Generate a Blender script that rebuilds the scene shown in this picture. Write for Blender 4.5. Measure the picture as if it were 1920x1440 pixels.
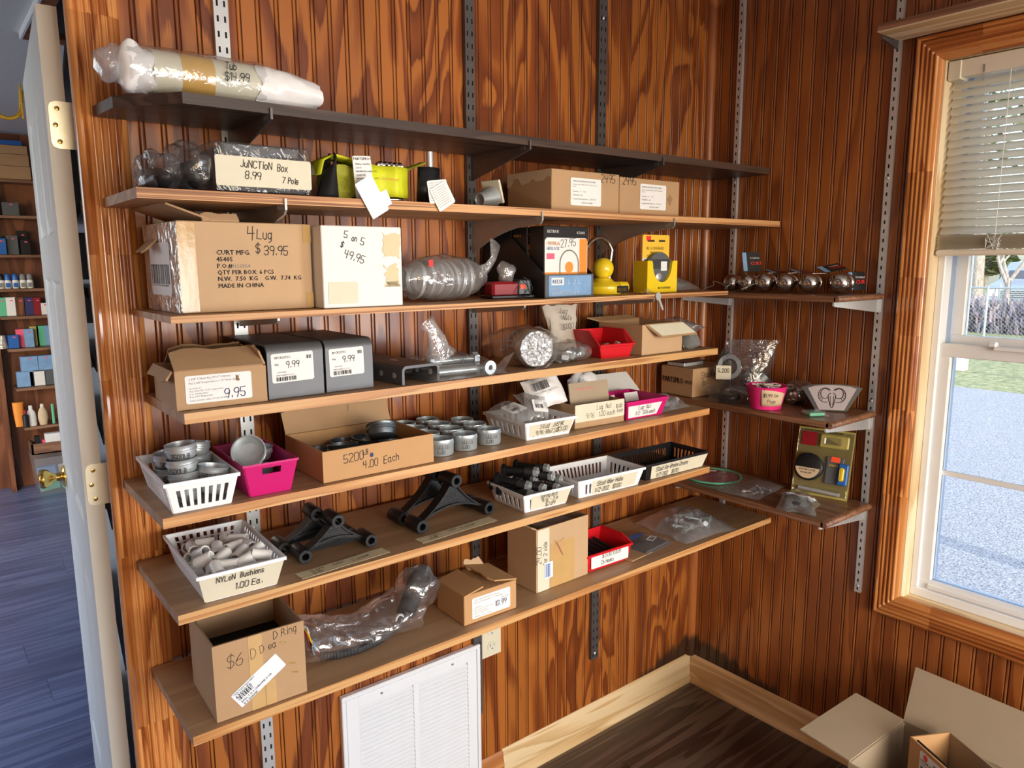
import bpy, bmesh, math, random
from mathutils import Vector, Matrix, noise
R = math.radians
random.seed(7)
scene = bpy.context.scene
COL = scene.collection
for o in list(bpy.data.objects): bpy.data.objects.remove(o)

# ------------------------------------------------------------------ camera
cam_d = bpy.data.cameras.new('camera'); cam = bpy.data.objects.new('camera', cam_d); COL.objects.link(cam)
cam_d.sensor_width = 36.0; cam_d.lens = 1392.5/1920*36.0; cam_d.clip_start = .02; cam_d.clip_end = 300
_r = Vector((0.78075486, -0.62481562, -0.00522396)); _u = Vector((0.10509367, 0.12307198, 0.98681741)); _f = Vector((0.61593601, 0.7710115, -0.16175321))
cam.matrix_world = Matrix(((_r.x, _u.x, -_f.x, -2.157), (_r.y, _u.y, -_f.y, -1.628), (_r.z, _u.z, -_f.z, 1.567), (0, 0, 0, 1)))
scene.camera = cam

# ------------------------------------------------------------------ light
scene.view_settings.view_transform = 'Standard'; scene.view_settings.look = 'None'
scene.view_settings.gamma = 1.0; scene.view_settings.use_curve_mapping = False
scene.view_settings.exposure = 0.02
world = bpy.data.worlds.new('world'); scene.world = world; world.use_nodes = True
wn = world.node_tree.nodes; wl = world.node_tree.links
bg = wn['Background']
sky = wn.new('ShaderNodeTexSky'); sky.sky_type = 'NISHITA'; sky.sun_disc = False
sky.sun_elevation = R(28); sky.sun_rotation = R(200); sky.altitude = 50; sky.air_density = 1.0; sky.dust_density = 2.0; sky.ozone_density = 1.0
wl.new(sky.outputs[0], bg.inputs[0]); bg.inputs[1].default_value = 0.68

def lamp(name, kind, loc, rot, energy, color, size=None, sizey=None, angle=None, spread=None):
    d = bpy.data.lights.new(name, kind); d.energy = energy; d.color = color
    if kind == 'AREA':
        d.shape = 'RECTANGLE'; d.size = size; d.size_y = sizey
        if spread: d.spread = R(spread)
    if angle: d.angle = R(angle)
    o = bpy.data.objects.new(name, d); COL.objects.link(o); o.location = loc; o.rotation_euler = rot
    return o
def aim(loc, to):
    return (Vector(to)-Vector(loc)).to_track_quat('-Z', 'Y').to_euler()
# outdoor sun: runs along the window wall, so it lights the yard but hardly enters the room
lamp('sun', 'SUN', (6, 8, 6), aim((2.2, 8, 5.6), (1.0, 0, 0)), 3.0, (1, .95, .88), angle=.8)
# daylight through the windows of this room that lie behind the camera (rear wall, and further along the window wall)
lamp('rear_window_daylight', 'AREA', (-.95, -4.36, 1.20), (R(90), 0, 0), 52, (.93, .97, 1), 1.5, 1.0)
lamp('second_window_daylight', 'AREA', (-0.02, -2.75, 1.10), (0, R(90), 0), 60, (.93, .97, 1), .95, 1.2)
lamp('added_left_fill', 'AREA', (-2.96, -3.1, .95), (0, R(-90), 0), 16, (.95, .98, 1), 1.5, .9)  # added fill lamp, no door there; brightens the lower window wall
# low sun thrown back up through the rear window by the pale yard outside
d_ = lamp('reflected_sun', 'SPOT', (-1.75, -4.25, .45), aim((-1.75, -4.25, .45), (-1.28, 0, 2.12)), 150, (1, .88, .70)); d_.data.spot_size = R(19); d_.data.spot_blend = .7; d_.data.shadow_soft_size = .10
# daylight in the room beyond the doorway (its own windows, on its left hand wall)
lamp('far_room_window_daylight', 'AREA', (-3.92, 2.3, 1.5), (0, R(-90), 0), 24, (.80, .90, 1), 1.3, 2.4)

cy = scene.cycles; cy.max_bounces = 7; cy.diffuse_bounces = 3; cy.glossy_bounces = 3; cy.transmission_bounces = 4; cy.transparent_max_bounces = 20; cy.caustics_reflective = False; cy.caustics_refractive = False

# ------------------------------------------------------------------ mesh helpers
class MB:
    def __init__(s): s.v = []; s.f = []
    def add(s, vs, fs, m=None):
        n = len(s.v)
        s.v += [tuple(m @ Vector(p)) if m else tuple(p) for p in vs]
        s.f += [tuple(i+n for i in q) for q in fs]
        return s
    def box(s, x0, y0, z0, x1, y1, z1, b=0, m=None):
        if not b:
            vs = [(x0,y0,z0),(x1,y0,z0),(x1,y1,z0),(x0,y1,z0),(x0,y0,z1),(x1,y0,z1),(x1,y1,z1),(x0,y1,z1)]
            return s.add(vs, [(3,2,1,0),(4,5,6,7),(0,1,5,4),(1,2,6,5),(2,3,7,6),(3,0,4,7)], m)
        lo = (x0,y0,z0); hi = (x1,y1,z1); vs = []; idx = {}
        for c in [(i,j,k) for i in (0,1) for j in (0,1) for k in (0,1)]:
            for ax in range(3):
                p = []
                for a in range(3):
                    e = (lo, hi)[c[a]][a]; d = b if c[a] == 0 else -b
                    p.append(e if a == ax else e+d)
                idx[(c, ax)] = len(vs); vs.append(p)
        fs = []
        for ax in range(3):
            o1, o2 = (ax+1) % 3, (ax+2) % 3
            for sd in (0, 1):
                q = []
                for (i, j) in ((0,0),(1,0),(1,1),(0,1)):
                    c = [0,0,0]; c[ax] = sd; c[o1] = i; c[o2] = j; q.append(idx[(tuple(c), ax)])
                fs.append(tuple(q if sd else q[::-1]))
        for ax in range(3):
            o1, o2 = (ax+1) % 3, (ax+2) % 3
            for i in (0,1):
                for j in (0,1):
                    c0 = [0,0,0]; c0[o1] = i; c0[o2] = j; c1 = list(c0); c1[ax] = 1
                    q = [idx[(tuple(c0),o1)], idx[(tuple(c1),o1)], idx[(tuple(c1),o2)], idx[(tuple(c0),o2)]]
                    fs.append(tuple(q if (i ^ j) else q[::-1]))
        for c in [(i,j,k) for i in (0,1) for j in (0,1) for k in (0,1)]:
            q = [idx[(c,0)], idx[(c,1)], idx[(c,2)]]
            fs.append(tuple(q if sum(c) % 2 else q[::-1]))
        return s.add(vs, fs, m)
    def lathe(s, prof, n=24, m=None, capb=True, capt=True):
        vs = []; fs = []
        for (r, z) in prof:
            for k in range(n):
                a = 2*math.pi*k/n; vs.append((r*math.cos(a), r*math.sin(a), z))
        for i in range(len(prof)-1):
            for k in range(n):
                k2 = (k+1) % n
                fs.append((i*n+k, i*n+k2, (i+1)*n+k2, (i+1)*n+k))
        if capb: fs.append(tuple(range(n))[::-1])
        if capt: fs.append(tuple((len(prof)-1)*n+k for k in range(n)))
        return s.add(vs, fs, m)
    def cyl(s, p, q, r, n=16, r2=None, ri=None):
        p = Vector(p); q = Vector(q); d = q-p; L = d.length
        m = Matrix.Translation(p) @ d.to_track_quat('Z', 'Y').to_matrix().to_4x4()
        r2 = r if r2 is None else r2
        if ri: return s.lathe([(ri,0),(r,0),(r2,L),(ri,L),(ri,0)], n, m, False, False)
        return s.lathe([(r,0),(r2,L)], n, m)
    def tube(s, pts, r, n=8, cap=True):
        pts = [Vector(p) for p in pts]; N = len(pts); rs = r if isinstance(r, (list, tuple)) else [r]*N
        vs = []; fs = []; up = None
        for i, p in enumerate(pts):
            t = (pts[min(i+1, N-1)]-pts[max(i-1, 0)])
            t = t.normalized() if t.length > 1e-9 else Vector((0,0,1))
            if up is None:
                up = t.orthogonal().normalized()
            up = (up - t*up.dot(t)); up = up.normalized() if up.length > 1e-6 else t.orthogonal().normalized()
            sd = t.cross(up)
            for k in range(n):
                a = 2*math.pi*k/n; vs.append(p+(up*math.cos(a)+sd*math.sin(a))*rs[i])
        for i in range(N-1):
            for k in range(n):
                k2 = (k+1) % n; fs.append((i*n+k, i*n+k2, (i+1)*n+k2, (i+1)*n+k))
        if cap: fs.append(tuple(range(n))[::-1]); fs.append(tuple((N-1)*n+k for k in range(n)))
        return s.add(vs, fs)
    def prism(s, poly, h0, h1, m=None, axis='z'):
        n = len(poly)
        def P(a, b, h): return {'z': (a, b, h), 'x': (h, a, b), 'y': (b, h, a)}[axis]
        vs = [P(a, b, h0) for a, b in poly]+[P(a, b, h1) for a, b in poly]
        fs = [tuple(range(n))[::-1], tuple(range(n, 2*n))]+[(i, (i+1) % n, n+(i+1) % n, n+i) for i in range(n)]
        return s.add(vs, fs, m)
    def quad(s, a, b, c, d): return s.add([a, b, c, d], [(0,1,2,3)])
    def grid(s, fn, nu, nv, wu=False, m=None):
        vs = [fn(i/(nu if wu else nu-1), j/(nv-1)) for j in range(nv) for i in range(nu)]; fs = []
        for j in range(nv-1):
            for i in range(nu if wu else nu-1):
                i2 = (i+1) % nu; fs.append((j*nu+i, j*nu+i2, (j+1)*nu+i2, (j+1)*nu+i))
        return s.add(vs, fs, m)
    def wall(s, p00, p10, p01, p11, cols, rows, solid):
        # a flat or tapered wall cut into cells; solid(i, j) says which cells are there
        p00, p10, p01, p11 = map(Vector, (p00, p10, p01, p11))
        def P(u, v): return (p00*(1-u)+p10*u)*(1-v)+(p01*(1-u)+p11*u)*v
        nu, nv = len(cols), len(rows); vs = [P(u, v) for v in rows for u in cols]
        fs = [(j*nu+i, j*nu+i+1, (j+1)*nu+i+1, (j+1)*nu+i) for j in range(nv-1) for i in range(nu-1) if solid(i, j)]
        return s.add(vs, fs)
    def mesh(s, name, mat, smooth=0):
        me = bpy.data.meshes.new(name); me.from_pydata(s.v, [], s.f); me.update()
        if mat: me.materials.append(MAT[mat] if isinstance(mat, str) else mat)
        if smooth:
            for p in me.polygons: p.use_smooth = True
            me.set_sharp_from_angle(angle=R(smooth))
        return me
    def build(s, name, mat, parent=None, smooth=0, loc=None, rot=None, solid=0, offs=-1.0, sub=0):
        return place(name, s.mesh(name, mat, smooth), parent, loc, rot, solid, offs, sub)
def place(name, me, parent=None, loc=None, rot=None, solid=0, offs=-1.0, sub=0):
    o = bpy.data.objects.new(name, me); COL.objects.link(o)
    if parent: o.parent = parent
    if loc is not None: o.location = loc
    if rot is not None: o.rotation_euler = rot if isinstance(rot, (tuple, list)) or hasattr(rot, 'x') else (0, 0, rot)
    if solid:
        md = o.modifiers.new('solid', 'SOLIDIFY'); md.thickness = solid; md.offset = offs
    if sub:
        md = o.modifiers.new('sub', 'SUBSURF'); md.levels = sub; md.render_levels = sub
    return o
def tag(o, label=None, cat=None, group=None, kind=None):
    if label: o['label'] = label
    if cat: o['category'] = cat
    if group: o['group'] = group
    if kind: o['kind'] = kind
    return o
def thing(name, label, cat, loc=(0,0,0), yaw=0, group=None, rot=None):
    o = bpy.data.objects.new(name, None); o.empty_display_size = .02; COL.objects.link(o)
    o.location = loc; o.rotation_euler = rot if rot else (0, 0, R(yaw))
    return tag(o, label, cat, group)
def struct(o): o['kind'] = 'structure'; return o
def clone(o, loc=None, rot=None, label=None, group=None, parent=None):
    c = o.copy(); COL.objects.link(c); c.parent = parent
    if loc is not None: c.location = loc
    if rot is not None: c.rotation_euler = rot
    if label: c['label'] = label
    if group: c['group'] = group
    for ch in o.children: clone(ch, parent=c)
    return c
def F(x, y, z, rot=0):   # drawing plane that faces -y (front of a box)
    return Matrix.Translation((x, y, z)) @ Matrix(((1,0,0,0),(0,0,-1,0),(0,1,0,0),(0,0,0,1))) @ Matrix.Rotation(R(rot), 4, 'Z')
def Lf(x, y, z, rot=0):  # drawing plane that faces -x (left side of a box), u runs towards -y
    return Matrix.Translation((x, y, z)) @ Matrix(((0,0,-1,0),(-1,0,0,0),(0,1,0,0),(0,0,0,1))) @ Matrix.Rotation(R(rot), 4, 'Z')
def Up(x, y, z, rot=0): return Matrix.Translation((x, y, z)) @ Matrix.Rotation(R(rot), 4, 'Z')

# ------------------------------------------------------------------ writing
GL = {
'A':"02 28 42;14 34",'B':"02 08 28 37 36 25 05;25 34 33 22 02",'C':"47 38 18 07 03 12 32 43",'D':"02 08 28 46 44 22 02",'E':"48 08 02 42;05 35",
'F':"48 08 02;05 35",'G':"47 38 18 07 03 12 32 43 45 25",'H':"08 02;48 42;05 45",'I':"18 12",'J':"38 33 22 12 03",'K':"08 02;48 05 42",'L':"08 02 42",
'M':"02 08 25 48 42",'N':"02 08 42 48",'O':"18 07 03 12 32 43 47 38 18",'P':"02 08 28 37 36 25 05",'R':"02 08 28 37 36 25 05;25 42",
'S':"47 38 18 07 06 15 35 44 43 32 12 03",'T':"08 48;28 22",'U':"08 03 12 32 43 48",'V':"08 22 48",'W':"08 12 26 32 48",'X':"08 42;48 02",'Y':"08 25 48;25 22",'Z':"08 48 02 42",
'a':"35 26 16 05 03 12 22 33;36 33 42",'b':"08 02;05 16 26 35 33 22 12 03",'c':"35 26 16 05 03 12 22 33",'d':"35 26 16 05 03 12 22 33;38 32",'e':"04 34 35 26 16 05 03 12 22 33",
'f':"38 28 17 12;05 25",'g':"35 26 16 05 03 12 22 33;36 31 20 10",'h':"08 02;05 16 26 35 32",'i':"16 12;18 17",'k':"08 02;36 04 32",'l':"18 12",'m':"06 02;05 16 25 22;25 36 45 42",
'n':"06 02;05 16 26 35 32",'o':"16 05 03 12 22 33 35 26 16",'p':"06 00;05 16 26 35 33 22 12 03",'r':"06 02;04 16 26",'s':"35 26 16 05 14 24 33 22 12 03",'t':"18 13 22 32;06 26",
'u':"06 03 12 22 33;36 32",'v':"06 12 36",'w':"06 12 24 32 46",'x':"06 32;36 02",'y':"06 13 33;36 30 10",'z':"06 36 02 32",
'0':"18 07 03 12 32 43 47 38 18",'1':"07 18 12",'2':"07 18 38 47 46 02 42",'3':"07 18 38 47 46 35 15;35 44 43 32 12 03",'4':"08 05 45;38 32",'5':"48 08 05 35 44 43 32 12 03",
'6':"38 16 04 03 12 32 43 44 35 15 04",'7':"08 48 12",'8':"18 07 06 15 35 44 43 32 12 03 04 15;35 46 47 38 18",'9':"46 35 15 06 07 18 38 47 46 32",
'$':"47 38 18 07 06 15 35 44 43 32 12 03;29 21",'#':"19 11;39 31;07 47;04 44",'.':"12 13",',':"13 01",'/':"02 48",'-':"05 35",'!':"18 14;13 12",'¢':"35 26 16 05 03 12 22 33;27 21",'&':"42 07 18 27 03 12 44",
}
INK = .085
def _strokes(mb, txt, size, m, w=None, slant=.12, jit=.25, rnd=None):
    rnd = rnd or random.Random(sum(ord(c_)*(i_+3) for i_, c_ in enumerate(txt)))
    x = 0; w = w or size*INK; sc = size/6; sx = sc*.74
    for ch in txt:
        if ch == ' ': x += 3; continue
        g = GL.get(ch)
        if not g: x += 3; continue
        mx = 0; dy = rnd.uniform(-jit, jit)*1.2
        for st in g.split(';'):
            pts = []
            for p in st.split():
                px, py = int(p[0]), int(p[1])-2
                mx = max(mx, px)
                px += rnd.uniform(-jit, jit)*.6; py += rnd.uniform(-jit, jit)*.6
                pts.append(Vector(((x+px+slant*py)*sx, (py+dy*.6)*sc, 0)))
            for a, b in zip(pts, pts[1:]):
                d = b-a
                if d.length < 1e-6: continue
                d.normalize(); n = Vector((-d.y, d.x, 0))*w/2; e = d*w*.45
                mb.add([a-e-n, b+e-n, b+e+n, a-e+n], [(0,1,2,3)], m)
        x += max(mx, 1)+1.5
    return x*sx
def hand(parent, items, mat='ink', name='handwriting', w=None):
    # items: (text, size, matrix)
    mb = MB()
    for (t, s, m) in items: _strokes(mb, t, s, m, w)
    return mb.build(name, mat, parent)
_glyph = {}
def _load_glyphs():
    chars = [chr(c) for c in range(33, 127)]; tmp = []
    def mk(t):
        c = bpy.data.curves.new('t', 'FONT'); c.body = t; c.size = 1; c.resolution_u = 1; c.fill_mode = 'FRONT'
        o = bpy.data.objects.new('t', c); COL.objects.link(o); tmp.append((o, c)); return o
    base = mk('HH'); obs = [(ch, mk(ch), mk('H'+ch+'H')) for ch in chars]
    dg = bpy.context.evaluated_depsgraph_get()
    def mesh(o):
        me = o.evaluated_get(dg).to_mesh(); v = [x.co.copy() for x in me.vertices]; f = [tuple(p.vertices) for p in me.polygons]
        o.evaluated_get(dg).to_mesh_clear(); return v, f
    bw = max(p.x for p in mesh(base)[0])
    for ch, a, b in obs:
        v, f = mesh(a); w = max(p.x for p in mesh(b)[0])-bw
        _glyph[ch] = (v, f, w)
    for o, c in tmp:
        bpy.data.objects.remove(o); bpy.data.curves.remove(c)
def _print(mb, txt, size, m, sx=1.0, bold=0):
    x = 0
    for ch in txt:
        if ch == ' ': x += .28; continue
        if ch not in _glyph: continue
        v, f, w = _glyph[ch]
        for k in ((0,) if not bold else (-bold, 0, bold)):
            mb.add([Vector(((p.x+x+k)*size*sx, p.y*size, 0)) for p in v], f, m)
        x += w
    return x*size*sx
def printed(parent, items, mat='ink', name='lettering', bold=0, sx=1.0):
    mb = MB()
    for (t, s, m) in items: _print(mb, t, s, m, sx, bold)
    return mb.build(name, mat, parent)
def bars(parent, m, w, h, n, mat='ink', name='barcode', seed=1):
    rnd = random.Random(seed); mb = MB(); x = 0; ws = [(rnd.choice((1,1,2,3)), rnd.choice((1,1,2))) for _ in range(n)]
    tot = sum(a+b for a, b in ws)
    for a, b in ws:
        x0 = x/tot*w; x1 = (x+a)/tot*w; mb.add([(x0,0,0),(x1,0,0),(x1,h,0),(x0,h,0)], [(0,1,2,3)], m); x += a+b
    return mb.build(name, mat, parent)
def sheet(name, parent, m, w, h, mat, th=.0005, curl=0, ragged=0, seed=3):
    # thin paper lying on plane m, with real thickness
    rnd = random.Random(seed); mb = MB()
    pts = []
    if ragged:
        n = 7
        for i in range(n): pts.append((w*i/n, rnd.uniform(0, ragged)))
        for i in range(n): pts.append((w-rnd.uniform(0, ragged), h*i/n))
        for i in range(n): pts.append((w-w*i/n, h-rnd.uniform(0, ragged)))
        for i in range(n): pts.append((rnd.uniform(0, ragged), h-h*i/n))
    else:
        c = min(w, h)*.05; pts = [(c,0),(w-c,0),(w,c),(w,h-c),(w-c,h),(c,h),(0,h-c),(0,c)]
    mb.prism(pts, 0, th, m)
    return mb.build(name, mat, parent)
# ------------------------------------------------------------------ materials
MAT = {}
def nodes(name):
    m = bpy.data.materials.new(name); m.use_nodes = True; MAT[name] = m
    nt = m.node_tree; return m, nt, nt.nodes, nt.links, nt.nodes['Principled BSDF']
def plain(name, col, rough=.5, metal=0, var=.08, scale=40, bump=0, bscale=200, spec=.5, coat=0, trans=0, sss=0, ior=1.45, alpha=1):
    m, nt, N, L, P = nodes(name)
    P.inputs['Roughness'].default_value = rough; P.inputs['Metallic'].default_value = metal
    P.inputs['Specular IOR Level'].default_value = spec; P.inputs['Coat Weight'].default_value = coat; P.inputs['Coat Roughness'].default_value = .15
    P.inputs['Transmission Weight'].default_value = trans; P.inputs['IOR'].default_value = ior; P.inputs['Subsurface Weight'].default_value = sss
    P.inputs['Subsurface Radius'].default_value = (.01, .01, .01); P.inputs['Alpha'].default_value = alpha
    tc = N.new('ShaderNodeTexCoord'); nz = N.new('ShaderNodeTexNoise'); nz.inputs['Scale'].default_value = scale; nz.inputs['Detail'].default_value = 3
    L.new(tc.outputs['Object'], nz.inputs['Vector'])
    mx = N.new('ShaderNodeMix'); mx.data_type = 'RGBA'
    mx.inputs[6].default_value = tuple(max(0, c*(1-var)) for c in col)+(1,); mx.inputs[7].default_value = tuple(min(1, c*(1+var)) for c in col)+(1,)
    L.new(nz.outputs['Fac'], mx.inputs[0]); L.new(mx.outputs[2], P.inputs['Base Color'])
    if bump:
        n2 = N.new('ShaderNodeTexNoise'); n2.inputs['Scale'].default_value = bscale; n2.inputs['Detail'].default_value = 4; L.new(tc.outputs['Object'], n2.inputs['Vector'])
        b = N.new('ShaderNodeBump'); b.inputs['Strength'].default_value = bump; b.inputs['Distance'].default_value = .002
        L.new(n2.outputs['Fac'], b.inputs['Height']); L.new(b.outputs[0], P.inputs['Normal'])
    return m
def M_(N, L, op, a, b=None, clamp=False):
    n = N.new('ShaderNodeMath'); n.operation = op; n.use_clamp = clamp
    for i, x in enumerate((a, b)):
        if x is None: continue
        if isinstance(x, (int, float)): n.inputs[i].default_value = x
        else: L.new(x, n.inputs[i])
    return n.outputs[0]
def wood(name, cols, along='z', cross=6.0, al=.8, rings=10, rough=.35, coat=0, fibre=.25, bump=.15, rnd=3.0, stain=False, knots=0, sheets=False, vary=.12, distort=.6):
    m, nt, N, L, P = nodes(name)
    P.inputs['Roughness'].default_value = rough; P.inputs['Coat Weight'].default_value = coat; P.inputs['Coat Roughness'].default_value = .12
    geo = N.new('ShaderNodeNewGeometry'); info = N.new('ShaderNodeObjectInfo')
    sep = N.new('ShaderNodeSeparateXYZ'); L.new(geo.outputs['Position'], sep.inputs[0])
    X, Y, Z = sep.outputs
    off = M_(N, L, 'MULTIPLY', info.outputs['Random'], rnd)
    def sc(v, s): return M_(N, L, 'MULTIPLY', v, s)
    k = {'x': (al, cross, cross), 'y': (cross, al, cross), 'z': (cross, cross, al)}[along]
    comb = N.new('ShaderNodeCombineXYZ')
    ox = X
    if sheets:   # plywood sheets 0.49 m apart: another piece of veneer on each
        sh = M_(N, L, 'FLOOR', M_(N, L, 'DIVIDE', M_(N, L, 'SUBTRACT', M_(N, L, 'SUBTRACT', X, Y), -.997), .61))
        ox = M_(N, L, 'ADD', X, M_(N, L, 'MULTIPLY', sh, 3.7))
    L.new(M_(N, L, 'ADD', sc(ox, k[0]), off), comb.inputs[0]); L.new(M_(N, L, 'ADD', sc(Y, k[1]), off), comb.inputs[1]); L.new(M_(N, L, 'ADD', sc(Z, k[2]), off), comb.inputs[2])
    nz = N.new('ShaderNodeTexNoise'); nz.inputs['Scale'].default_value = 1; nz.inputs['Detail'].default_value = 2.5; nz.inputs['Roughness'].default_value = .45; nz.inputs['Distortion'].default_value = distort
    L.new(comb.outputs[0], nz.inputs['Vector'])
    fr = M_(N, L, 'FRACT', M_(N, L, 'MULTIPLY', nz.outputs['Fac'], rings))
    # fibres
    kf = {'x': (6, 260, 260), 'y': (260, 6, 260), 'z': (260, 260, 6)}[along]
    cf = N.new('ShaderNodeCombineXYZ')
    for i, (v, s) in enumerate(zip((X, Y, Z), kf)): L.new(sc(v, s), cf.inputs[i])
    nf = N.new('ShaderNodeTexNoise'); nf.inputs['Scale'].default_value = 1; nf.inputs['Detail'].default_value = 2; L.new(cf.outputs[0], nf.inputs['Vector'])
    v = M_(N, L, 'ADD', fr, M_(N, L, 'MULTIPLY', M_(N, L, 'SUBTRACT', nf.outputs['Fac'], .5), fibre), True)
    rp = N.new('ShaderNodeValToRGB'); cr = rp.color_ramp
    pos = [0, .42, .62, .9, 1.0]
    cc = [cols[0], cols[1], cols[2], cols[2], cols[0]] if len(cols) == 3 else cols
    while len(cr.elements) < len(cc): cr.elements.new(.5)
    for e, p_, c_ in zip(cr.elements, pos, cc): e.position = p_; e.color = tuple(c_)+(1,)
    L.new(v, rp.inputs[0])
    col = rp.outputs[0]
    # slow tone changes and difference from piece to piece
    n3 = N.new('ShaderNodeTexNoise'); n3.inputs['Scale'].default_value = .35; n3.inputs['Detail'].default_value = 2; L.new(comb.outputs[0], n3.inputs['Vector'])
    tone = M_(N, L, 'ADD', M_(N, L, 'MULTIPLY', n3.outputs['Fac'], vary*3), M_(N, L, 'MULTIPLY', info.outputs['Random'], vary))
    tone = M_(N, L, 'ADD', tone, 1-vary*2)
    mul = N.new('ShaderNodeVectorMath'); mul.operation = 'SCALE'; L.new(col, mul.inputs[0]); L.new(tone, mul.inputs['Scale']); col = mul.outputs[0]
    if knots:
        vo = N.new('ShaderNodeTexVoronoi'); vo.inputs['Scale'].default_value = knots; L.new(geo.outputs['Position'], vo.inputs['Vector'])
        kr = N.new('ShaderNodeValToRGB'); kr.color_ramp.elements[0].position = .03; kr.color_ramp.elements[0].color = (1,1,1,1); kr.color_ramp.elements[1].position = .09; kr.color_ramp.elements[1].color = (0,0,0,1)
        L.new(vo.outputs['Distance'], kr.inputs[0])
        mk = N.new('ShaderNodeMix'); mk.data_type = 'RGBA'; L.new(M_(N, L, 'MULTIPLY', kr.outputs[0], .7), mk.inputs[0]); L.new(col, mk.inputs[6]); mk.inputs[7].default_value = tuple(c*.35 for c in cols[0])+(1,); col = mk.outputs[2]
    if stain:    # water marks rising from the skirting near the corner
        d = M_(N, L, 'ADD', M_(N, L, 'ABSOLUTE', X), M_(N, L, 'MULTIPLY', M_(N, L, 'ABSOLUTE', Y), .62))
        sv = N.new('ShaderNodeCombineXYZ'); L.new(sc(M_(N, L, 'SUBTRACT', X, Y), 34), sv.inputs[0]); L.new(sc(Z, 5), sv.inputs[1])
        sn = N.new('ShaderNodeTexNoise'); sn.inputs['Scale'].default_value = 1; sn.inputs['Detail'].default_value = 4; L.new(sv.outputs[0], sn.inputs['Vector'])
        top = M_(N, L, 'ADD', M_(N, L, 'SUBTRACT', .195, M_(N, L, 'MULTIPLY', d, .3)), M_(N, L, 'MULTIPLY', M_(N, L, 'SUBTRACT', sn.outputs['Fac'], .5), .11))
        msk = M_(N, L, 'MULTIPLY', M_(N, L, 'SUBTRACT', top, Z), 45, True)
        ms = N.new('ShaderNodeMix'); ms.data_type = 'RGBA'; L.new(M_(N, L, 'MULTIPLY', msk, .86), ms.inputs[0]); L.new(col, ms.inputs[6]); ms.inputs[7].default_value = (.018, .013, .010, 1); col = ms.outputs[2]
    L.new(col, P.inputs['Base Color'])
    if bump:
        b = N.new('ShaderNodeBump'); b.inputs['Strength'].default_value = bump; b.inputs['Distance'].default_value = .001
        L.new(nf.outputs['Fac'], b.inputs['Height']); L.new(b.outputs[0], P.inputs['Normal'])
    return m
def film(name, tint=(.95,.95,.95), haze=.10, hazecol=(.85,.85,.87), gloss=.10, edge=.55, rough=.12, bscale=55, bump=.35):
    m, nt, N, L, P = nodes(name); N.remove(P); out = N['Material Output']
    tr = N.new('ShaderNodeBsdfTransparent'); tr.inputs[0].default_value = tint+(1,)
    df = N.new('ShaderNodeBsdfDiffuse'); df.inputs[0].default_value = hazecol+(1,)
    tl = N.new('ShaderNodeBsdfTranslucent'); tl.inputs[0].default_value = hazecol+(1,)
    gl = N.new('ShaderNodeBsdfGlossy'); gl.inputs['Roughness'].default_value = rough; gl.inputs[0].default_value = (1,1,1,1)
    tc = N.new('ShaderNodeTexCoord'); nz = N.new('ShaderNodeTexNoise'); nz.inputs['Scale'].default_value = bscale; nz.inputs['Detail'].default_value = 2; nz.inputs['Distortion'].default_value = 1.2
    L.new(tc.outputs['Object'], nz.inputs['Vector'])
    b = N.new('ShaderNodeBump'); b.inputs['Strength'].default_value = bump; b.inputs['Distance'].default_value = .006; L.new(nz.outputs['Fac'], b.inputs['Height'])
    L.new(b.outputs[0], gl.inputs['Normal'])
    lw = N.new('ShaderNodeLayerWeight'); lw.inputs[0].default_value = .5; L.new(b.outputs[0], lw.inputs['Normal'])
    ad = N.new('ShaderNodeMixShader'); ad.inputs[0].default_value = .5; L.new(df.outputs[0], ad.inputs[1]); L.new(tl.outputs[0], ad.inputs[2])
    m1 = N.new('ShaderNodeMixShader'); m1.inputs[0].default_value = haze; L.new(tr.outputs[0], m1.inputs[1]); L.new(ad.outputs[0], m1.inputs[2])
    f = M_(N, L, 'ADD', M_(N, L, 'MULTIPLY', M_(N, L, 'POWER', lw.outputs['Facing'], 3.0), edge), gloss, True)
    m2 = N.new('ShaderNodeMixShader'); L.new(f, m2.inputs[0]); L.new(m1.outputs[0], m2.inputs[1]); L.new(gl.outputs[0], m2.inputs[2])
    L.new(m2.outputs[0], out.inputs[0])
    return m
WB = [(.145,.031,.006), (.245,.062,.010), (.39,.125,.022)]
wood('beadboard_wood', WB, 'z', 6.2, 1.15, 7, rough=.34, coat=.2, fibre=.30, rnd=0, stain=True, sheets=True, vary=.14, distort=.9)
wood('beadboard_calm', [(.19,.050,.011), (.255,.072,.015), (.32,.100,.021)], 'z', 6.2, 1.0, 6, rough=.36, coat=.15, fibre=.30, rnd=0, stain=True, vary=.12, distort=.8)
wood('groove_wood', [(.075,.020,.006), (.11,.030,.009), (.16,.05,.014)], 'z', 7.5, 1.5, 8, rough=.4, coat=.1, rnd=0, stain=True)
wood('casing_wood', [(.30,.085,.018), (.46,.16,.035), (.60,.25,.07)], 'z', 14, 1.2, 5, rough=.24, coat=.5, rnd=9, vary=.18)
wood('casing_wood_level', [(.30,.085,.018), (.42,.14,.032), (.55,.22,.06)], 'y', 14, 1.2, 5, rough=.26, coat=.4, rnd=9, vary=.16)
wood('new_pine_x', [(.55,.36,.16), (.66,.47,.24), (.74,.57,.33)], 'x', 12, .7, 7, rough=.5, rnd=2, vary=.08)
wood('new_pine_y', [(.50,.29,.11), (.58,.36,.16), (.66,.45,.23)], 'y', 12, .7, 7, rough=.5, rnd=2, vary=.08)
wood('pale_pine_z', [(.62,.43,.22), (.75,.58,.36), (.82,.68,.46)], 'z', 9, .7, 5, rough=.5, rnd=2, knots=4, vary=.06)
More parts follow.
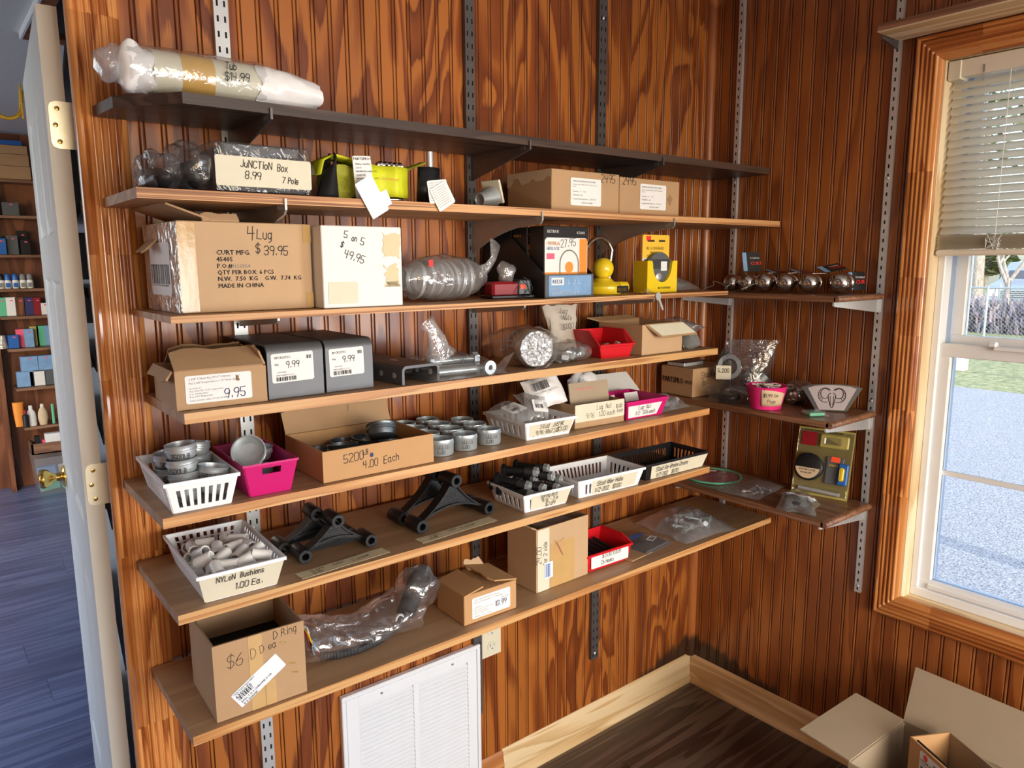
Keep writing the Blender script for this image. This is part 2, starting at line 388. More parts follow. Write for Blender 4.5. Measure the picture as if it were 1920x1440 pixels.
wood('pale_pine_y', [(.58,.38,.18), (.72,.53,.31), (.80,.64,.42)], 'y', 9, .7, 5, rough=.5, rnd=2, knots=4, vary=.06)
wood('old_stained_x', [(.33,.11,.03), (.45,.18,.05), (.55,.25,.08)], 'x', 12, .8, 6, rough=.4, rnd=2)
wood('shelf_pine', [(.33,.19,.095), (.38,.225,.115), (.42,.255,.135)], 'x', 9, .55, 6, rough=.5, rnd=4, vary=.1, knots=2.2, bump=.1)
wood('shelf_pine_edge', [(.40,.17,.05), (.53,.255,.085), (.60,.345,.14)], 'x', 26, .8, 6, rough=.45, rnd=4, vary=.08, bump=.1)
wood('shelf_plywood', [(.30,.14,.055), (.42,.21,.085), (.50,.27,.12)], 'x', 8, .6, 7, rough=.5, rnd=4, vary=.1)
wood('plywood_edge', [(.20,.075,.028), (.42,.19,.07), (.58,.32,.14)], 'x', 90, .9, 3.5, rough=.55, rnd=4, vary=.1)
wood('shelf_dark', [(.030,.017,.012), (.045,.025,.018), (.065,.037,.026)], 'x', 10, .7, 6, rough=.42, rnd=4, vary=.12)
wood('laminate', [(.13,.055,.026), (.20,.09,.045), (.27,.13,.068)], 'y', 40, 1.2, 4, rough=.33, coat=.2, rnd=4, vary=.1)
wood('floor_plank', [(.040,.024,.018), (.068,.042,.031), (.12,.080,.060)], 'x', 16, 1.1, 4, rough=.34, rnd=11, vary=.3, fibre=.5)
wood('far_floor_plank_skylit', [(.10,.125,.24), (.13,.165,.29), (.175,.215,.36)], 'x', 16, 1.1, 4, rough=.30, rnd=11, vary=.2, fibre=.5)  # blue of the reflected sky light is put into the base colour
wood('far_wall_wood', [(.10,.030,.012), (.16,.052,.02), (.22,.08,.035)], 'z', 6, .8, 6, rough=.4, rnd=0)
wood('far_shelf_wood', [(.16,.075,.040), (.22,.11,.06), (.27,.14,.08)], 'x', 9, .8, 5, rough=.45, rnd=3)
wood('grey_bark', [(.25,.21,.18), (.36,.31,.27), (.48,.43,.38)], 'z', 20, 3, 4, rough=.9, rnd=1)
plain('steel_bracket', (.40,.39,.38), .42, .6, .12)
plain('dark_steel', (.13,.12,.12), .42, .6, .15)
plain('zinc', (.62,.64,.66), .34, .6, .12, 30)
plain('zinc_blue', (.58,.66,.70), .32, .6, .10, 60)
plain('galvanized', (.52,.56,.58), .38, .6, .22, 60)
plain('galvanized_dark', (.17,.20,.22), .36, .85, .22, 60)
plain('slot_dark', (.012,.012,.012), .8)
plain('chrome', (.62,.58,.55), .12, 1, .05)
plain('brass', (.75,.52,.15), .18, 1, .08)
plain('hinge_metal', (.80,.78,.66), .34, .7, .10, 50)
plain('yellow_metal', (.75,.45,.04), .25, .4)
plain('door_paint', (.80,.79,.73), .42, 0, .04, 12)
plain('vinyl_white', (.82,.84,.86), .35, 0, .02)
plain('vinyl_track', (.40,.50,.66), .4, 0, .03)
plain('grille_white', (.80,.83,.87), .35, 0, .02)
plain('blind_cream', (.80,.74,.62), .45, 0, .04, 20, sss=0)
def backlit(name, col):
    m, nt, N, L, P = nodes(name); out = N['Material Output']; P.inputs['Base Color'].default_value = col+(1,); P.inputs['Roughness'].default_value = .45
    tl = N.new('ShaderNodeBsdfTranslucent'); tl.inputs[0].default_value = col+(1,); mx = N.new('ShaderNodeMixShader'); mx.inputs[0].default_value = .80
    L.new(P.outputs[0], mx.inputs[1]); L.new(tl.outputs[0], mx.inputs[2]); L.new(mx.outputs[0], out.inputs[0])
backlit('slat_cream', (.97,.93,.84))
plain('disc_pink', (.42,.10,.15), .35)
plain('ivory_plate', (.74,.69,.52), .35, 0, .03)
plain('ceiling_paint', (.62,.62,.60), .9, 0, .08, 60, bump=.5, bscale=150)
plain('plaster', (.55,.53,.50), .8, 0, .05)
plain('cardboard', (.44,.275,.145), .75, 0, .09, 14, bump=.12, bscale=60)
plain('cardboard_light', (.52,.345,.195), .75, 0, .08, 14, bump=.12, bscale=60)
plain('cardboard_orange', (.52,.29,.125), .7, 0, .08, 14, bump=.1, bscale=60)
plain('cardboard_grey', (.37,.29,.195), .7, 0, .05, 14, bump=.1)
plain('cardboard_inside', (.34,.21,.11), .8, 0, .08, 14)
plain('cardboard_white', (.76,.76,.74), .6, 0, .03, 20, bump=.08, bscale=90)
plain('packing_tape', (.55,.35,.14), .12, 0, .1, 30, coat=.6, bump=.25, bscale=50)
plain('amber_tape', (.62,.36,.06), .14, 0, .1, 30, coat=.6)
plain('paper_white', (.80,.80,.79), .6, 0, .03)
plain('paper_cream', (.68,.64,.50), .65, 0, .05, 40)
plain('paper_tan', (.60,.46,.30), .65, 0, .06, 40)
plain('masking_tape', (.66,.55,.34), .6, 0, .06, 50)
plain('tag_blue_white', (.76,.80,.84), .55, 0, .04)
plain('paper_bag', (.55,.50,.44), .6, 0, .12, 25, bump=.4, bscale=30)
plain('ink', (.012,.011,.014), .6, 0, 0)
plain('ink_blue', (.03,.03,.12), .6, 0, 0)
plain('ink_red', (.55,.08,.05), .6, 0, 0)
plain('print_grey', (.22,.22,.22), .6, 0, 0)
plain('white_plastic', (.87,.89,.91), .32, 0, .03, 12, sss=.05)
plain('black_plastic', (.012,.013,.015), .30, 0, .1)
plain('black_cast', (.014,.015,.017), .34, .15, .25, 200, bump=.35, bscale=350)
plain('black_cloth', (.006,.006,.007), .8)
plain('rubber', (.02,.02,.022), .55)
plain('pink_plastic', (.58,.010,.165), .35, 0, .04, 12)
plain('pink_bowl_plastic', (.80,.03,.22), .3, 0, .04, 12)
plain('red_plastic', (.62,.012,.02), .28, 0, .05, 12)
plain('red_lens', (.25,.008,.015), .45, 0, .1)
plain('yellow_plastic', (.82,.60,.02), .22, 0, .05, coat=.4)
plain('yellow_card', (.86,.55,.05), .4, 0, .04)
plain('strap_yellow', (.66,.70,.02), .55, 0, .12, 90, bump=.3, bscale=260)
plain('strap_olive', (.36,.37,.03), .6, 0, .15, 90, bump=.3, bscale=260)
plain('nylon', (.92,.90,.85), .38, 0, .02, sss=.1)
plain('orange_sticker', (.95,.10,.03), .5, 0, 0)
plain('red_sticker', (.85,.04,.03), .5, 0, 0)
plain('print_blue', (.02,.12,.42), .4, 0, .1)
plain('print_pale_blue', (.20,.36,.60), .4, 0, .25, 30)
plain('print_orange', (.80,.28,.04), .45, 0, .06)
plain('print_white', (.78,.78,.76), .45, 0, .03)
plain('print_pink', (.85,.12,.22), .45, 0, 0)
plain('box_black', (.014,.014,.015), .35, 0, .1)
plain('slate_plastic', (.10,.11,.12), .4, 0, .1)
plain('foil', (.55,.57,.60), .42, .55, .3, 90, bump=1.0, bscale=90)
plain('tile_green', (.12,.50,.30), .4)
plain('pvc_cream', (.70,.68,.54), .35, 0, .04)
plain('white_bag', (.80,.80,.81), .28, 0, .05, 30, bump=.5, bscale=35, sss=.1)
plain('ram_face', (.30,.25,.26), .45, 0, .08, 60)
plain('blister_card', (.42,.36,.10), .4, 0, .2, 25)
plain('kraft_line', (.30,.19,.10), .8)
film('clear_film', haze=.10, gloss=.12, edge=.65)
film('milky_film', haze=.30, gloss=.12, edge=.5)
film('thick_film', haze=.26, gloss=.14, edge=.6, bscale=38, bump=.6)
film('dark_film', tint=(.8,.8,.82), haze=.05, gloss=.06, edge=.35, bscale=40, bump=.6)
film('clear_plastic', haze=.05, gloss=.08, edge=.4, bscale=12, bump=.1, rough=.05)
def glass(name):
    m, nt, N, L, P = nodes(name); N.remove(P); out = N['Material Output']
    tr = N.new('ShaderNodeBsdfTransparent'); tr.inputs[0].default_value = (.93,.96,.98,1)
    gl = N.new('ShaderNodeBsdfGlossy'); gl.inputs['Roughness'].default_value = .02
    fr = N.new('ShaderNodeFresnel'); fr.inputs[0].default_value = 1.45
    mx = N.new('ShaderNodeMixShader'); L.new(fr.outputs[0], mx.inputs[0]); L.new(tr.outputs[0], mx.inputs[1]); L.new(gl.outputs[0], mx.inputs[2]); L.new(mx.outputs[0], out.inputs[0])
glass('window_glass')
def ground(name, c1, c2, scale, c3=None):
    m, nt, N, L, P = nodes(name); P.inputs['Roughness'].default_value = .95
    geo = N.new('ShaderNodeNewGeometry'); vo = N.new('ShaderNodeTexNoise'); vo.inputs['Scale'].default_value = scale; vo.inputs['Detail'].default_value = 4; vo.inputs['Roughness'].default_value = .75
    L.new(geo.outputs['Position'], vo.inputs['Vector'])
    rp = N.new('ShaderNodeValToRGB'); rp.color_ramp.elements[0].position = .38; rp.color_ramp.elements[1].position = .62
    rp.color_ramp.elements[0].color = c1+(1,); rp.color_ramp.elements[1].color = c2+(1,)
    L.new(vo.outputs['Fac'], rp.inputs[0]); L.new(rp.outputs[0], P.inputs['Base Color'])
ground('gravel', (.13,.13,.14), (.50,.50,.51), 75)
ground('grass', (.14,.17,.06), (.38,.36,.18), 9)
ground('leaf', (.05,.09,.03), (.20,.26,.10), 5)
ground('hedge_leaf', (.22,.17,.20), (.50,.44,.46), 30)
_load_glyphs()
# ------------------------------------------------------------------ room shell
CZ = 2.44
floor = struct(MB().box(-3.0, -4.5, -.06, 0.0, .11, -.004).build('floor', 'floor_plank'))
def planks(parent, mat, x0, x1, y0, y1, w=.152, L=1.22, seed=1):
    rnd = random.Random(seed); y = y1
    big = MB().box(0, 0, -.004, L-.0012, w-.0012, 0, b=.0006).mesh('plank', mat)
    while y > y0:
        x = x1+rnd.uniform(0, L)
        y -= w
        while x > x0:
            x -= L
            place('plank', big, parent, (x, y, 0))
planks(floor, 'floor_plank', -2.2, 0.0, -2.4, -.013, seed=3)
# the back wall (shelves) and the window wall, both boarded with beaded boards
PIT = .0406
def bead_profile():
    return [(0,-.0028),(.0012,-.0006),(.0022,0),(.0296,0),(.0308,-.0006),(.0322,-.0030),(.0330,-.0012),(.0346,-.0001),(.0374,-.0001),(.0390,-.0012),(.0398,-.0030),(PIT,-.0028)]
def board_mesh(z0, z1):
    mb = MB(); pr = bead_profile(); n = len(pr)
    mb.add([(a, -d-.004, z0) for a, d in pr]+[(a, -d-.004, z1) for a, d in pr], [(i, i+1, n+i+1, n+i) for i in range(n-1)])
    # facing -y with the surface at y=-.004 ... shifted so that the face lies on the wall plane
    return mb
wall_back = struct(MB().box(-1.845, .006, 0, 0.10, .10, CZ).build('wall_back', 'plaster'))
bm_full = MB(); pr = bead_profile(); n_ = len(pr)
def strip(z0, z1):
    return MB().add([(a, -d, z0) for a, d in pr]+[(a, -d, z1) for a, d in pr], [(i, i+1, n_+i+1, n_+i) for i in range(n_-1)]).mesh('bead_board', 'beadboard_wood')
def strip(z0, z1, _s=strip):
    me = _s(z0, z1); me.materials.append(MAT['groove_wood'])
    for i, p in enumerate(me.polygons):
        if i in (0, 4, 5, 9, 10): p.material_index = 1
    return me
full = strip(.02, CZ)
x = -.965-.036-PIT*20
while x < -.001:
    place('bead_board', full, wall_back, (x, 0, 0)); x += PIT
# (the first boards run behind the door casing, the last into the corner moulding)
wall_right = MB()
WY0, WY1, WZ0, WZ1 = -.700, -1.640, .560, 2.110     # rough opening of the window
wall_right.box(.006, WY0, 0, .16, .10, CZ).box(.006, -4.5, 0, .16, WY1, CZ).box(.006, WY1, 0, .16, WY0, WZ0).box(.006, WY1, WZ1, .16, WY0, CZ)
wall_right = struct(wall_right.build('wall_right', 'plaster'))
low = strip(.02, WZ0+.01); high = strip(WZ1-.01, CZ); full_r = strip(.02, CZ)
for me in (low, high, full_r): me.materials[0] = MAT['beadboard_calm']
y = -.582-.036+PIT*1.0+PIT*13.5
PR = .0410
k = 0
yy = -.005
while yy > -2.35:
    inwin = (yy-PIT < WY0+.012) and (yy > WY1-.012)
    for me in ((low, high) if inwin else (full_r,)):
        place('bead_board', me, wall_right, (0, yy, 0), R(-90))
    yy -= PR
MB().box(-.003, -4.5, 0, .006, -2.34, CZ).build('plain_panel', 'beadboard_wood', wall_right)
wall_rear = MB().box(-3.0, -4.6, 0, .16, -4.5, .85).box(-3.0, -4.6, 2.36, .16, -4.5, CZ).box(-3.0, -4.6, .85, -2.5, -4.5, 2.36).box(-.4, -4.6, .85, .16, -4.5, 2.36)
struct(wall_rear.build('wall_rear', 'beadboard_wood'))
struct(MB().box(-3.1, -4.6, 0, -3.0, .1, CZ).build('wall_left', 'beadboard_wood'))
struct(MB().box(-3.1, -4.6, CZ, .16, .12, CZ+.08).build('ceiling', 'ceiling_paint'))
struct(MB().box(-3.1, .0, 0, -2.72, .10, CZ).box(-2.72, .0, 2.09, -1.845, .10, CZ).build('wall_back_2', 'beadboard_wood'))
# corner moulding
pts = [(0,0),(-.022,0),(-.0215,-.005),(-.019,-.011),(-.015,-.0155),(-.0105,-.019),(-.005,-.0215),(0,-.022)]
struct(MB().prism([(a-.0005, b-.0005) for a, b in pts], .10, CZ).build('trim_1', 'beadboard_calm', smooth=40))
# fluted door casing, finger-jointed from short blocks
def flute(w, t, n=5, edge=.016):
    p = [(0,0),(0,-t*.70),(.003,-t*.92),(.007,-t),(.012,-t*.95),(edge*.92,-t*.62),(edge,-t*.58)]
    a = edge; s = (w-edge-.010)/n
    for i in range(n):
        p += [(a+s*.06,-t*.66),(a+s*.28,-t*.84),(a+s*.5,-t*.88),(a+s*.72,-t*.84),(a+s*.94,-t*.66)]; a += s
    p += [(w-.008,-t*.62),(w-.003,-t*.52),(w,-t*.3),(w,0)]
    return p
casing = struct(MB().box(-1.884, .0005, 0, -1.845, .006, CZ).build('trim_2', 'casing_wood'))
fl = [(-1.892+a, b) for a, b in flute(.089, .022)]
for z0, z1 in ((0,.33),(.33,.60),(.60,.98),(.98,1.344),(1.344,1.585),(1.585,2.02),(2.02,CZ)):
    MB().prism(fl, z0, z1).build('casing_block', 'casing_wood', casing, smooth=35)
# skirting
BP = [(0,.0),(-.014,0),(-.014,.060),(-.0125,.072),(-.010,.080),(-.010,.088),(-.006,.098),(-.002,.103),(0,.103)]
SP = [(-.014,0),(-.026,0),(-.0255,.006),(-.023,.012),(-.019,.0165),(-.014,.019)]
def skirting(name, mat, x0, x1, mat2=None):
    o = struct(MB().prism([(b, a) for a, b in BP], x0, x1, axis='y').build(name, mat, smooth=30)) if 0 else None
b1 = MB()
def ext_x(poly, x0, x1, mb):   # profile (y, z) extruded along x
    n = len(poly); mb.add([(x0, a, b) for a, b in poly]+[(x1, a, b) for a, b in poly], [tuple(range(n)), tuple(range(n, 2*n))[::-1]]+[(i, n+i, n+(i+1) % n, (i+1) % n) for i in range(n)]); return mb
def ext_y(poly, y0, y1, mb):   # profile (x, z) extruded along y
    n = len(poly); mb.add([(a, y0, b) for a, b in poly]+[(a, y1, b) for a, b in poly], [tuple(range(n))[::-1], tuple(range(n, 2*n))]+[(i, (i+1) % n, n+(i+1) % n, n+i) for i in range(n)]); return mb
bb = struct(ext_x(BP, -.905, -.001, MB()).build('baseboard_back', 'new_pine_x', smooth=30))
ext_x(SP, -1.30, -.002, MB()).build('shoe_moulding', 'new_pine_x', bb, smooth=40)
ext_x([(a*.9, b*.98) for a, b in BP], -1.80, -.9055, MB()).build('old_skirting', 'old_stained_x', bb, smooth=30)
br = struct(ext_y(BP, -2.3, -.014, MB()).build('baseboard_right', 'new_pine_y', smooth=30))
ext_y(SP, -2.3, -.026, MB()).build('shoe_moulding', 'new_pine_y', br, smooth=40)

# ------------------------------------------------------------------ window with its fluted casing
w1 = struct(MB().box(.055, -1.60, .592, .075, -1.585, 2.075).build('window_1', 'vinyl_white'))
TY0, TY1, TZ0, TZ1, TW = -.671, -1.669, .531, 2.147, .069
tr = struct(MB().box(-.004, TY0-.002, TZ0+.02, -.0005, TY0-.02, TZ1-.02).build('trim_3', 'casing_wood'))
fw = flute(TW, .022, 4, .013)
def casing_piece(mat, a0, a1, along, base, flip, mb=None):
    # mitred fluted moulding on the window wall; along: 'z' (upright) or 'y' (level)
    mb = mb or MB(); n = len(fw); A = []; B = []
    for t, d in fw:
        if along == 'z':
            yv = base-t if not flip else base+t
            A.append((d, yv, a0+(t if a0 == TZ0 else 0))); B.append((d, yv, a1-(t if a1 == TZ1 else 0)))
        else:
            zv = base+t if not flip else base-t
            A.append((d, a0-(t if a0 == TY0 else 0), zv)); B.append((d, a1+(t if a1 == TY1 else 0), zv))
    mb.add(A+B, [tuple(range(n)), tuple(range(n, 2*n))]+[(i, (i+1) % n, n+(i+1) % n, n+i) for i in range(n)])
    o = mb.build('casing_block', mat, tr, smooth=35)
    return o
for a0, a1 in ((TZ0,.90),(.90,1.15),(1.15,1.36),(1.36,1.52),(1.52,1.80),(1.80,TZ1)): casing_piece('casing_wood', a0, a1, 'z', TY0, False)
casing_piece('casing_wood', TZ0, TZ1, 'z', TY1, True)
for a0, a1 in ((TY0,-.83),(-.83,-1.2),(-1.2,TY1)):
    casing_piece('casing_wood_level', a0, a1, 'y', TZ0, False); casing_piece('casing_wood_level', a0, a1, 'y', TZ1, True)
# pale jamb boards
JY0, JY1, JZ0, JZ1 = -.744, -1.596, .594, 2.078
MB().box(-.004, JY0, JZ0, .080, JY0+.018, JZ1).build('jamb_board', 'pale_pine_z', w1)
MB().box(-.004, JY1-.018, JZ0, .080, JY1, JZ1).build('jamb_board', 'pale_pine_z', w1)
MB().box(-.004, JY1-.018, JZ0-.018, .080, JY0+.018, JZ0).build('sill_board', 'pale_pine_y', w1)
MB().box(-.004, JY1-.018, JZ1, .080, JY0+.018, JZ1+.018).build('head_board', 'pale_pine_y', w1)
# vinyl frame, sashes
def ring(y0, y1, z0, z1, x0, x1, wl, wr, wb, wt, b=.002):
    return MB().box(x0, y1, z0, x1, y0, z0+wb, b).box(x0, y1, z1-wt, x1, y0, z1, b).box(x0, y0-wl, z0+wb, x1, y0, z1-wt, b).box(x0, y1, z0+wb, x1, y1+wr, z1-wt, b)
ring(JY0, JY1, JZ0, JZ1, .050, .150, .020, .020, .026, .020).build('frame', 'vinyl_white', w1)
ls = ring(JY0-.014, JY1+.014, JZ0+.018, 1.338, .060, .092, .036, .036, .036, .036).build('lower_sash', 'vinyl_white', w1)
MB().box(.053, JY1+.05, JZ0+.030, .062, JY0-.045, JZ0+.044, .002).build('lift_rail', 'vinyl_white', ls)
MB().box(.074, JY1+.04, .963, .080, JY0-.04, .978, .001).build('muntin', 'vinyl_white', ls)
MB().box(.075, JY1+.05, JZ0+.054, .079, JY0-.05, 1.302).build('pane', 'window_glass', ls)
MB().box(.048, -1.10, 1.330, .075, -.90, 1.341, .002).box(.050, -.905, 1.338, .070, -.885, 1.352, .003).build('sash_lock', 'vinyl_white', ls)
us = ring(JY0-.020, JY1+.020, 1.315, JZ1-.018, .100, .130, .040, .040, .045, .04).build('upper_sash', 'vinyl_white', w1)
MB().box(.114, JY1+.06, 1.36, .117, JY0-.06, JZ1-.058).build('pane', 'window_glass', us)
MB().box(.093, JY0-.032, JZ0+.03, .152, JY0-.019, JZ1-.02).build('side_track', 'vinyl_track', w1)
MB().box(.135, JY1+.02, JZ0+.022, .152, JY0-.019, JZ0+.030).build('outer_sill', 'vinyl_white', w1)
# blind
bl = thing('window_blind', 'cream slatted blind half lowered in the window', 'blind', (.020, -.748, 1.578))
BW = .845; BX = 0
MB().box(-.012, -BW, .455, .028, -.024, .497, .002).build('headrail', 'blind_cream', bl)
MB().box(-.015, -.030, .450, .028, .001, .497, .002).build('end_bracket', 'pvc_cream', bl)
def slat_mesh(tilt):
    mb = MB(); pr_ = []
    for i in range(7):
        t = i/6-.5; u = t*.027; v = .0030*(1-4*t*t)
        c, s_ = math.cos(R(tilt)), math.sin(R(tilt)); pr_.append((u*c-v*s_, u*s_+v*c))
    for y_ in (0, -BW):
        mb.v += [(a, y_, b) for a, b in pr_]+[(a+.0005, y_, b+.0004) for a, b in pr_][::-1]
    n = 14; mb.f += [(i, (i+1) % n, n+(i+1) % n, n+i) for i in range(n)]+[tuple(range(n))[::-1], tuple(range(n, 2*n))]
    return mb.mesh('slat', 'slat_cream', 60)
sm = slat_mesh(48); flat = slat_mesh(3)
for i in range(19): place('slat', sm, bl, (.012, -.004+random.uniform(-.0015, .0015), .066+i*.0206))
for i in range(12): place('slat', flat, bl, (.012+random.uniform(-.001, .001), random.uniform(-.003, .001), .018+i*.0030))
MB().box(-.004, -BW, 0, .028, 0, .016, .004).build('bottom_rail', 'blind_cream', bl)
for yk in (-.140, -.70):
    for xk in (-.001, .026): MB().tube([(xk, yk, .46), (xk, yk, .02)], .0009, 5).build('ladder_cord', 'paper_white', bl)
rnd = random.Random(4); knot = [( -.006+rnd.uniform(-.004, .003), -.140+rnd.uniform(-.02, .02), .03+rnd.uniform(-.018, .024)) for _ in range(34)]
MB().tube(knot, .0007, 4).build('cord_tangle', 'paper_white', bl)
MB().box(-.016, -.085, .436, -.012, -.080, .475).build('valance_clip', 'clear_plastic', bl)

# ------------------------------------------------------------------ shelves
S = {1: 1.856, 2: 1.690, 3: 1.480, 4: 1.311, 5: 1.143, 6: .968, 7: .729}
Rz = {1: 1.474, 2: 1.136, 3: .860}
def shelf(label, poly, z, t, mat, edge=None):
    o = thing('shelf', label, 'shelf', (0, 0, z), 0)
    MB().prism(poly, -t, 0).build('board', mat, o)
    if edge:
        ys = min(p[1] for p in poly); xs = [p[0] for p in poly if abs(p[1]-ys) < 1e-6]
        MB().box(min(xs), ys-.0012, -t, max(xs), ys, 0).build('front_edge', edge, o)
    return o
def rect(x0, x1, y0, y1): return [(x0, y0), (x1, y0), (x1, y1), (x0, y1)]
shelf('dark brown topmost shelf board with a clipped left corner', [(-1.863,-.0225),(-1.852,-.136),(-1.766,-.245),(-.004,-.245),(-.004,-.0225)], S[1], .019, 'shelf_dark')
shelf('plywood shelf second from the top, holding the yellow strap', rect(-1.860, -.004, -.288, -.0225), S[2], .017, 'shelf_plywood', 'plywood_edge')
shelf('thin plywood shelf carrying the big printed carton and the white carton', rect(-1.826, -.276, -.299, -.0225), S[3], .012, 'shelf_plywood', 'plywood_edge')
shelf('pine shelf carrying the grey steel channels and the small red bin', rect(-1.814, -.300, -.288, -.0225), S[4], .019, 'shelf_pine', 'shelf_pine_edge')
shelf('pine shelf carrying the tins and the pink bin of caps', rect(-1.870, -.377, -.323, -.0225), S[5], .018, 'shelf_pine', 'shelf_pine_edge')
shelf('pine shelf carrying the black cast arms and the basket of nylon tubes', rect(-1.860, -.374, -.329, -.0225), S[6], .018, 'shelf_pine', 'shelf_pine_edge')
shelf('lowest pine shelf, just above the white air grille', rect(-1.850, -.018, -.321, -.0225), S[7], .018, 'shelf_pine', 'shelf_pine_edge')
def rshelf(label, z, x0, y1, t=.019):
    o = thing('wall_shelf', label, 'shelf', (0, 0, z), 0)
    MB().box(x0, y1, -t, -.0225, -.045, 0, b=.003).build('board', 'laminate', o)
    # rounded nosing along the free end
    MB().cyl((x0, y1, -t/2), (-.0225, y1, -t/2), t/2*.98, 12).build('nosing', 'laminate', o, smooth=40)
    return o
rshelf('walnut laminate shelf with hitch balls on the window wall', Rz[1], -.272, -.632, .016)
rshelf('walnut laminate shelf with the pink bowl on the window wall', Rz[2], -.268, -.632)
rshelf('walnut laminate shelf with the yellow blister pack on the window wall', Rz[3], -.278, -.640)
o = thing('high_shelf', 'narrow shelf board above the window', 'shelf', (0, 0, 2.150), 0)
MB().box(-.142, -2.2, 0, -.016, -.625, .018, b=.001).build('board', 'laminate', o)
MB().box(-.1418, -2.2, -.0010, -.016, -.6255, 0).build('underside', 'pale_pine_y', o)

# ------------------------------------------------------------------ slotted uprights and brackets
def upright(label, pos, yaw, z0, z1, twin, w, mat, pitch, dark='slot_dark'):
    o = thing('slotted_upright', label, 'upright', pos, yaw)
    h = z1-z0; n = int(h/pitch); rows = []
    for i in range(n): rows += [i*pitch, i*pitch+pitch*.30, i*pitch+pitch*.70]
    rows += [n*pitch, h]; rows = [r/h for r in rows]
    s_ = .0035; cols = [0, .22-s_/w*.5+.02, .22+s_/w*.5+.04, .78-s_/w*.5-.04, .78+s_/w*.5-.02, 1] if twin else [0, .5-s_/w*.6, .5+s_/w*.6, 1]
    holes = (1, 3) if twin else (1,)
    t = .013
    MB().wall((-w/2, -t, z0), (w/2, -t, z0), (-w/2, -t, z1), (w/2, -t, z1), cols, rows, lambda i, j: not (i in holes and j % 3 == 1 and j < 3*n)).add(
        [(-w/2, -t, z0), (-w/2, -.001, z0), (-w/2, -.001, z1), (-w/2, -t, z1), (w/2, -t, z0), (w/2, -.001, z0), (w/2, -.001, z1), (w/2, -t, z1)], [(0, 3, 2, 1), (4, 5, 6, 7)]).build('channel', mat, o)
    MB().box(-w/2+.001, -t+.003, z0, w/2-.001, -.001, z1).build('channel_inside', dark, o)
    for zz in (z0+.02, z0+(z1-z0)*.32, z0+(z1-z0)*.66, z1-.16): MB().lathe([(.0045, 0), (.0045, .001), (.003, .0022), (.0008, .0025)], 10, Matrix.Translation((0, -t, zz)) @ Matrix.Rotation(R(90), 4, 'X')).build('screw', 'zinc', o, smooth=40)
    return o
U = {1: -1.6135, 2: -.997, 3: -.5215}
upright('pale twin-slotted steel upright on the left of the shelf wall', (U[1], 0, 0), 0, .30, CZ-.02, True, .029, 'zinc', .0295)
upright('grey twin-slotted steel upright beside the wall outlet', (U[2], 0, 0), 0, .262, CZ-.02, True, .028, 'dark_steel', .0295)
upright('dark brown twin-slotted upright nearest the room corner', (U[3], 0, 0), 0, .268, CZ-.02, True, .033, 'dark_steel', .0295)
upright('thin slotted upright on the window wall close to the corner', (0, -.122, 0), -90, .66, CZ-.02, False, .018, 'zinc', .0253)
upright('bright slotted upright beside the window casing', (0, -.620, 0), -90, .572, CZ-.02, False, .018, 'zinc', .0253)
def bracket(label, pos, yaw, L, h0, h1, mat, curve=False, clip=True):
    o = thing('shelf_bracket', label, 'bracket', pos, yaw)
    pts = [(-.012, 0), (-L+.004, 0), (-L, .009), (-L-.003, .010), (-L-.003, -.010), (-L+.004, -h1)]
    if curve:
        for i in range(1, 9):
            t = i/9; pts.append((-L+(L-.014)*t, -h1-(h0-h1)*(t**2.2)))
    pts.append((-.012, -h0))
    MB().prism([(b, a) for a, b in pts], -.0022, .0022, axis='x').build('blade', mat, o) if 0 else MB().add(
        [(-.0022, a, b) for a, b in pts]+[(.0022, a, b) for a, b in pts],
        [tuple(range(len(pts))), tuple(range(len(pts), 2*len(pts)))[::-1]]+[(i, len(pts)+i, len(pts)+(i+1) % len(pts), (i+1) % len(pts)) for i in range(len(pts))]).build('blade', mat, o)
    if clip: MB().box(-.006, -L+.012, -.011, .006, -L+.028, .001, .002).build('plastic_clip', 'clear_plastic', o)
    return o
SN = {1: 'the dark topmost shelf', 2: 'the second shelf', 3: 'the carton shelf', 4: 'the channel shelf', 5: 'the tin shelf', 6: 'the cast arm shelf', 7: 'the lowest shelf'}
UN = {1: 'on the left upright', 2: 'on the middle upright', 3: 'on the upright nearest the corner'}
TH = {1: .019, 2: .017, 3: .012, 4: .019, 5: .018, 6: .018, 7: .018}
DP = {1: .245, 2: .289, 3: .225, 4: .225, 5: .26, 6: .26, 7: .26}
for s_ in range(1, 8):
    for u_ in (1, 2, 3):
        bracket('%s steel bracket under %s %s' % ('deep' if s_ < 3 else 'slim', SN[s_], UN[u_]), (U[u_], 0, S[s_]-TH[s_]), 0, DP[s_]+.002 if s_ < 3 else DP[s_],
                {1: .062, 2: .085}.get(s_, .034), {1: .012, 2: .018}.get(s_, .016), {1: 'dark_steel', 2: 'steel_bracket'}.get(s_, 'steel_bracket'), s_ == 2 and u_ > 1, s_ < 3)
RN = {1: 'the hitch ball shelf', 2: 'the pink bowl shelf', 3: 'the blister pack shelf'}
for s_ in (1, 2, 3):
    for yv, un in ((-.122, 'next to the corner'), (-.620, 'next to the window')):
        bracket('bright steel bracket under %s %s' % (RN[s_], un), (0, yv, Rz[s_]-(.016 if s_ == 1 else .019)), -90, .262, .038, .012, 'zinc', False, False)
bracket('steel bracket under the high board above the window', (0, -.620, 2.149), -90, .10, .02, .008, 'dark_steel', False, False)

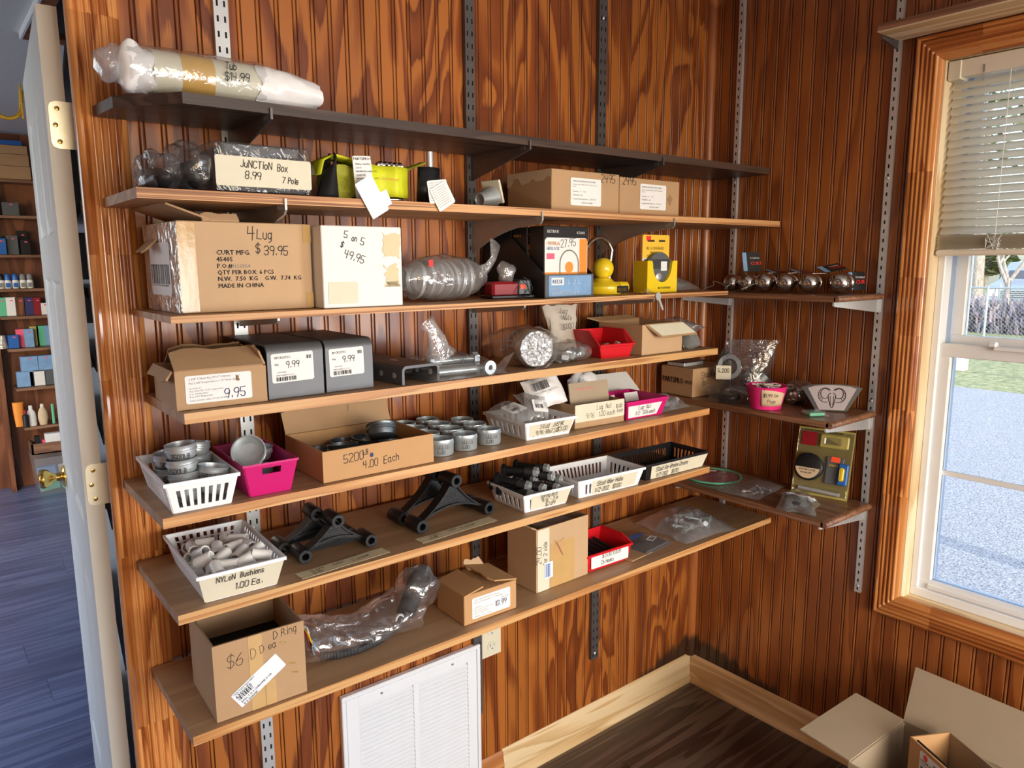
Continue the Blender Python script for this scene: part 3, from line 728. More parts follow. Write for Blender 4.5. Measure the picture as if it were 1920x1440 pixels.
# ------------------------------------------------------------------ air grille, outlet
g = thing('air_grille', 'white louvred return air grille on the wall below the shelves', 'air grille', (-1.425, -.0065, .0))
GX, GZ0, GZ1 = .433, .030, .485
mb = MB()
mb.box(0, -.012, GZ0, GX, .005, GZ0+.012, .002).box(0, -.012, GZ1-.012, GX, .005, GZ1, .002).box(0, -.012, GZ0+.012, .012, .005, GZ1-.012, .002).box(GX-.012, -.012, GZ0+.012, GX, .005, GZ1-.012, .002)
mb.build('outer_frame', 'grille_white', g)
a0, a1, b0, b1 = .047, GX-.044, GZ0+.042, GZ1-.042; mid = (a0+a1)/2
mb = MB().box(.013, -.010, GZ0+.013, a0, -.002, GZ1-.013, .001).box(a1, -.010, GZ0+.013, GX-.013, -.002, GZ1-.013, .001).box(a0, -.010, b1, a1, -.002, GZ1-.013, .001).box(a0, -.010, GZ0+.013, a1, -.002, b0, .001).box(mid-.0085, -.010, b0, mid+.0085, -.002, b1, .001)
mb.build('panel', 'grille_white', g)
lw_ = mid-.0085-a0-.001
lp = [(-.0115,-.0012),(-.0115,.0010),(-.0100,.0018),(.0010,.0118),(.0016,.0112),(-.0095,.0006),(-.0108,-.0012)]
lou = MB().add([(0, a, b) for a, b in lp]+[(lw_, a, b) for a, b in lp], [tuple(range(7))[::-1], tuple(range(7, 14))]+[(i, (i+1) % 7, 7+(i+1) % 7, 7+i) for i in range(7)]).mesh('louver', 'grille_white')
nl = int((b1-b0)/.0127)
for i in range(nl):
    for xx in (a0+.0005, mid+.009): place('louver', lou, g, (xx, 0, b0+.002+i*.0127))
MB().box(a0-.01, .0020, b0-.01, a1+.01, .0024, b1+.01).build('duct_shadow', 'slot_dark', g)
for xx in (.11, GX-.10): MB().box(xx, -.0125, GZ1-.030, xx+.006, -.0098, GZ1-.026).build('latch_slot', 'print_grey', g)
ot = thing('wall_outlet', 'ivory double wall outlet beside the air grille', 'outlet', (-.942, -.001, .425))
MB().box(-.035, -.005, 0, .035, 0, .114, .002).build('plate', 'ivory_plate', ot)
for zz in (.032, .080):
    MB().add([(math.cos(a)*.0165, -.0058, zz+max(-.0135, min(.0135, math.sin(a)*.0175))) for a in [2*math.pi*k/24 for k in range(24)]], [tuple(range(24))]).build('receptacle', 'pvc_cream', ot, solid=.0015, offs=0)
    MB().box(-.0075, -.0070, zz-.001, -.0060, -.0062, zz+.008).box(.0060, -.0070, zz, .0075, -.0062, zz+.007).lathe([(.0022, 0), (.0022, .0006)], 10, Matrix.Translation((0, -.0064, zz-.007)) @ Matrix.Rotation(R(90), 4, 'X')).build('socket_slots', 'slot_dark', ot)
# ------------------------------------------------------------------ door
dr = struct(bpy.data.objects.new('door_1', None)); COL.objects.link(dr); dr.location = (-1.887, .100, .012); dr.rotation_euler = (0, 0, R(-4.2))
tag(dr, 'cream six-panel door standing open beside the shelf wall', 'door')
DW, DT, DH = .76, .035, 2.042
# slab: local x from -DT (left face) to 0, y along the width, z up; left face carries the six sunk panels
MB().box(-DT+.006, 0, 0, 0, DW, DH).build('core', 'door_paint', dr)
yc = [0, .105, .355, .405, .655, DW]; zc = [0, .20, .83, .98, 1.52, 1.62, 1.92, DH]
cols = [v/DW for v in yc]; rows = [v/DH for v in zc]
MB().wall((-DT, DW, 0), (-DT, 0, 0), (-DT, DW, DH), (-DT, 0, DH), [1-c for c in cols[::-1]], rows, lambda i, j: not (i in (1, 3) and j in (1, 3, 5))).build('stiles_and_rails', 'door_paint', dr)
MB().box(-DT, -.0002, 0, -DT+.006, 0, DH).box(-DT, 0, DH-.0002, -DT+.006, DW, DH).box(-DT, DW-.0003, 0, -DT+.006, DW, DH).build('edge_lip', 'door_paint', dr)
for (ya, yb) in ((.105, .355), (.405, .655)):
    for (za, zb) in ((.20, .83), (.98, 1.52), (1.62, 1.92)):
        mb = MB()
        def rr(i, xx): return [(xx, ya+i, za+i), (xx, yb-i, za+i), (xx, yb-i, zb-i), (xx, ya+i, zb-i)]
        ls_ = [rr(0, -DT), rr(.010, -DT+.0055), rr(.018, -DT+.0055), rr(.045, -DT+.0008)]
        mb.v = sum(ls_, [])
        for k in range(3):
            for i in range(4): mb.f.append((k*4+i, k*4+(i+1) % 4, (k+1)*4+(i+1) % 4, (k+1)*4+i))
        mb.f.append((12, 13, 14, 15))
        mb.build('panel', 'door_paint', dr)
for zc_ in (1.823, 1.098, .30):
    h = MB()
    pl = [(-.0305, -.0445+.012), (-.0305+.0035, -.0445+.0035), (-.0305+.012, -.0445), (.010, -.0445), (.010, .0445), (-.0305+.012, .0445), (-.0305+.0035, .0445-.0035), (-.0305, .0445-.012)]
    ho = MB().add([(a, -.0022, zc_+b) for a, b in pl]+[(a, -.0004, zc_+b) for a, b in pl], [tuple(range(8)), tuple(range(8, 16))[::-1]]+[(i, 8+i, 8+(i+1) % 8, (i+1) % 8) for i in range(8)]).build('hinge', 'hinge_metal', dr)
    kb = MB()
    for k in range(5): kb.cyl((.0145, .001, zc_-.0445+k*.0178), (.0145, .001, zc_-.0445+k*.0178+.0170), .0060, 12)
    kb.build('hinge_knuckle', 'hinge_metal', ho, smooth=40)
    for (a, b) in ((-.016, .031), (-.021, 0), (-.016, -.031)): MB().lathe([(.0046, 0), (.0046, .0006), (.0030, .0012), (.0005, .0012)], 12, Matrix.Translation((a, -.0022, zc_+b)) @ Matrix.Rotation(R(90), 4, 'X')).build('hinge_screw', 'brass', ho, smooth=40)
    for (a, b) in ((-.016, .031), (-.021, 0), (-.016, -.031)): MB().box(a-.0022, -.0037, zc_+b-.0004, a+.0022, -.0034, zc_+b+.0004).box(a-.0004, -.0037, zc_+b-.0022, a+.0004, -.0034, zc_+b+.0022).build('screw_cross', 'slot_dark', ho)
kp = [(.001, 0), (.032, 0), (.032, .004), (.026, .008), (.014, .011), (.011, .022), (.013, .032), (.022, .040), (.027, .050), (.0275, .058), (.024, .064), (.012, .067), (.001, .067)]
MB().lathe(kp, 28, Matrix.Translation((-DT, .69, .955)) @ Matrix.Rotation(R(-90), 4, 'Y')).build('door_knob', 'brass', dr, smooth=40)
hk = thing('coat_hook', 'yellow hook hung over the far edge of the open door', 'hook', (-1.868, .862, 1.99), -4.2)
pts = [(0.000,0,.03),(-.006,0,.028)]+[(-.045+.034*math.cos(a)*1.0-.000, 0, -.035+.034*math.sin(a)) for a in [R(20-t*11) for t in range(0, 21)]]
MB().tube([(-.004,0,.045),(-.006,0,.015)]+[(-.040+.033*math.cos(a), 0, .002+.033*math.sin(a)) for a in [R(8-t*12) for t in range(0, 17)]], .0052, 10).build('hook_arm', 'yellow_metal', hk, smooth=60)
MB().box(-.008, -.008, -.03, -.003, .008, .06, .001).build('hook_plate', 'yellow_metal', hk)

# ------------------------------------------------------------------ the room beyond the doorway
FY = 4.60
ff = struct(MB().box(-4.0, .11, -.06, .5, FY+.1, -.004).build('floor_2', 'far_floor_plank_skylit'))
planks(ff, 'far_floor_plank_skylit', -3.4, .2, .11, FY, w=.18, L=1.22, seed=8)
struct(MB().box(-4.0, FY, 0, .5, FY+.1, CZ).build('wall_far', 'far_wall_wood'))
struct(MB().box(-4.1, .1, 0, -4.0, FY, .55).box(-4.1, .1, 2.3, -4.0, FY, CZ).box(-4.1, .1, .55, -4.0, .9, 2.3).box(-4.1, 3.7, .55, -4.0, FY, 2.3).build('wall_far_left', 'plaster'))
struct(MB().box(.5, .1, 0, .6, FY+.1, CZ).build('wall_far_right', 'plaster'))
struct(MB().box(-4.1, .12, CZ, .6, FY+.1, CZ+.08).build('ceiling_2', 'ceiling_paint'))
struct(MB().box(-4.0, FY-.03, 2.35, .5, FY, CZ).build('trim_4', 'far_wall_wood'))
# attic hatch frame on the far ceiling
hf = thing('ceiling_hatch', 'wood framed ceiling hatch seen above the open door', 'hatch', (-1.738, 1.30, 2.415))
MB().box(.0, .50, 0, .6, .58, .025).box(.004, -.3, 0, .05, .50, .025).box(.05, -.3, 0, .6, -.24, .025).build('frame', 'far_wall_wood', hf)
MB().box(-.004, -.3, -.003, .004, .585, .025).build('white_edge', 'vinyl_white', hf)
MB().box(.05, -.24, .018, .6, .50, .024).build('opening', 'slot_dark', hf)
# far shelves
fz = [2.13, 1.894, 1.634, 1.407, 1.222, 1.003, .733, .46]
SY = 4.45
fr_ = thing('display_shelving', 'dark wooden display shelving on the far wall beyond the door', 'shelving', (-1.72, SY, 0))
MB().box(-.045, .0, 0, -.018, .15, 2.35).build('side_board', 'far_wall_wood', fr_)
MB().box(-.0, .14, 0, .75, .148, 2.35).build('back_board', 'far_wall_wood', fr_)
for i, z in enumerate(fz): MB().box(.0 if i < 5 else .02*(i-4), -.012*i, z-.018, .75, .14, z).build('shelf_board', 'far_shelf_wood', fr_)
FN = ['highest', 'second', 'third', 'fourth', 'fifth', 'sixth', 'seventh', 'lowest']
def fbox(x0, w, z, h, mat, name, label, d=.06, y=SY+.01, top=None, sticker=True):
    o = thing(name, label, name.split('_')[-1], (x0, y, z))
    MB().box(0, 0, 0, w, d, h, .001).build('body', mat, o)
    if sticker: MB().box(w*.45, -.0012, h*.80, w*.45+.016, -.0002, h*.80+.008).build('price_sticker', 'print_pink', o)
    return o
def X(u): return -1.722+u*.0031   # position along the far shelves
for i, (u, w, z, h, mat, lab) in enumerate([
    (22, .20, 2.134, .085, 'cardboard', 'brown carton lying lowest on the top far shelf'), (24, .19, 2.221, .075, 'cardboard', 'brown carton stacked in the middle on the top far shelf'), (23, .19, 2.298, .055, 'cardboard', 'brown carton stacked highest on the top far shelf'),
    (30, .14, 2.355, .030, 'print_blue', 'dark blue packet on the brown cartons of the top far shelf')]):
    fbox(X(u), w, z, h, mat, 'far_carton' if i < 3 else 'far_packet', lab, .11, sticker=False)
fbox(X(-4), .07, 1.896, .14, 'box_black', 'black_box', 'black box at the left on the second far shelf')
fbox(X(27), .095, 1.896, .085, 'slate_plastic', 'green_front_box', 'black box with a pale green front on the second far shelf')
bx_ = fbox(X(0), .06, 1.637, .125, 'print_blue', 'musk_box', 'blue MUSK box standing behind the front one', y=SY+.05); printed(bx_, [('MUSK', .02, F(.002, -.001, .09))], 'paper_white', bold=.02)
bx_ = fbox(X(6), .062, 1.637, .105, 'print_blue', 'musk_box', 'blue MUSK box standing in front on the third far shelf', y=SY-.02); printed(bx_, [('MUSK', .02, F(.006, -.001, .075))], 'paper_white', bold=.02)
fbox(X(28), .065, 1.637, .125, 'slate_plastic', 'perfume_box', 'dark grey perfume box beside the MUSK boxes')
fbox(X(53), .055, 1.637, .10, 'box_black', 'perfume_box', 'black perfume box at the right of the third far shelf')
fbox(X(50), .06, 1.637, .16, 'box_black', 'perfume_box', 'tall black box behind the other black one', y=SY+.075)
rb = [(.001, 0), (.017, 0), (.020, .006), (.0205, .05), (.017, .054), (.0165, .058)]
rc = [(.0180, .056), (.0185, .075), (.016, .090), (.010, .098), (.001, .0995)]
for i, (u, cm, lab) in enumerate(((4, 'box_black', 'roll-on bottle with a black cap on the far shelf'), (16, 'print_blue', 'roll-on bottle with a blue cap beside the black-capped one'), (30, 'print_blue', 'roll-on bottle with a blue cap beside a grey-capped one'), (44, 'print_grey', 'roll-on bottle with a grey cap beside a blue-capped one'), (57, 'print_grey', 'rightmost roll-on bottle with a grey cap on the far shelf'))):
    o = thing('roll_on_bottle', lab, 'bottle', (X(u)+.02, SY+.02, 1.409), 0, 'roll-on bottles on the far shelf')
    MB().lathe(rb, 16).build('bottle_body', 'paper_white', o, smooth=50); MB().lathe(rc, 16).build('cap', cm, o, smooth=50)
    MB().box(-.014, -.0212, .008, .014, -.019, .038).build('front_label', 'print_blue' if cm == 'print_blue' else 'print_grey', o)
for i, (u, w, h, mat, lab) in enumerate(((-3, .055, .125, 'tile_green', 'pale green box with grass print on the far shelf'), (14, .057, .125, 'paper_white', 'plain white box on the far shelf'), (31, .056, .122, 'far_wall_wood', 'maroon brown box on the far shelf'), (47, .056, .122, 'ink_blue', 'deep purple box on the far shelf'), (64, .046, .12, 'red_lens', 'dark red box on the far shelf'), (79, .04, .08, 'cardboard_white', 'small white box behind the door edge on the far shelf'))):
    fbox(X(u), w, 1.224, h, mat, 'scent_box', lab)
for i, (u, w, h, mat, lab, yy) in enumerate(((10, .06, .09, 'print_blue', 'short dark blue box on the far shelf with pastel boxes', -.02), (27, .05, .125, 'print_pink', 'lilac patterned box on the far shelf with pastel boxes', .02), (41, .055, .125, 'print_pale_blue', 'pale lavender box on the far shelf with pastel boxes', .0), (54, .05, .14, 'blister_card', 'olive yellow box on the far shelf with pastel boxes', .04), (66, .05, .14, 'tile_green', 'pale green marbled box on the far shelf with pastel boxes', .04), (82, .06, .14, 'print_pale_blue', 'sky blue box at the right of the pastel boxes', .04))):
    fbox(X(u), w, 1.005, h, mat, 'pastel_box', lab, y=SY+yy, sticker=i < 3)
o = thing('gift_bag', 'small clear gift bag on the far shelf with pastel boxes', 'bag', (X(0), SY, 1.005)); MB().grid(lambda u, v: (.03*math.cos(u*6.283)*(1-.4*v), .02*math.sin(u*6.283), .09*v), 12, 5, True).build('film', 'milky_film', o, smooth=60)
for i, (u, w, z, h, mat, lab) in enumerate(((18, .10, .736, .105, 'print_pale_blue', 'silver lilac box at the lower left of the gift boxes'), (42, .020, .736, .10, 'paper_white', 'narrow white box between the gift boxes'), (48, .075, .736, .10, 'cardboard_white', 'pearl white box in the lower row of gift boxes'), (70, .085, .736, .105, 'slate_plastic', 'grey box with a cream name plate in the gift box row'), (28, .10, .843, .10, 'print_pale_blue', 'silver lilac box on top of the gift box row'), (61, .092, .843, .10, 'print_pale_blue', 'blue grey box with a dark wave on top of the gift box row'))):
    fbox(X(u), w, z, h, mat, 'gift_box', lab, y=SY-.03, sticker=i > 3)
def bottle(u, z, prof, mat, cap, lab, y=SY-.05, sx=1, sy=.55):
    o = thing('lotion_bottle', lab, 'bottle', (X(u), y, z)); o.scale = (sx, sy, 1)
    MB().lathe(prof, 16).build('bottle_body', mat, o, smooth=50)
    if cap: MB().lathe([(.012, prof[-1][1]), (.0125, prof[-1][1]+.004), (.011, prof[-1][1]+.026), (.001, prof[-1][1]+.027)], 12).build('cap', cap, o, smooth=40)
    return o
bp = [(.001, 0), (.027, 0), (.030, .01), (.029, .07), (.024, .10), (.012, .115), (.011, .118)]
bottle(36, .462, bp, 'paper_white', 'cardboard_white', 'white pump lotion bottle on the far toiletries shelf')
bottle(58, .462, [(.001, 0), (.022, 0), (.031, .05), (.028, .09), (.016, .118), (.012, .122)], 'paper_tan', 'pvc_cream', 'tan oval lotion bottle with a cream cap on the far toiletries shelf')
bottle(24, .462, [(.001, 0), (.018, 0), (.019, .085), (.010, .092), (.010, .095)], 'box_black', 'red_lens', 'black spray bottle with a red cap on the far toiletries shelf', SY-.08)
bottle(78, .462, [(.001, 0), (.009, 0), (.009, .14), (.001, .141)], 'tile_green', None, 'slim teal tube on the far toiletries shelf')
bottle(96, .462, [(.001, 0), (.012, 0), (.014, .02), (.021, .10), (.022, .15), (.001, .151)], 'paper_tan', 'box_black', 'tan squeeze tube standing on the far toiletries shelf')
bottle(14, .462, [(.001, 0), (.024, 0), (.030, .08), (.034, .17), (.001, .171)], 'print_orange', None, 'orange pouch with a teal top on the far toiletries shelf', SY-.02)
bn = thing('clear_storage_bin', 'clear plastic storage bin of packets on the far floor', 'bin', (-1.62, 4.25, .0)); 
MB().add([(0,0,0),(.5,0,0),(.5,.25,0),(0,.25,0),(-.02,-.02,.26),(.52,-.02,.26),(.52,.27,.26),(-.02,.27,.26)], [(3,2,1,0),(0,1,5,4),(1,2,6,5),(2,3,7,6),(3,0,4,7)]).build('bin_shell', 'milky_film', bn)
rnd = random.Random(5)
for i in range(6):
    tag(MB().box(-.06, -.02, 0, .06, .02, .07, .004).build('packet', rnd.choice(['paper_white', 'print_pale_blue', 'tile_green']), None, loc=(-1.55+(i % 3)*.13, 4.33+(i//3)*.07, .008+(i//3)*.09), rot=(R(rnd.uniform(-15, 15)), R(rnd.uniform(-14, 14)), R(rnd.uniform(-20, 20)))), 'loose packet lying in the clear storage bin', 'packet', 'packets in the clear storage bin')
tr2 = thing('toiletry_tray', 'brown wooden tray of mixed toiletries low on the far shelving', 'tray', (-1.64, 4.30, .275))
MB().box(0, 0, 0, .55, .012, .075).box(0, 0, 0, .012, .2, .075).box(0, .19, 0, .55, .2, .075).box(.54, 0, 0, .55, .2, .075).box(0, 0, 0, .55, .2, .008).build('tray_box', 'far_shelf_wood', tr2)
for i, (u, w, h, mat, lab) in enumerate(((.03, .03, .11, 'box_black', 'black jar in the far toiletry tray'), (.09, .09, .12, 'paper_white', 'clear white pot in the far toiletry tray'), (.19, .08, .11, 'print_pale_blue', 'white box in the far toiletry tray'), (.07, .02, .08, 'print_pink', 'pink comb in the far toiletry tray'), (.29, .05, .10, 'slate_plastic', 'grey case in the far toiletry tray'), (.36, .05, .09, 'cardboard_white', 'pale soap box in the far toiletry tray'))):
    fbox(-1.64+u, w, .284, h, mat, 'toiletry_item', lab, .05, 4.34, sticker=False)
# shelving right behind the open door
ds = thing('dark_shelving', 'dark shelving with pale shelf edges in the gap behind the door', 'shelving', (-1.860, .20, 0), -7)
MB().box(.012, 0, 0, .30, .012, 2.15).box(.012, 1.3, 0, .30, 1.312, 2.15).box(.29, 0, 0, .30, 1.3, 2.15).build('carcass', 'box_black', ds)
for z in (2.02, 1.70, 1.513, 1.354, 1.189, .989, .64, .30):
    MB().box(.0, .013, z-.020, .29, 1.3, z).build('shelf_board', 'cardboard_white', ds); MB().box(-.002, .013, z-.022, .0, 1.3, z+.001).build('pale_edge', 'cardboard_white', ds)

# ------------------------------------------------------------------ outside
GZ = -.35
gr = struct(MB().box(.16, -14, GZ-.1, 10.2, 24, GZ).build('ground_gravel', 'gravel'))
struct(MB().box(10.2, -14, GZ-.1, 60, 40, GZ-.002).build('ground_grass', 'grass'))
def V2(x, y): return Vector((x, y, GZ))
fn = thing('chain_fence', 'grey chain-link fence across the yard outside', 'fence', (19.0, 0, GZ))
for i in range(7): MB().cyl((0, -4+i*2.4, 0), (0, -4+i*2.4, 1.25), .03, 8).build('post', 'galvanized', fn, smooth=40)
MB().cyl((0, -4, 1.22), (0, 10.4, 1.22), .022, 8).build('top_rail', 'galvanized', fn, smooth=40)
mb = MB()
for i in range(24, 150):
    for sgn in (1, -1):
        y0 = -4+i*.10; 
        a = (0, y0, .03); b = (0, y0+sgn*1.19, 1.22)
        if min(a[1], b[1]) < -4 or max(a[1], b[1]) > 10.4: continue
        mb.tube([a, b], .0022, 3, False)
tag(mb.build('wire_mesh', 'galvanized', fn), kind='stuff')
# pickup truck
tk = thing('pickup_truck', 'silver pickup truck parked nose-on beyond the fence', 'truck', (25.2, 6.75, GZ), 6)
def prof_x(poly, y0, y1, mb, taper=0):
    n = len(poly); mb.add([(a, y0+taper*max(0, b-1.1), b) for a, b in poly]+[(a, y1-taper*max(0, b-1.1), b) for a, b in poly], [tuple(range(n)), tuple(range(n, 2*n))[::-1]]+[(i, n+i, n+(i+1) % n, (i+1) % n) for i in range(n)]); return mb
body = [(0,.45),(0,1.02),(.08,1.12),(1.15,1.25),(1.75,1.83),(3.1,1.85),(3.35,1.22),(5.3,1.2),(5.3,.5)]
prof_x(body, -.95, .95, MB(), .25).build('truck_body', 'galvanized', tk, smooth=30)
prof_x([(1.22,1.30),(1.76,1.79),(1.74,1.80),(1.19,1.31)], -.80, .80, MB(), .2).build('windscreen', 'slate_plastic', tk)
MB().box(-.03, -.62, .68, 0, .62, .98, .01).build('grille', 'zinc', tk)
for k in range(4): MB().box(-.045, -.58, .72+k*.062, -.03, .58, .745+k*.062).build('grille_bar', 'slate_plastic', tk)
MB().box(-.03, -.90, .74, .02, -.66, .98, .02).build('headlight', 'paper_white', tk); MB().box(-.03, .66, .74, .02, .90, .98, .02).build('headlight', 'paper_white', tk)
MB().box(-.12, -.96, .45, .02, .96, .64, .03).build('bumper', 'chrome', tk)
for yy in (-.95, .75):
    for xx in (.95, 4.2): MB().cyl((xx, yy, .37), (xx, yy+.2, .37), .37, 20).build('wheel', 'rubber', tk, smooth=40)
# bare tree
def tree_limbs(mb, p, d, L, r, depth, rnd):
    q = p+d*L; m_ = p+d*L*.5+Vector((rnd.uniform(-.05, .05), rnd.uniform(-.05, .05), 0))*L
    mb.tube([p, m_, q], [r, r*.85, r*.7], 7)
    if depth == 0: return
    for k in range(3 if depth > 1 else 2):
        ax = Vector((rnd.uniform(-1, 1), rnd.uniform(-1, 1), rnd.uniform(.1, .6)))
        tree_limbs(mb, q-d*L*rnd.uniform(0, .25), (d*.8+ax*.62).normalized(), L*rnd.uniform(.6, .8), r*.58, depth-1, rnd)
bt = thing('bare_tree', 'pale bare young tree in front of the parked truck outside', 'tree', (21.9, 6.1, GZ))
mb = MB(); tree_limbs(mb, Vector((0,0,0)), Vector((0,0,1)), 1.40, .10, 5, random.Random(12)); mb.build('trunk_and_branches', 'grey_bark', bt, smooth=60)
for i, (x, y, r, lab) in enumerate(((38, 12.6, .30, 'thick pine trunk at the left in the distance outside'), (48, 21.5, .24, 'thinner pine trunk beside the thick one in the distance'))):
    o = thing('pine_tree', lab, 'tree', (x, y, GZ)); MB().tube([(0,0,0),(.1,.1,4),(0,.2,9)], [r, r*.8, r*.5], 10).build('trunk', 'grey_bark', o, smooth=60)
    rnd = random.Random(30+i); mb = MB()
    for k in range(350):
        p = Vector((rnd.gauss(0, 1.6), rnd.gauss(0, 1.6), 6+rnd.uniform(0, 5))); a = rnd.uniform(0, 6.28); s_ = rnd.uniform(.15, .4)
        e = Vector((math.cos(a), math.sin(a), rnd.uniform(-.5, .5)))*s_; f_ = Vector((-e.y, e.x, rnd.uniform(-.2, .2)))*.5; mb.add([p-e-f_, p+e-f_, p+e+f_, p-e+f_], [(0,1,2,3)])
    tag(mb.build('needles', 'leaf', o), kind='stuff')
rnd = random.Random(9)
hd = thing('hedge', 'reddish twiggy hedge along the fence outside', 'hedge', (20.3, 5.2, GZ)); mb = MB()
for k in range(2200):
    p = Vector((rnd.gauss(0, .22), rnd.uniform(-1.8, 1.6), abs(rnd.gauss(.36, .24)))); a = rnd.uniform(0, 6.28); s_ = rnd.uniform(.015, .04)
    e = Vector((math.cos(a), math.sin(a), rnd.uniform(-.6, .6)))*s_; f_ = Vector((-e.y, e.x, rnd.uniform(-.3, .3)))*.6; mb.add([p-e-f_, p+e-f_, p+e+f_, p-e+f_], [(0,1,2,3)])
tag(mb.build('twigs', 'hedge_leaf', hd), kind='stuff')
for i, (x, y, sc_, lab) in enumerate(((56, 18.5, .5, 'dark treetop mass at the left of the skyline outside'), (60, 27, .55, 'dark treetop mass in the middle of the skyline outside'), (54, 11, .5, 'dark treetop mass at the right of the skyline outside'))):
    o = thing('distant_tree', lab, 'tree', (x, y, GZ)); mb = MB(); rnd = random.Random(50+i)
    for k in range(1500):
        v = Vector((rnd.gauss(0, 1), rnd.gauss(0, 1), rnd.gauss(0, 1))).normalized()*rnd.uniform(1.8, 3.2)*sc_; p = v+Vector((0, 0, 5*sc_)); s_ = rnd.uniform(.2, .5)
        a = rnd.uniform(0, 6.28); e = Vector((math.cos(a), math.sin(a), rnd.uniform(-.6, .6)))*s_; f_ = Vector((-e.y, e.x, rnd.uniform(-.3, .3)))*.6; mb.add([p-e-f_, p+e-f_, p+e+f_, p-e+f_], [(0,1,2,3)])
    tag(mb.build('foliage', 'leaf', o), kind='stuff'); MB().tube([(0,0,0),(0,0,4*sc_)], .25, 8).build('trunk', 'grey_bark', o, smooth=60)
pp = thing('unseen_shade_post', 'unseen white post left of the window, shading the gravel', 'post', (3.45, 1.75, GZ)); MB().box(-.07, -.07, 0, .07, .07, 3.0, .01).build('shaft', 'vinyl_white', pp); MB().box(-.10, -.10, 0, .10, .10, .12, .01).build('base_block', 'vinyl_white', pp)  # out of the camera's view; kept to cast the shade band on the gravel
cn = thing('blue_canopy', 'blue flat canopy with posts far behind the truck', 'canopy', (40, 10.6, GZ)); MB().box(-2, -3, 2.5, 2, 1.2, 3.0, .02).build('roof', 'print_blue', cn)
mb = MB()
for a in (-1.9, 1.8):
    for b in (-2.9, 1.0): MB().box(a, b, 0, a+.1, b+.1, 2.5).build('post', 'dark_steel', cn)
# white post outside, seen at the left of the upper pane
ws = thing('white_post', 'thick white post at the left of the upper window pane outside', 'post', (12.0, 3.51, GZ), 0)
MB().box(0, 0, 0, .12, .32, 3.2, .01).build('shaft', 'vinyl_white', ws); MB().box(-.05, -.05, 0, .17, .37, .2, .01).build('base_block', 'vinyl_white', ws)
# ------------------------------------------------------------------ goods: shared builders
def nz(p, f, seed): return noise.noise(Vector(p)*f+Vector((seed*3.1, seed*1.7, seed*.9)))
def blob(c, r, seed, amp=.006, f=45, nu=30, nv=16, e=.8, zmin=None, mb=None, squash=None):
    mb = mb or MB()
    def sg(t): return math.copysign(abs(t)**e, t)
    def fn(u, v):
        a = 2*math.pi*u; b = math.pi*(v-.5)
        p = Vector((r[0]*sg(math.cos(b))*sg(math.cos(a)), r[1]*sg(math.cos(b))*sg(math.sin(a)), r[2]*sg(math.sin(b))))
        d = nz(p, f, seed)*amp+nz(p, f*2.4, seed+5)*amp*.5
        p = p*(1+d/max(.012, p.length))+Vector(c)
        if squash: p = squash(p)
        if zmin is not None and p.z < zmin: p.z = zmin
        return p
    return mb.grid(fn, nu, nv, True)
def pillow(w, d, h, seed, amp=.003, f=40, m=None, nu=22, nv=16, mb=None, fill=None):
    # a flat bag lying in the x-y plane: two films joined along a flat seam
    mb = mb or MB()
    for s in (1, 0):
        def fn(u, v):
            e = math.sin(math.pi*min(1, max(0, u)))**.6*math.sin(math.pi*min(1, max(0, v)))**.6
            g = fill(u, v) if fill else 1
            p = Vector((w*u, d*v, 0)); k = nz(p, f, seed+s)
            z = (h*e*g+abs(k)*amp*2.2*(.3+e) if s else .0006+abs(k)*amp*.3)
            return (w*u+nz(p, 20, seed+9)*amp*1.6, d*v+nz(p, 22, seed+4)*amp*1.6, z)
        mb.grid(fn, nu, nv, m=m)
    return mb
def neck(path, radii, seed, amp=.25, flat=.35, n=14, mb=None):
    # gathered mouth of a bag: a ruffled, flattened tube
    mb = mb or MB(); N = len(path); path = [Vector(p) for p in path]; vs = []; fs = []
    for i, p in enumerate(path):
        t = (path[min(i+1, N-1)]-path[max(i-1, 0)]).normalized(); s_ = t.cross(Vector((0, 1, .2))).normalized(); q = t.cross(s_)
        for k in range(n):
            a = 2*math.pi*k/n; rr = radii[i]*(1+amp*nz((math.cos(a)*2, math.sin(a)*2, i*.6), 1.3, seed))
            vs.append(p+s_*math.cos(a)*rr+q*math.sin(a)*rr*flat)
    for i in range(N-1):
        for k in range(n): fs.append((i*n+k, i*n+(k+1) % n, (i+1)*n+(k+1) % n, (i+1)*n+k))
    return mb.add(vs, fs)
def carton(name, label, pos, yaw, w, d, h, mat, closed=True, th=.004, cat='box', top_mat=None):
    o = thing(name, label, cat, pos, yaw)
    if closed: MB().box(0, 0, 0, w, d, h, .0015).build('body', mat, o)
    else:
        MB().box(0, 0, 0, w, th, h).box(0, d-th, 0, w, d, h).box(0, th, 0, th, d-th, h).box(w-th, th, 0, w, d-th, h).box(th, th, 0, w-th, d-th, th).build('body', mat, o)
    return o
def flap(parent, p, q, v, mat, th=.0035, name='flap', wave=0, seed=1):
    # a card flap hinged on the line p-q, reaching along v
    p, q, v = Vector(p), Vector(q), Vector(v); n = (q-p).cross(v).normalized()*th; N = 6; mb = MB(); rnd = random.Random(seed)
    top = []; 
    for k in range(N+1):
        t = k/N; e = v*(1+rnd.uniform(-wave, wave)); a = p*(1-t)+q*t; top.append((a, a+e))
    vs = []
    for a, b in top: vs += [a, b, b+n, a+n]
    fs = []
    for k in range(N):
        i, j = 4*k, 4*(k+1); fs += [(i, j, j+1, i+1), (i+1, j+1, j+2, i+2), (i+2, j+2, j+3, i+3), (i+3, j+3, j, i)]
    fs += [(0,1,2,3), (4*N+3, 4*N+2, 4*N+1, 4*N)]
    mb.add(vs, fs); return mb.build(name, mat, parent)
def flat_label(parent, x, z, w, h, mat='paper_white', y=-.0008, rot=0, name='paper_label'):
    return sheet(name, parent, F(x, y+.0004, z, rot), w, h, mat, .0004)
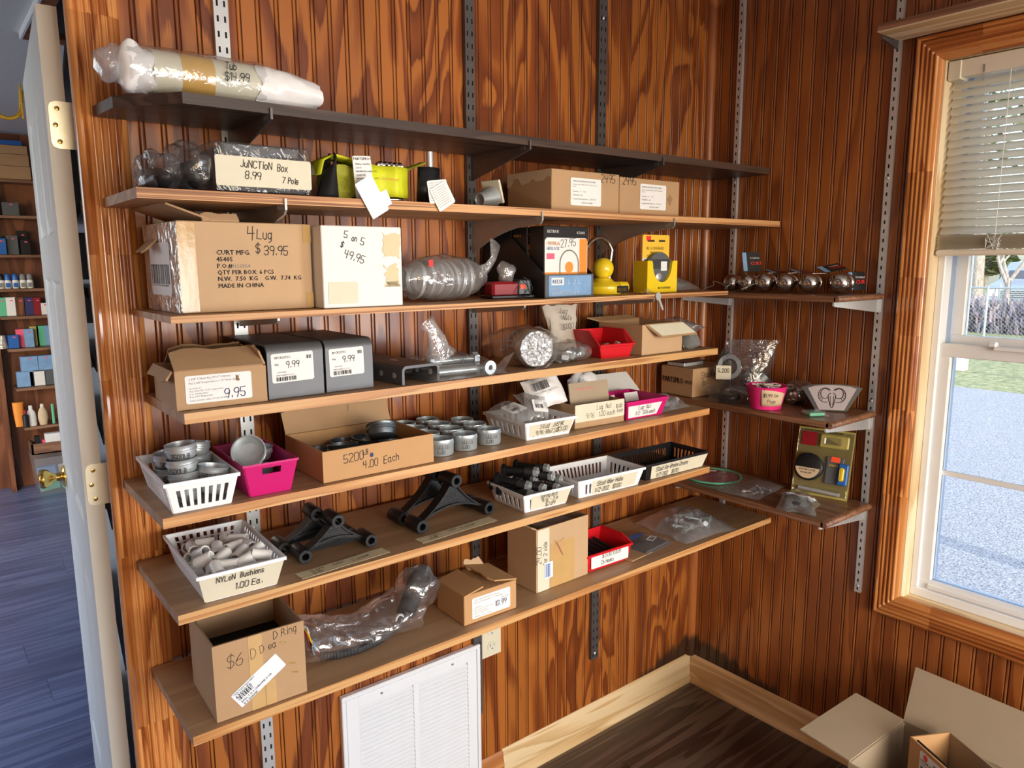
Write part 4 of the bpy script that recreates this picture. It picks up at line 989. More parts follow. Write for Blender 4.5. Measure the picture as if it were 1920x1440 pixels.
def basket(name, label, pos, yaw, w, d, h, mat, nf, ns, rows=(.16, .74), flare=.012, rim=.005, th=.0018, cat='basket', grid=False, group=None):
    # tapered plastic basket with real slots; local origin = front left corner of the base
    o = thing(name, label, cat, pos, yaw, group); fl_ = flare; mb = MB()
    B = [(0,0,0),(w,0,0),(w,d,0),(0,d,0)]; T = [(-fl_,-fl_,h),(w+fl_,-fl_,h),(w+fl_,d+fl_,h),(-fl_,d+fl_,h)]
    for i in range(4):
        j = (i+1) % 4; n = nf if i % 2 == 0 else ns; cols = [0, .08]
        for k in range(n):
            a = .08+.84*k/n; cols += [a+.84/n*.28, a+.84/n*.78]
        cols += [.92, 1]
        if grid:
            rw = [0, .12, .36, .42, .66, .72, .88, 1]; sol = lambda a, b, c=cols: not (a % 2 == 0 and 0 < a < len(c)-3+1 and b % 2 == 1 and b < 6 and a > 1) 
            mb.wall(B[i], B[j], T[i], T[j], cols, rw, lambda a, b: not (a >= 2 and a % 2 == 0 and a < len(cols)-2 and b in (1, 3, 5)))
        else:
            mb.wall(B[i], B[j], T[i], T[j], cols, [0, rows[0], rows[1], 1], lambda a, b: not (a >= 2 and a % 2 == 0 and a < len(cols)-2 and b == 1))
    mb.add(B, [(3, 2, 1, 0)])
    mb.build('basket_wall', mat, o, solid=th, offs=1)
    r2 = MB(); e = fl_+.004
    R0 = [(-fl_,-fl_,h),(w+fl_,-fl_,h),(w+fl_,d+fl_,h),(-fl_,d+fl_,h)]; R1 = [(-e,-e,h),(w+e,-e,h),(w+e,d+e,h),(-e,d+e,h)]; R2 = [(-e,-e,h-rim),(w+e,-e,h-rim),(w+e,d+e,h-rim),(-e,d+e,h-rim)]
    r2.v = R0+R1+R2+[(a, b, h+.0015) for a, b, c in R0]+[(a, b, h+.0015) for a, b, c in R1]
    for i in range(4):
        j = (i+1) % 4; r2.f += [(8+i, 8+j, 16+j, 16+i), (16+i, 16+j, 12+j, 12+i), (12+i, 12+j, j, i)]
    r2.build('rim', mat, o)
    return o
def bin_tub(name, label, pos, yaw, w, d, h, mat, flare=.012, handle=True, cat='bin'):
    o = thing(name, label, cat, pos, yaw); f_ = flare; mb = MB()
    B = [(0,0,0),(w,0,0),(w,d,0),(0,d,0)]; T = [(-f_,-f_,h),(w+f_,-f_,h),(w+f_,d+f_,h),(-f_,d+f_,h)]
    for i in range(4):
        j = (i+1) % 4
        if handle and i % 2 == 0: mb.wall(B[i], B[j], T[i], T[j], [0, .32, .70, 1], [0, .66, .86, 1], lambda a, b: not (a == 1 and b == 1))
        else: mb.wall(B[i], B[j], T[i], T[j], [0, 1], [0, 1], lambda a, b: True)
    mb.add(B, [(3,2,1,0)]); mb.build('tub_wall', mat, o, solid=.002, offs=1)
    r2 = MB(); e = f_+.003
    r2.v = [(-f_,-f_,h),(w+f_,-f_,h),(w+f_,d+f_,h),(-f_,d+f_,h),(-e,-e,h+.001),(w+e,-e,h+.001),(w+e,d+e,h+.001),(-e,d+e,h+.001),(-e,-e,h-.003),(w+e,-e,h-.003),(w+e,d+e,h-.003),(-e,d+e,h-.003)]
    for i in range(4): j = (i+1) % 4; r2.f += [(i, 4+i, 4+j, j)[::-1], (4+i, 8+i, 8+j, 4+j)]
    r2.build('rim', mat, o); return o
def cap_mesh(r=.030, h=.030, mat='galvanized'):
    prof = [(.001, 0), (r*.72, 0), (r*.86, .003), (r*.92, h*.40), (r*.93, h*.52), (r*1.0, h*.56), (r*1.01, h*.66), (r*.97, h*.70), (r*.97, h*.93), (r*1.02, h), (r*.94, h), (r*.91, h*.75), (r*.87, h*.45), (r*.70, .004), (.001, .003)]
    return MB().lathe(prof, 28, None, False, False).mesh('cap_shell', mat, 40)
def hex_nut(mb, m, r=.009, h=.010, ri=.005):
    P = [(r*math.cos(R(60*k)), r*math.sin(R(60*k))) for k in range(6)]; Q = [(ri*math.cos(R(30*k)), ri*math.sin(R(30*k))) for k in range(12)]
    vs = [(a, b, 0) for a, b in P]+[(a, b, h) for a, b in P]+[(a, b, h) for a, b in Q]+[(a, b, h*.3) for a, b in Q]
    fs = [tuple(range(6))[::-1]]+[(i, (i+1) % 6, 6+(i+1) % 6, 6+i) for i in range(6)]
    for k in range(6):
        k2 = (k+1) % 6; fs += [(6+k, 6+k2, 12+(2*k+2) % 12, 12+(2*k+1) % 12), (6+k, 12+(2*k+1) % 12, 12+2*k)]
    fs += [(12+k, 12+(k+1) % 12, 24+(k+1) % 12, 24+k) for k in range(12)]+[tuple(24+k for k in range(12))]
    return mb.add(vs, fs, m)
def rmat(p, rx=0, ry=0, rz=0): return Matrix.Translation(p) @ Matrix.Rotation(R(rz), 4, 'Z') @ Matrix.Rotation(R(ry), 4, 'Y') @ Matrix.Rotation(R(rx), 4, 'X')
E0 = .0008

# ------------------------------------------------------------------ top shelf: tub in a clear bag
z = S[1]+.001
o = thing('bagged_tub', 'cream tub roll in a clear bag marked Tub 14.99 on the topmost shelf', 'bagged tub', (-1.70, -.165, z))
MB().lathe([(.034,-.095),(.038,-.095),(.039,-.09),(.039,.10),(.034,.10),(.034,-.095)], 32, rmat((.0, 0, .0405), 0, 90, 0), False, False).build('tub_roll', 'pvc_cream', o, smooth=40)
MB().lathe([(.0396,-.050),(.0399,-.049),(.0399,.005),(.0396,.006)], 32, rmat((.0, 0, .0405), 0, 90, 0), False, False).build('tape_band', 'amber_tape', o, smooth=40)
mb = blob((-.115, -.005, .042), (.034, .036, .038), 3, .012, 38, 26, 14, .9, .001); mb.build('stuffed_liner', 'white_bag', o, smooth=60)
mb = MB(); 
def drape(u, v):
    a = 2*math.pi*u; x = .085+.12*v; r = .0415*(1-.15*v)*(1+.10*nz((math.cos(a)*2, math.sin(a)*2, v*5), 1.5, 2)); zc = .0405*(1-.18*v*v)
    zz = zc+r*math.sin(a)*(1-.30*v**4); return (x+.012*nz((a, v*3, 0), 1.2, 7), r*math.cos(a)*(1+.3*v), max(.001, zz))
mb.grid(drape, 30, 14, True); mb.build('liner_end', 'white_bag', o, smooth=60)
mb = MB()
def wrap(u, v):
    a = 2*math.pi*u; x = -.135+.235*v; r = .0425*(1+.05*nz((math.cos(a)*2, math.sin(a)*2, v*8), 1.5, 12)); zz = .0425+r*math.sin(a)
    return (x, r*math.cos(a), max(.0008, zz))
mb.grid(wrap, 32, 18, True); mb.build('clear_wrap', 'clear_film', o, smooth=60)
blob((-.150, .0, .045), (.030, .022, .030), 8, .012, 40, 20, 10, .9, .001).build('wrap_end', 'milky_film', o, smooth=60)
hand(o, [('Tub', .012, F(.022, -.0430, .056)), ('$14.99', .014, F(.020, -.0458, .036, 3))], w=.0014)

# ------------------------------------------------------------------ second shelf
z = S[2]+.001
o = thing('junction_box_bag', 'black junction box in clear bag marked Junction Box 8.99', 'junction box', (-1.726, -.262, z))
MB().box(.004, .006, 0, .172, .13, .080, .006).build('box_body', 'black_plastic', o)
MB().box(.018, .004, .066, .158, .010, .086, .003).build('lid_ridge', 'slate_plastic', o)
mb = MB().box(-.002, 0, 0, .178, .135, .088, .004); mb.build('bag_film', 'dark_film', o)
mb = MB(); mb.grid(lambda u, v: (.176+.022*u+.004*nz((u, v, 0), 6, 2), .03+.05*v+.006*nz((u*3, v*3, 0), 2, 1), .045+.055*v*u+.03*v), 6, 8); mb.build('bag_corner', 'clear_film', o, smooth=60)
flat_label(o, .001, .012, .176, .052, 'paper_cream', -.0016)
hand(o, [('JuNCTioN', .0125, F(.045, -.0026, .046, -2)), ('Box', .0125, F(.112, -.0026, .043, -2)), ('8.99', .013, F(.052, -.0026, .026, -2)), ('7 Pole', .0105, F(.120, -.0026, .022, -2))], w=.0012)
for i, (dx, s_, lab) in enumerate(((-.022, 21, 'crumpled clear bag of black parts against the junction box'), (-.070, 24, 'flatter crumpled clear bag of black parts at the left end'))):
    o = thing('crumpled_parts_bag', lab, 'bag', (-1.742+dx, -.235, z)); hh = (.040, .030)[i]
    blob((0, 0, hh*.62), (.022, .05, hh*.60), s_, .008, 40, 18, 10, .9, .001).build('contents', 'black_plastic', o, smooth=50)
    blob((0, 0, hh), (.032, .062, hh), s_+1, .016, 40, 30, 18, .9, .0005).build('film', 'dark_film', o, smooth=60)
# ratchet strap
st = thing('ratchet_strap', 'yellow ratchet strap with black handle and white tags', 'strap', (-1.39, -.215, z))
def coil(mb, c, r, w, axis='y', squash=1.0):
    n = int(r/.0032); prof = []
    for k in range(n): prof += [(r-k*.0032, w/2-.0002*k), (r-k*.0032-.0022, w/2-.0008)]
    prof = [(.001, -w/2)]+[(r, -w/2)]+prof+[(.001, w/2-.001)]
    m = Matrix.Translation(c) @ Matrix.Diagonal((1, 1, squash, 1)) @ Matrix.Rotation(R(90), 4, 'X'); return mb.lathe(prof, 32, m, False, False)
coil(MB(), (-.082, .0, .034), .034, .050).build('webbing_coil', 'strap_olive', st, smooth=30)
mb = MB(); pts = [(-.13,.0,.045),(-.122,.0,.072),(-.10,.0,.083),(-.07,.0,.078),(-.045,.0,.070)]
mb.grid(lambda u, v: tuple(Vector(pts[min(4, int(v*4))]).lerp(Vector(pts[min(4, int(v*4)+1)]), v*4-int(v*4))+Vector((0, -.03+.06*u, 0))), 4, 17); mb.build('webbing_loop', 'strap_yellow', st, smooth=60, solid=.003)
mb = MB(); mb.box(-.048, -.028, .005, -.024, .02, .070, .004); mb.build('webbing_fold', 'strap_yellow', st)
mb = MB()
def panel(u, v):
    x = -.02+.095*u; bulge = .012*math.sin(u*6.0)*(1 if u < .6 else .4); return (x, -.030+bulge+.045*max(0, u-.55), .010+.062*v)
mb.grid(panel, 18, 4); mb.build('webbing_band', 'strap_yellow', st, smooth=60, solid=.003)
MB().box(.0, -.0345, .044, .04, -.0335, .0455).build('orange_thread', 'print_orange', st)
mb = MB().cyl((.005, -.005, .076), (.060, -.005, .076), .0045, 12)
gz = [(.004+k*.0062, .0075 if k % 2 else .0055) for k in range(10)]
MB().lathe([(.001, 0)]+[(r_, q*.0058+e) for q, (x_, r_) in enumerate(gz) for e in (.0002, .0056)]+[(.001, .058)], 12, rmat((.004, -.005, .076), 0, 90, 0), False, False).build('ratchet_gear', 'chrome', st, smooth=30)
MB().cyl((.0, -.01, .006), (.06, -.01, .008), .006, 12).build('lower_axle', 'chrome', st, smooth=40)
MB().add([(.055,.02,.062),(.125,.0,.090),(.125,.02,.092),(.06,.04,.070),(.055,.018,.058),(.125,-.002,.086),(.125,.018,.088),(.06,.038,.066)], [(0,1,2,3),(7,6,5,4),(0,4,5,1),(1,5,6,2),(2,6,7,3),(3,7,4,0)]).build('ratchet_arm', 'strap_olive', st)
MB().cyl((.134, -.004, .020), (.134, -.004, .112), .0075, 14).build('release_bar', 'zinc', st, smooth=40)
mb = MB(); mb.grid(lambda u, v: (.088+.056*u+.004*v, -.022-.016*math.sin(u*math.pi), .002+.074*v), 12, 3); mb.build('ratchet_handle', 'black_plastic', st, smooth=60, solid=.004)
mb = MB(); mb.grid(lambda u, v: (-.145+.048*u+.02*v*(1-u), -.035-.03*math.sin(u*math.pi)*(.6+.4*v)+.01*v, .001+(.050+.038*u)*v), 12, 8); mb.build('corner_guard', 'black_cloth', st, smooth=60, solid=.004)
mb = MB(); mb.grid(lambda u, v: (-.118+.028*u, -.02+.03*u, .02+.072*v*(.6+.4*u)), 6, 6); mb.build('corner_guard', 'black_cloth', st, smooth=60, solid=.004)
t1 = sheet('spec_tag', st, F(-.068, -.050, .002, 4), .040, .080, 'paper_white', .0004)
printed(t1, [('PARTSPRO+', .0075, F(-.072, -.0512, .074, 4))]+[(t, .0046, F(-.068+.0006*i, -.0512, .065-i*.0068, 4)) for i, t in enumerate(['ITEM #  5600700', '2 X 10', 'MAXIMUM LOAD LIMIT', '10,000 LBS', 'WORKING LOAD LIMIT', '3,333 LBS', 'NEVER EXCEED', 'WORKING LOAD', 'INSPECT', 'FROM'])], 'print_grey', bold=.01)
sheet('blank_tag', st, F(-.048, -.079, -.040, 30), .042, .075, 'tag_blue_white', .0006)
sheet('blank_tag', st, F(-.022, -.0775, -.016, 24), .020, .03, 'tag_blue_white', .0006)
t2 = sheet('text_tag', st, F(.085, -.0775, -.004, 8), .048, .046, 'paper_white', .0006)
printed(t2, [('WARNING DO NOT EXCEED LOAD', .0027, F(.085, -.0785, -.004, 8) @ Matrix.Translation((.003, .040-i*.0044, 0))) for i in range(9)], 'print_grey')
t3 = sheet('text_tag', st, F(.108, -.0795, -.020, 30), .046, .050, 'paper_white', .0006)
printed(t3, [('INSPECT STRAP BEFORE EACH', .0027, F(.108, -.0805, -.020, 30) @ Matrix.Translation((.003, .044-i*.0046, 0))) for i in range(9)], 'print_grey')
# socket fitting
o = thing('metal_socket', 'grey metal socket fitting tipped over near the middle upright', 'fitting', (-1.075, -.165, z+.019), 0, rot=(0, 0, R(12)))
MB().lathe([(.001, .004), (.012, .004), (.013, 0), (.016, 0), (.025, .052), (.001, .052)], 24, rmat((-.012, 0, .004), 0, 78, 0), False, False).build('socket', 'galvanized', o, smooth=40)
MB().box(.040, -.028, -.016, .047, .028, .040, .001, m=Matrix.Rotation(R(-18), 4, 'Y')).build('flange_plate', 'paper_cream', o)
# the two 24.95 cartons
for (nm, x0, w_, lx, lab, px) in (('A', -.938, .234, .062, 'brown carton marked 2495 with torn tape on its left end', .166), ('B', -.702, .240, .078, 'brown carton marked 2495, the right one of the pair', .010)):
    o = carton('parts_carton', lab, (x0, -.258, z), 0, w_, .17, .097 if nm == 'A' else .093, 'cardboard')
    l_ = flat_label(o, lx, .014, .105, .066)
    printed(l_, [('PART#: BATHROOM 02 0280', .0062, F(lx+.006, -E0-.0008, .070)), ('Preasure switch 0280x 02 Round Tube/axle 2', .0045, F(lx+.006, -E0-.0008, .063)), ('Boots', .0045, F(lx+.006, -E0-.0008, .058)), ('Quantity:   4     PCS', .0055, F(lx+.006, -E0-.0008, .046)), ('UNIG/NG:  48', .0055, F(lx+.006, -E0-.0008, .037)), ('Length/width/Height/mm:   357*57*41', .0052, F(lx+.006, -E0-.0008, .028)), ('MADE IN CHINA', .0052, F(lx+.036, -E0-.0008, .019))], 'print_grey')
    hand(o, [('2495', .020, F(px, -E0, .074))], w=.0013)
    if nm == 'A':
        mb = MB(); rnd = random.Random(2); pts = [(0, .097), (.17, .097)]+[(.17-.17*k/12, .097-rnd.uniform(.012, .035)) for k in range(13)]
        mb.add([(-.0006, a, b) for a, b in pts], [tuple(range(len(pts)))]); mb.build('torn_tape', 'paper_tan', o)
    else: MB().add([(.20+.010*math.cos(a)*(1+.4*math.sin(3*a)), -.0006, .042+.012*math.sin(a)*(1+.3*math.cos(4*a))) for a in [R(30*k) for k in range(12)]], [tuple(range(12))]).build('torn_hole', 'kraft_line', o)

# ------------------------------------------------------------------ third shelf
z = S[3]+.001
o = carton('printed_carton', 'big brown carton printed CURT MFG and marked 4 Lug 39.95', (-1.794, -.254, z), 2, .246, .205, .160, 'cardboard_light')
printed(o, [('CURT MFG.', .0122, F(.064, -E0, .102)), ('45405', .0118, F(.064, -E0, .090)), ('P.O.#', .0115, F(.064, -E0, .0785)), ('QTY PER BOX: 6 PCS', .0113, F(.064, -E0, .067)), ('N.W.  7.50  KG    G.W.  7.74  KG', .0113, F(.064, -E0, .0555)), ('MADE IN CHINA', .0113, F(.064, -E0, .043))], 'ink', bold=.022)
printed(o, [('4156954', .010, F(.090, -E0, .0785))], 'print_grey', name='stamped_number')
hand(o, [('4', .025, F(.122, -E0, .128)), ('Lug', .017, F(.140, -E0, .131)), ('$', .016, F(.136, -E0, .106)), ('39.95', .016, F(.152, -E0, .102))], w=.0014)
sheet('tape_strip', o, F(-.0005, -.0006, .002), .030, .156, 'packing_tape', .0004)
sheet('tape_strip', o, F(.232, -.0006, .002), .014, .028, 'packing_tape', .0004); sheet('tape_strip', o, F(.230, -.0006, .125), .016, .033, 'packing_tape', .0004)
mb = MB().box(-.0016, .0, .0, -.0004, .20, .158); mb.build('side_film', 'thick_film', o)
l_ = sheet('side_label', o, Lf(-.0018, .165, .030), .120, .095, 'paper_white', .0004); bars(l_, Lf(-.0024, .160, .050), .11, .035, 16, seed=4)
MB().box(-.0022, .06, .082, -.0016, .16, .086).box(-.0022, .06, .046, -.0016, .16, .049).build('label_rule', 'ink', l_)
flap(o, (.060, .0, .1605), (.060, .20, .1605), (-.072, .02, .028), 'cardboard', name='top_flap', wave=.04)
flap(o, (.045, .004, .1605), (.110, .004, .1605), (.0, .012, .012), 'cardboard_light', name='torn_flap', wave=.2)
flap(o, (.10, .16, .1605), (.23, .18, .1605), (.0, .02, .012), 'cardboard', name='rear_flap', wave=.2)
flap(o, (-.002, .11, .128), (-.002, .16, .128), (-.022, .0, -.020), 'cardboard', name='torn_corner', wave=.2)
o = carton('white_carton', 'white carton marked 5 on 5 49.95 with torn tape', (-1.545, -.286, z), -1, .172, .21, .157, 'cardboard_white')
hand(o, [('5', .013, F(.046, -E0, .135, -8)), ('on', .011, F(.062, -E0, .129, -10)), ('5', .014, F(.080, -E0, .122, -12)), ('$', .010, F(.038, -E0, .118, -20)), ('49.95', .015, F(.044, -E0, .098, -18))], w=.0013)
sheet('torn_tape', o, F(.128, -.0006, .094), .043, .052, 'masking_tape', .0004, ragged=.006, seed=5); sheet('torn_tape', o, F(.130, -.0006, .036, 4), .040, .048, 'masking_tape', .0004, ragged=.012, seed=8)
sheet('clear_patch', o, F(.010, -.0006, .008), .062, .042, 'paper_cream', .0003)
# bag of rings
o = thing('ring_bag', 'clear bag of stacked metal rings beside the white carton', 'bag', (-1.205, -.185, z), 6)
me = MB().lathe([(.030, 0), (.044, 0), (.0445, .004), (.042, .010), (.030, .010), (.030, 0)], 32, rmat((0, 0, 0), 0, 90, 0), False, False).mesh('metal_ring', 'zinc', 40)
for k in range(7):
    rg = place('metal_ring', me, None, (-1.205-.082+k*.024, -.188+k*.003, z+.049), (0, R(random.uniform(-12, 12)), R(6+random.uniform(-10, 10))))
    tag(rg, 'steel ring in the clear bag, %s from the white carton' % ('first', 'second', 'third', 'fourth', 'fifth', 'sixth', 'seventh')[k], 'ring', 'rings stacked in the clear bag')
mb = MB()
def ringbag(u, v):
    a = 2*math.pi*u; x = -.118+.236*v; e = (math.sin(math.pi*min(.97, max(.04, v))))**.35; r = .0515*e*(1+.10*nz((math.cos(a)*2, math.sin(a)*2, v*7), 1.6, 4)+.05*nz((math.cos(a)*5, math.sin(a)*5, v*16), 1.6, 9))
    return (x, r*math.cos(a), max(.0006, .0515+r*math.sin(a)))
mb.grid(ringbag, 40, 26, True); mb.build('film', 'thick_film', o, smooth=60)
neck([(.112, .0, .06), (.135, -.005, .075), (.150, -.01, .095), (.158, -.005, .120), (.165, .0, .132)], [.020, .012, .010, .016, .020], 3).build('gathered_neck', 'thick_film', o, smooth=60)
MB().box(-.078, -.0475, .078, -.066, -.0465, .092).build('price_sticker', 'red_sticker', o)
# red trailer light
o = thing('trailer_light', 'red trailer lamp with black wires behind the ring bag', 'lamp', (-1.085, -.215, z), -8)
MB().box(0, 0, .004, .075, .045, .040, .006).build('red_lens', 'red_lens', o); MB().box(-.002, -.001, 0, .118, .060, .008, .002).build('base', 'black_plastic', o)
MB().box(.072, .004, .006, .112, .055, .046, .004).build('lamp_housing', 'black_plastic', o)
MB().box(.078, .0025, .022, .094, .0035, .033).build('price_sticker', 'orange_sticker', o)
MB().tube([(.07,-.002,.03),(.062,-.01,.012),(.075,-.014,.004),(.095,-.012,.006),(.108,-.006,.022),(.10,-.004,.042),(.085,.0,.05)], .0013, 6).tube([(.06,-.002,.036),(.075,-.008,.044),(.092,-.006,.03),(.10,-.006,.012)], .0013, 6).build('wire', 'rubber', o, smooth=60)
blob((.055, .03, .060), (.022, .022, .026), 61, .010, 45, 18, 12, .9).build('loose_film', 'thick_film', o, smooth=60)
# counter display with lock boxes
o = thing('counter_display', 'dark counter display carton printed REESE COUPLER LOCK', 'display', (-.963, -.262, z), 1)
W_, D_ = .166, .235
MB().add([(0,0,0),(0,0,.056),(-.0,.15,.165),(-.0,D_,.165),(-.0,D_,0)], [(0,1,2,3,4)]).build('side_panel', 'box_black', o, solid=.003, offs=0)
MB().add([(W_,0,0),(W_,0,.056),(W_,.15,.165),(W_,D_,.165),(W_,D_,0)], [(0,1,2,3,4)]).build('side_panel', 'box_black', o, solid=.003, offs=0)
MB().box(0, D_-.003, 0, W_, D_, .165).box(0, 0, 0, W_, D_, .002).build('back_panel', 'box_black', o)
fp = MB().box(0, -.002, 0, W_, .001, .056).build('front_panel', 'slate_plastic', o)
sheet('printed_front', fp, F(.012, -.0022, .003), .146, .050, 'print_pale_blue', .0003); sheet('logo_plate', fp, F(.020, -.0026, .030), .042, .018, 'print_white', .0003)
printed(fp, [('REESE', .0135, F(.023, -.0031, .034))], 'print_blue', bold=.03)
printed(fp, [('COUPLER LOCK', .0125, F(.022, -.0028, .006)), ('UNIVERSAL', .0058, F(.022, -.0028, .020))], 'print_white', name='title', bold=.015)
hand(fp, [('L', .010, F(.078, -.0028, .032)), ('2', .010, F(.096, -.0028, .032)), ('L', .010, F(.112, -.0028, .032))], 'print_white', name='picture_marks')
def lockbox(lab, x, y, w, d, h, front):
    b = carton('lock_box', lab, (x, y, z+.003), 1, w, d, h, 'box_black')
    if front:
        f1 = sheet('front_print', b, F(.002, -.0004, .002), w-.004, h-.030, 'print_white', .0003)
        sheet('orange_side', b, F(w-.030, -.0008, .040), .027, h-.070, 'print_orange', .0002); sheet('orange_foot', b, F(.002, -.0008, .030), w-.004, .028, 'print_orange', .0002)
        printed(b, [('RETRUE', .011, F(.010, -E0, h-.017))], 'print_white', name='maker_name', bold=.03); printed(b, [('RTL002', .009, F(w-.040, -E0, h-.018))], 'print_white', name='model_number', bold=.03)
        printed(b, [('UNIVERSAL', .0125, F(.008, -.0012, h-.046))], 'print_orange', name='title', sx=.72, bold=.01); printed(b, [('HEXLOCK', .0115, F(.008, -.0012, h-.058))], 'print_blue', name='title', sx=.80, bold=.02)
        hand(b, [('27.95', .018, F(.055, -.0014, h-.052, 6))], w=.0013)
        MB().box(.008, -.0013, h-.080, .034, -.0009, h-.066).build('pink_badge', 'print_pink', b)
        pts = [(.052, -.0012, .045)]+[(.084-.032*math.cos(a), -.0012, .078+.034*math.sin(a)) for a in [R(k*15) for k in range(13)]]+[(.116, -.0012, .045)]
        MB().tube(pts, .0016, 5).build('shackle_picture', 'print_grey', b); MB().lathe([(.014, 0), (.014, .0006), (.001, .0008)], 16, Matrix.Translation((.084, -.0008, .070)) @ Matrix.Rotation(R(90), 4, 'X')).box(.058, -.0014, .040, .110, -.0008, .058).build('lock_picture', 'print_orange', b)
    else:
        printed(b, [('RETRUE', .0075, F(.004, -E0, h-.020))], 'print_orange', name='maker_name')
        pts = [(.028, -E0, .062)]+[(.040-.012*math.cos(a), -E0, .085+.012*math.sin(a)) for a in [R(k*20) for k in range(10)]]+[(.052, -E0, .062)]
        MB().tube(pts, .0022, 5).box(.026, -.0012, .052, .054, -.0004, .062).lathe([(.006, 0), (.006, .0006), (.001, .0008)], 12, Matrix.Translation((.040, -.0004, .072)) @ Matrix.Rotation(R(90), 4, 'X')).build('lock_picture', 'print_white', b)
        mb = MB()
        for k in range(5): mb.box(.004, -.0010, .040+k*.018, .014, -.0004, .054+k*.018)
        mb.build('orange_icons', 'print_orange', b)
    return b
lockbox('lock box with a white printed front marked 27.95 in the dark display', -.955, -.250, .150, .055, .170, True)
lockbox('black lock box directly left behind the white-fronted one', -1.017, -.195, .060, .12, .165, False) if 0 else None
for (x_, y_, lab) in ((-.958, -.190, 'black lock box next behind the white-fronted one in the display'), (-.957, -.125, 'black lock box hindmost in the dark display')):
    b = lockbox(lab, x_, y_, .15, .058, .168, False)
    # printed left side as well
    printed(b, [('RETRUE', .008, Lf(-E0, .050, .145))], 'print_orange', name='maker_name')
    pts = [(-E0, .040, .075)]+[(-E0, .029+.011*math.cos(a), .095+.013*math.sin(a)) for a in [R(k*20) for k in range(10)]]+[(-E0, .018, .075)]
    MB().tube(pts, .0022, 5).build('shackle_picture', 'print_white', b); MB().box(-.0012, .015, .066, -.0004, .043, .076).build('lock_picture', 'print_white', b)
    mb = MB()
    for k in range(4): mb.box(-.0010, .046, .060+k*.020, -.0004, .056, .075+k*.020)
    mb.build('orange_icons', 'print_orange', b)
# yellow coupler lock
o = thing('coupler_lock', 'yellow coupler lock with a tall chrome shackle', 'lock', (-.690, -.190, z))
MB().lathe([(.001, 0), (.050, 0), (.053, .004), (.053, .020), (.046, .028), (.030, .034), (.022, .042)], 32, None, False, True).build('lock_base', 'yellow_plastic', o, smooth=40)
MB().lathe([(.029*math.sin(R(a)), -.029*math.cos(R(a))) for a in range(4, 180, 11)], 28, Matrix.Translation((0, 0, .068))).build('lock_ball', 'yellow_plastic', o, smooth=60)
MB().cyl((.030, 0, .016), (.082, -.008, .016), .016, 20).build('key_barrel', 'yellow_plastic', o, smooth=40)
pts = [(-.062, .01, .030), (-.060, .01, .085)]+[(-.005-.055*math.cos(a), .01, .095+.055*math.sin(a)) for a in [R(k*10) for k in range(1, 14)]]+[(.044, .01, .118), (.036, .01, .075), (.032, .01, .035)]
MB().tube(pts, .0055, 14).build('shackle', 'chrome', o, smooth=60)
mb = MB()
for k in range(7): mb.lathe([(.0062, 0), (.0066, .002), (.0062, .004)], 12, Matrix.Translation((.0325+k*.0006, .01, .036+k*.0058)))
mb.build('shackle_ridges', 'zinc', o, smooth=40)
lb = sheet('name_plate', o, F(.000, -.0525, .004, 0), .044, .018, 'box_black', .0012); printed(lb, [('REESE', .0125, F(.003, -.0542, .008))], 'yellow_card', bold=.02)
o = thing('key_pair', 'pair of small keys hanging over the shelf edge by the yellow lock', 'keys', (-.602, -.262, z))
MB().tube([(.010*math.cos(R(a)), .004*math.sin(R(a))-.012, .006+.006*math.sin(R(a))) for a in range(0, 361, 24)], .0009, 6).build('key_ring', 'zinc', o, smooth=60)
kp_ = [(-.010,.000),(-.010,.012),(-.004,.017),(.004,.017),(.010,.012),(.010,0),(.004,-.004),(.0035,-.034),(.0,-.038),(-.0035,-.034),(-.004,-.004)]
MB().prism(kp_, -.001, .001, Matrix.Translation((.012, -.041, -.012)) @ Matrix.Rotation(R(90), 4, 'X') @ Matrix.Rotation(R(28), 4, 'Z')).build('key', 'zinc', o)
MB().prism(kp_, -.001, .001, Matrix.Translation((-.016, -.006, .004)) @ Matrix.Rotation(R(80), 4, 'Z')).build('key', 'brass', o)
# Blockhead package
o = thing('blockhead_pack', 'yellow BLOCKHEAD coupler lock pack with a hang card', 'package', (-.562, -.236, z), -4)
mb = MB(); w_, h_ = .118, .088
cut = [(0,0),(w_,0),(w_,h_),(w_-.018,h_)]+[(w_/2+.038*math.cos(R(a))*(1 if a else 1), h_-.008-.052*math.sin(R(a))) for a in range(0, 181, 15)]+[(.018,h_),(0,h_)]
n = len(cut); mb.add([(a, 0, b) for a, b in cut]+[(a, .055, b) for a, b in cut], [tuple(range(n)), tuple(range(n, 2*n))[::-1]]+[(i, n+i, n+(i+1) % n, (i+1) % n) for i in range(n)]); mb.build('yellow_holder', 'yellow_plastic', o)
MB().lathe([(.001, 0), (.046, 0), (.046, .02), (.001, .02)], 28, Matrix.Translation((w_/2, .030, .066)) @ Matrix.Rotation(R(90), 4, 'X'), False, False).box(w_/2-.046, .010, .066, w_/2+.046, .030, h_+.004).build('lock_disc', 'slate_plastic', o, smooth=30)
MB().lathe([(.011, 0), (.011, .004), (.008, .006), (.001, .006)], 20, Matrix.Translation((w_/2-.006, .012, .044)) @ Matrix.Rotation(R(90), 4, 'X'), False, False).build('lock_face', 'zinc', o, smooth=40)
sheet('photo_patch', o, F(.062, .0098, .060), .024, .026, 'tag_blue_white', .0004)
cd = sheet('hang_card', o, F(.006, .028, h_-.002), .106, .074, 'yellow_card', .0008)
sheet('card_band', cd, F(.006, .0272, h_), .106, .008, 'tag_blue_white', .0003); sheet('price_sticker', cd, F(.020, .0272, .143), .018, .014, 'red_sticker', .0004)
MB().box(.026, .0268, .141, .052, .0274, .146).box(.070, .0268, .141, .094, .0274, .146).build('hang_slot', 'ink', cd)
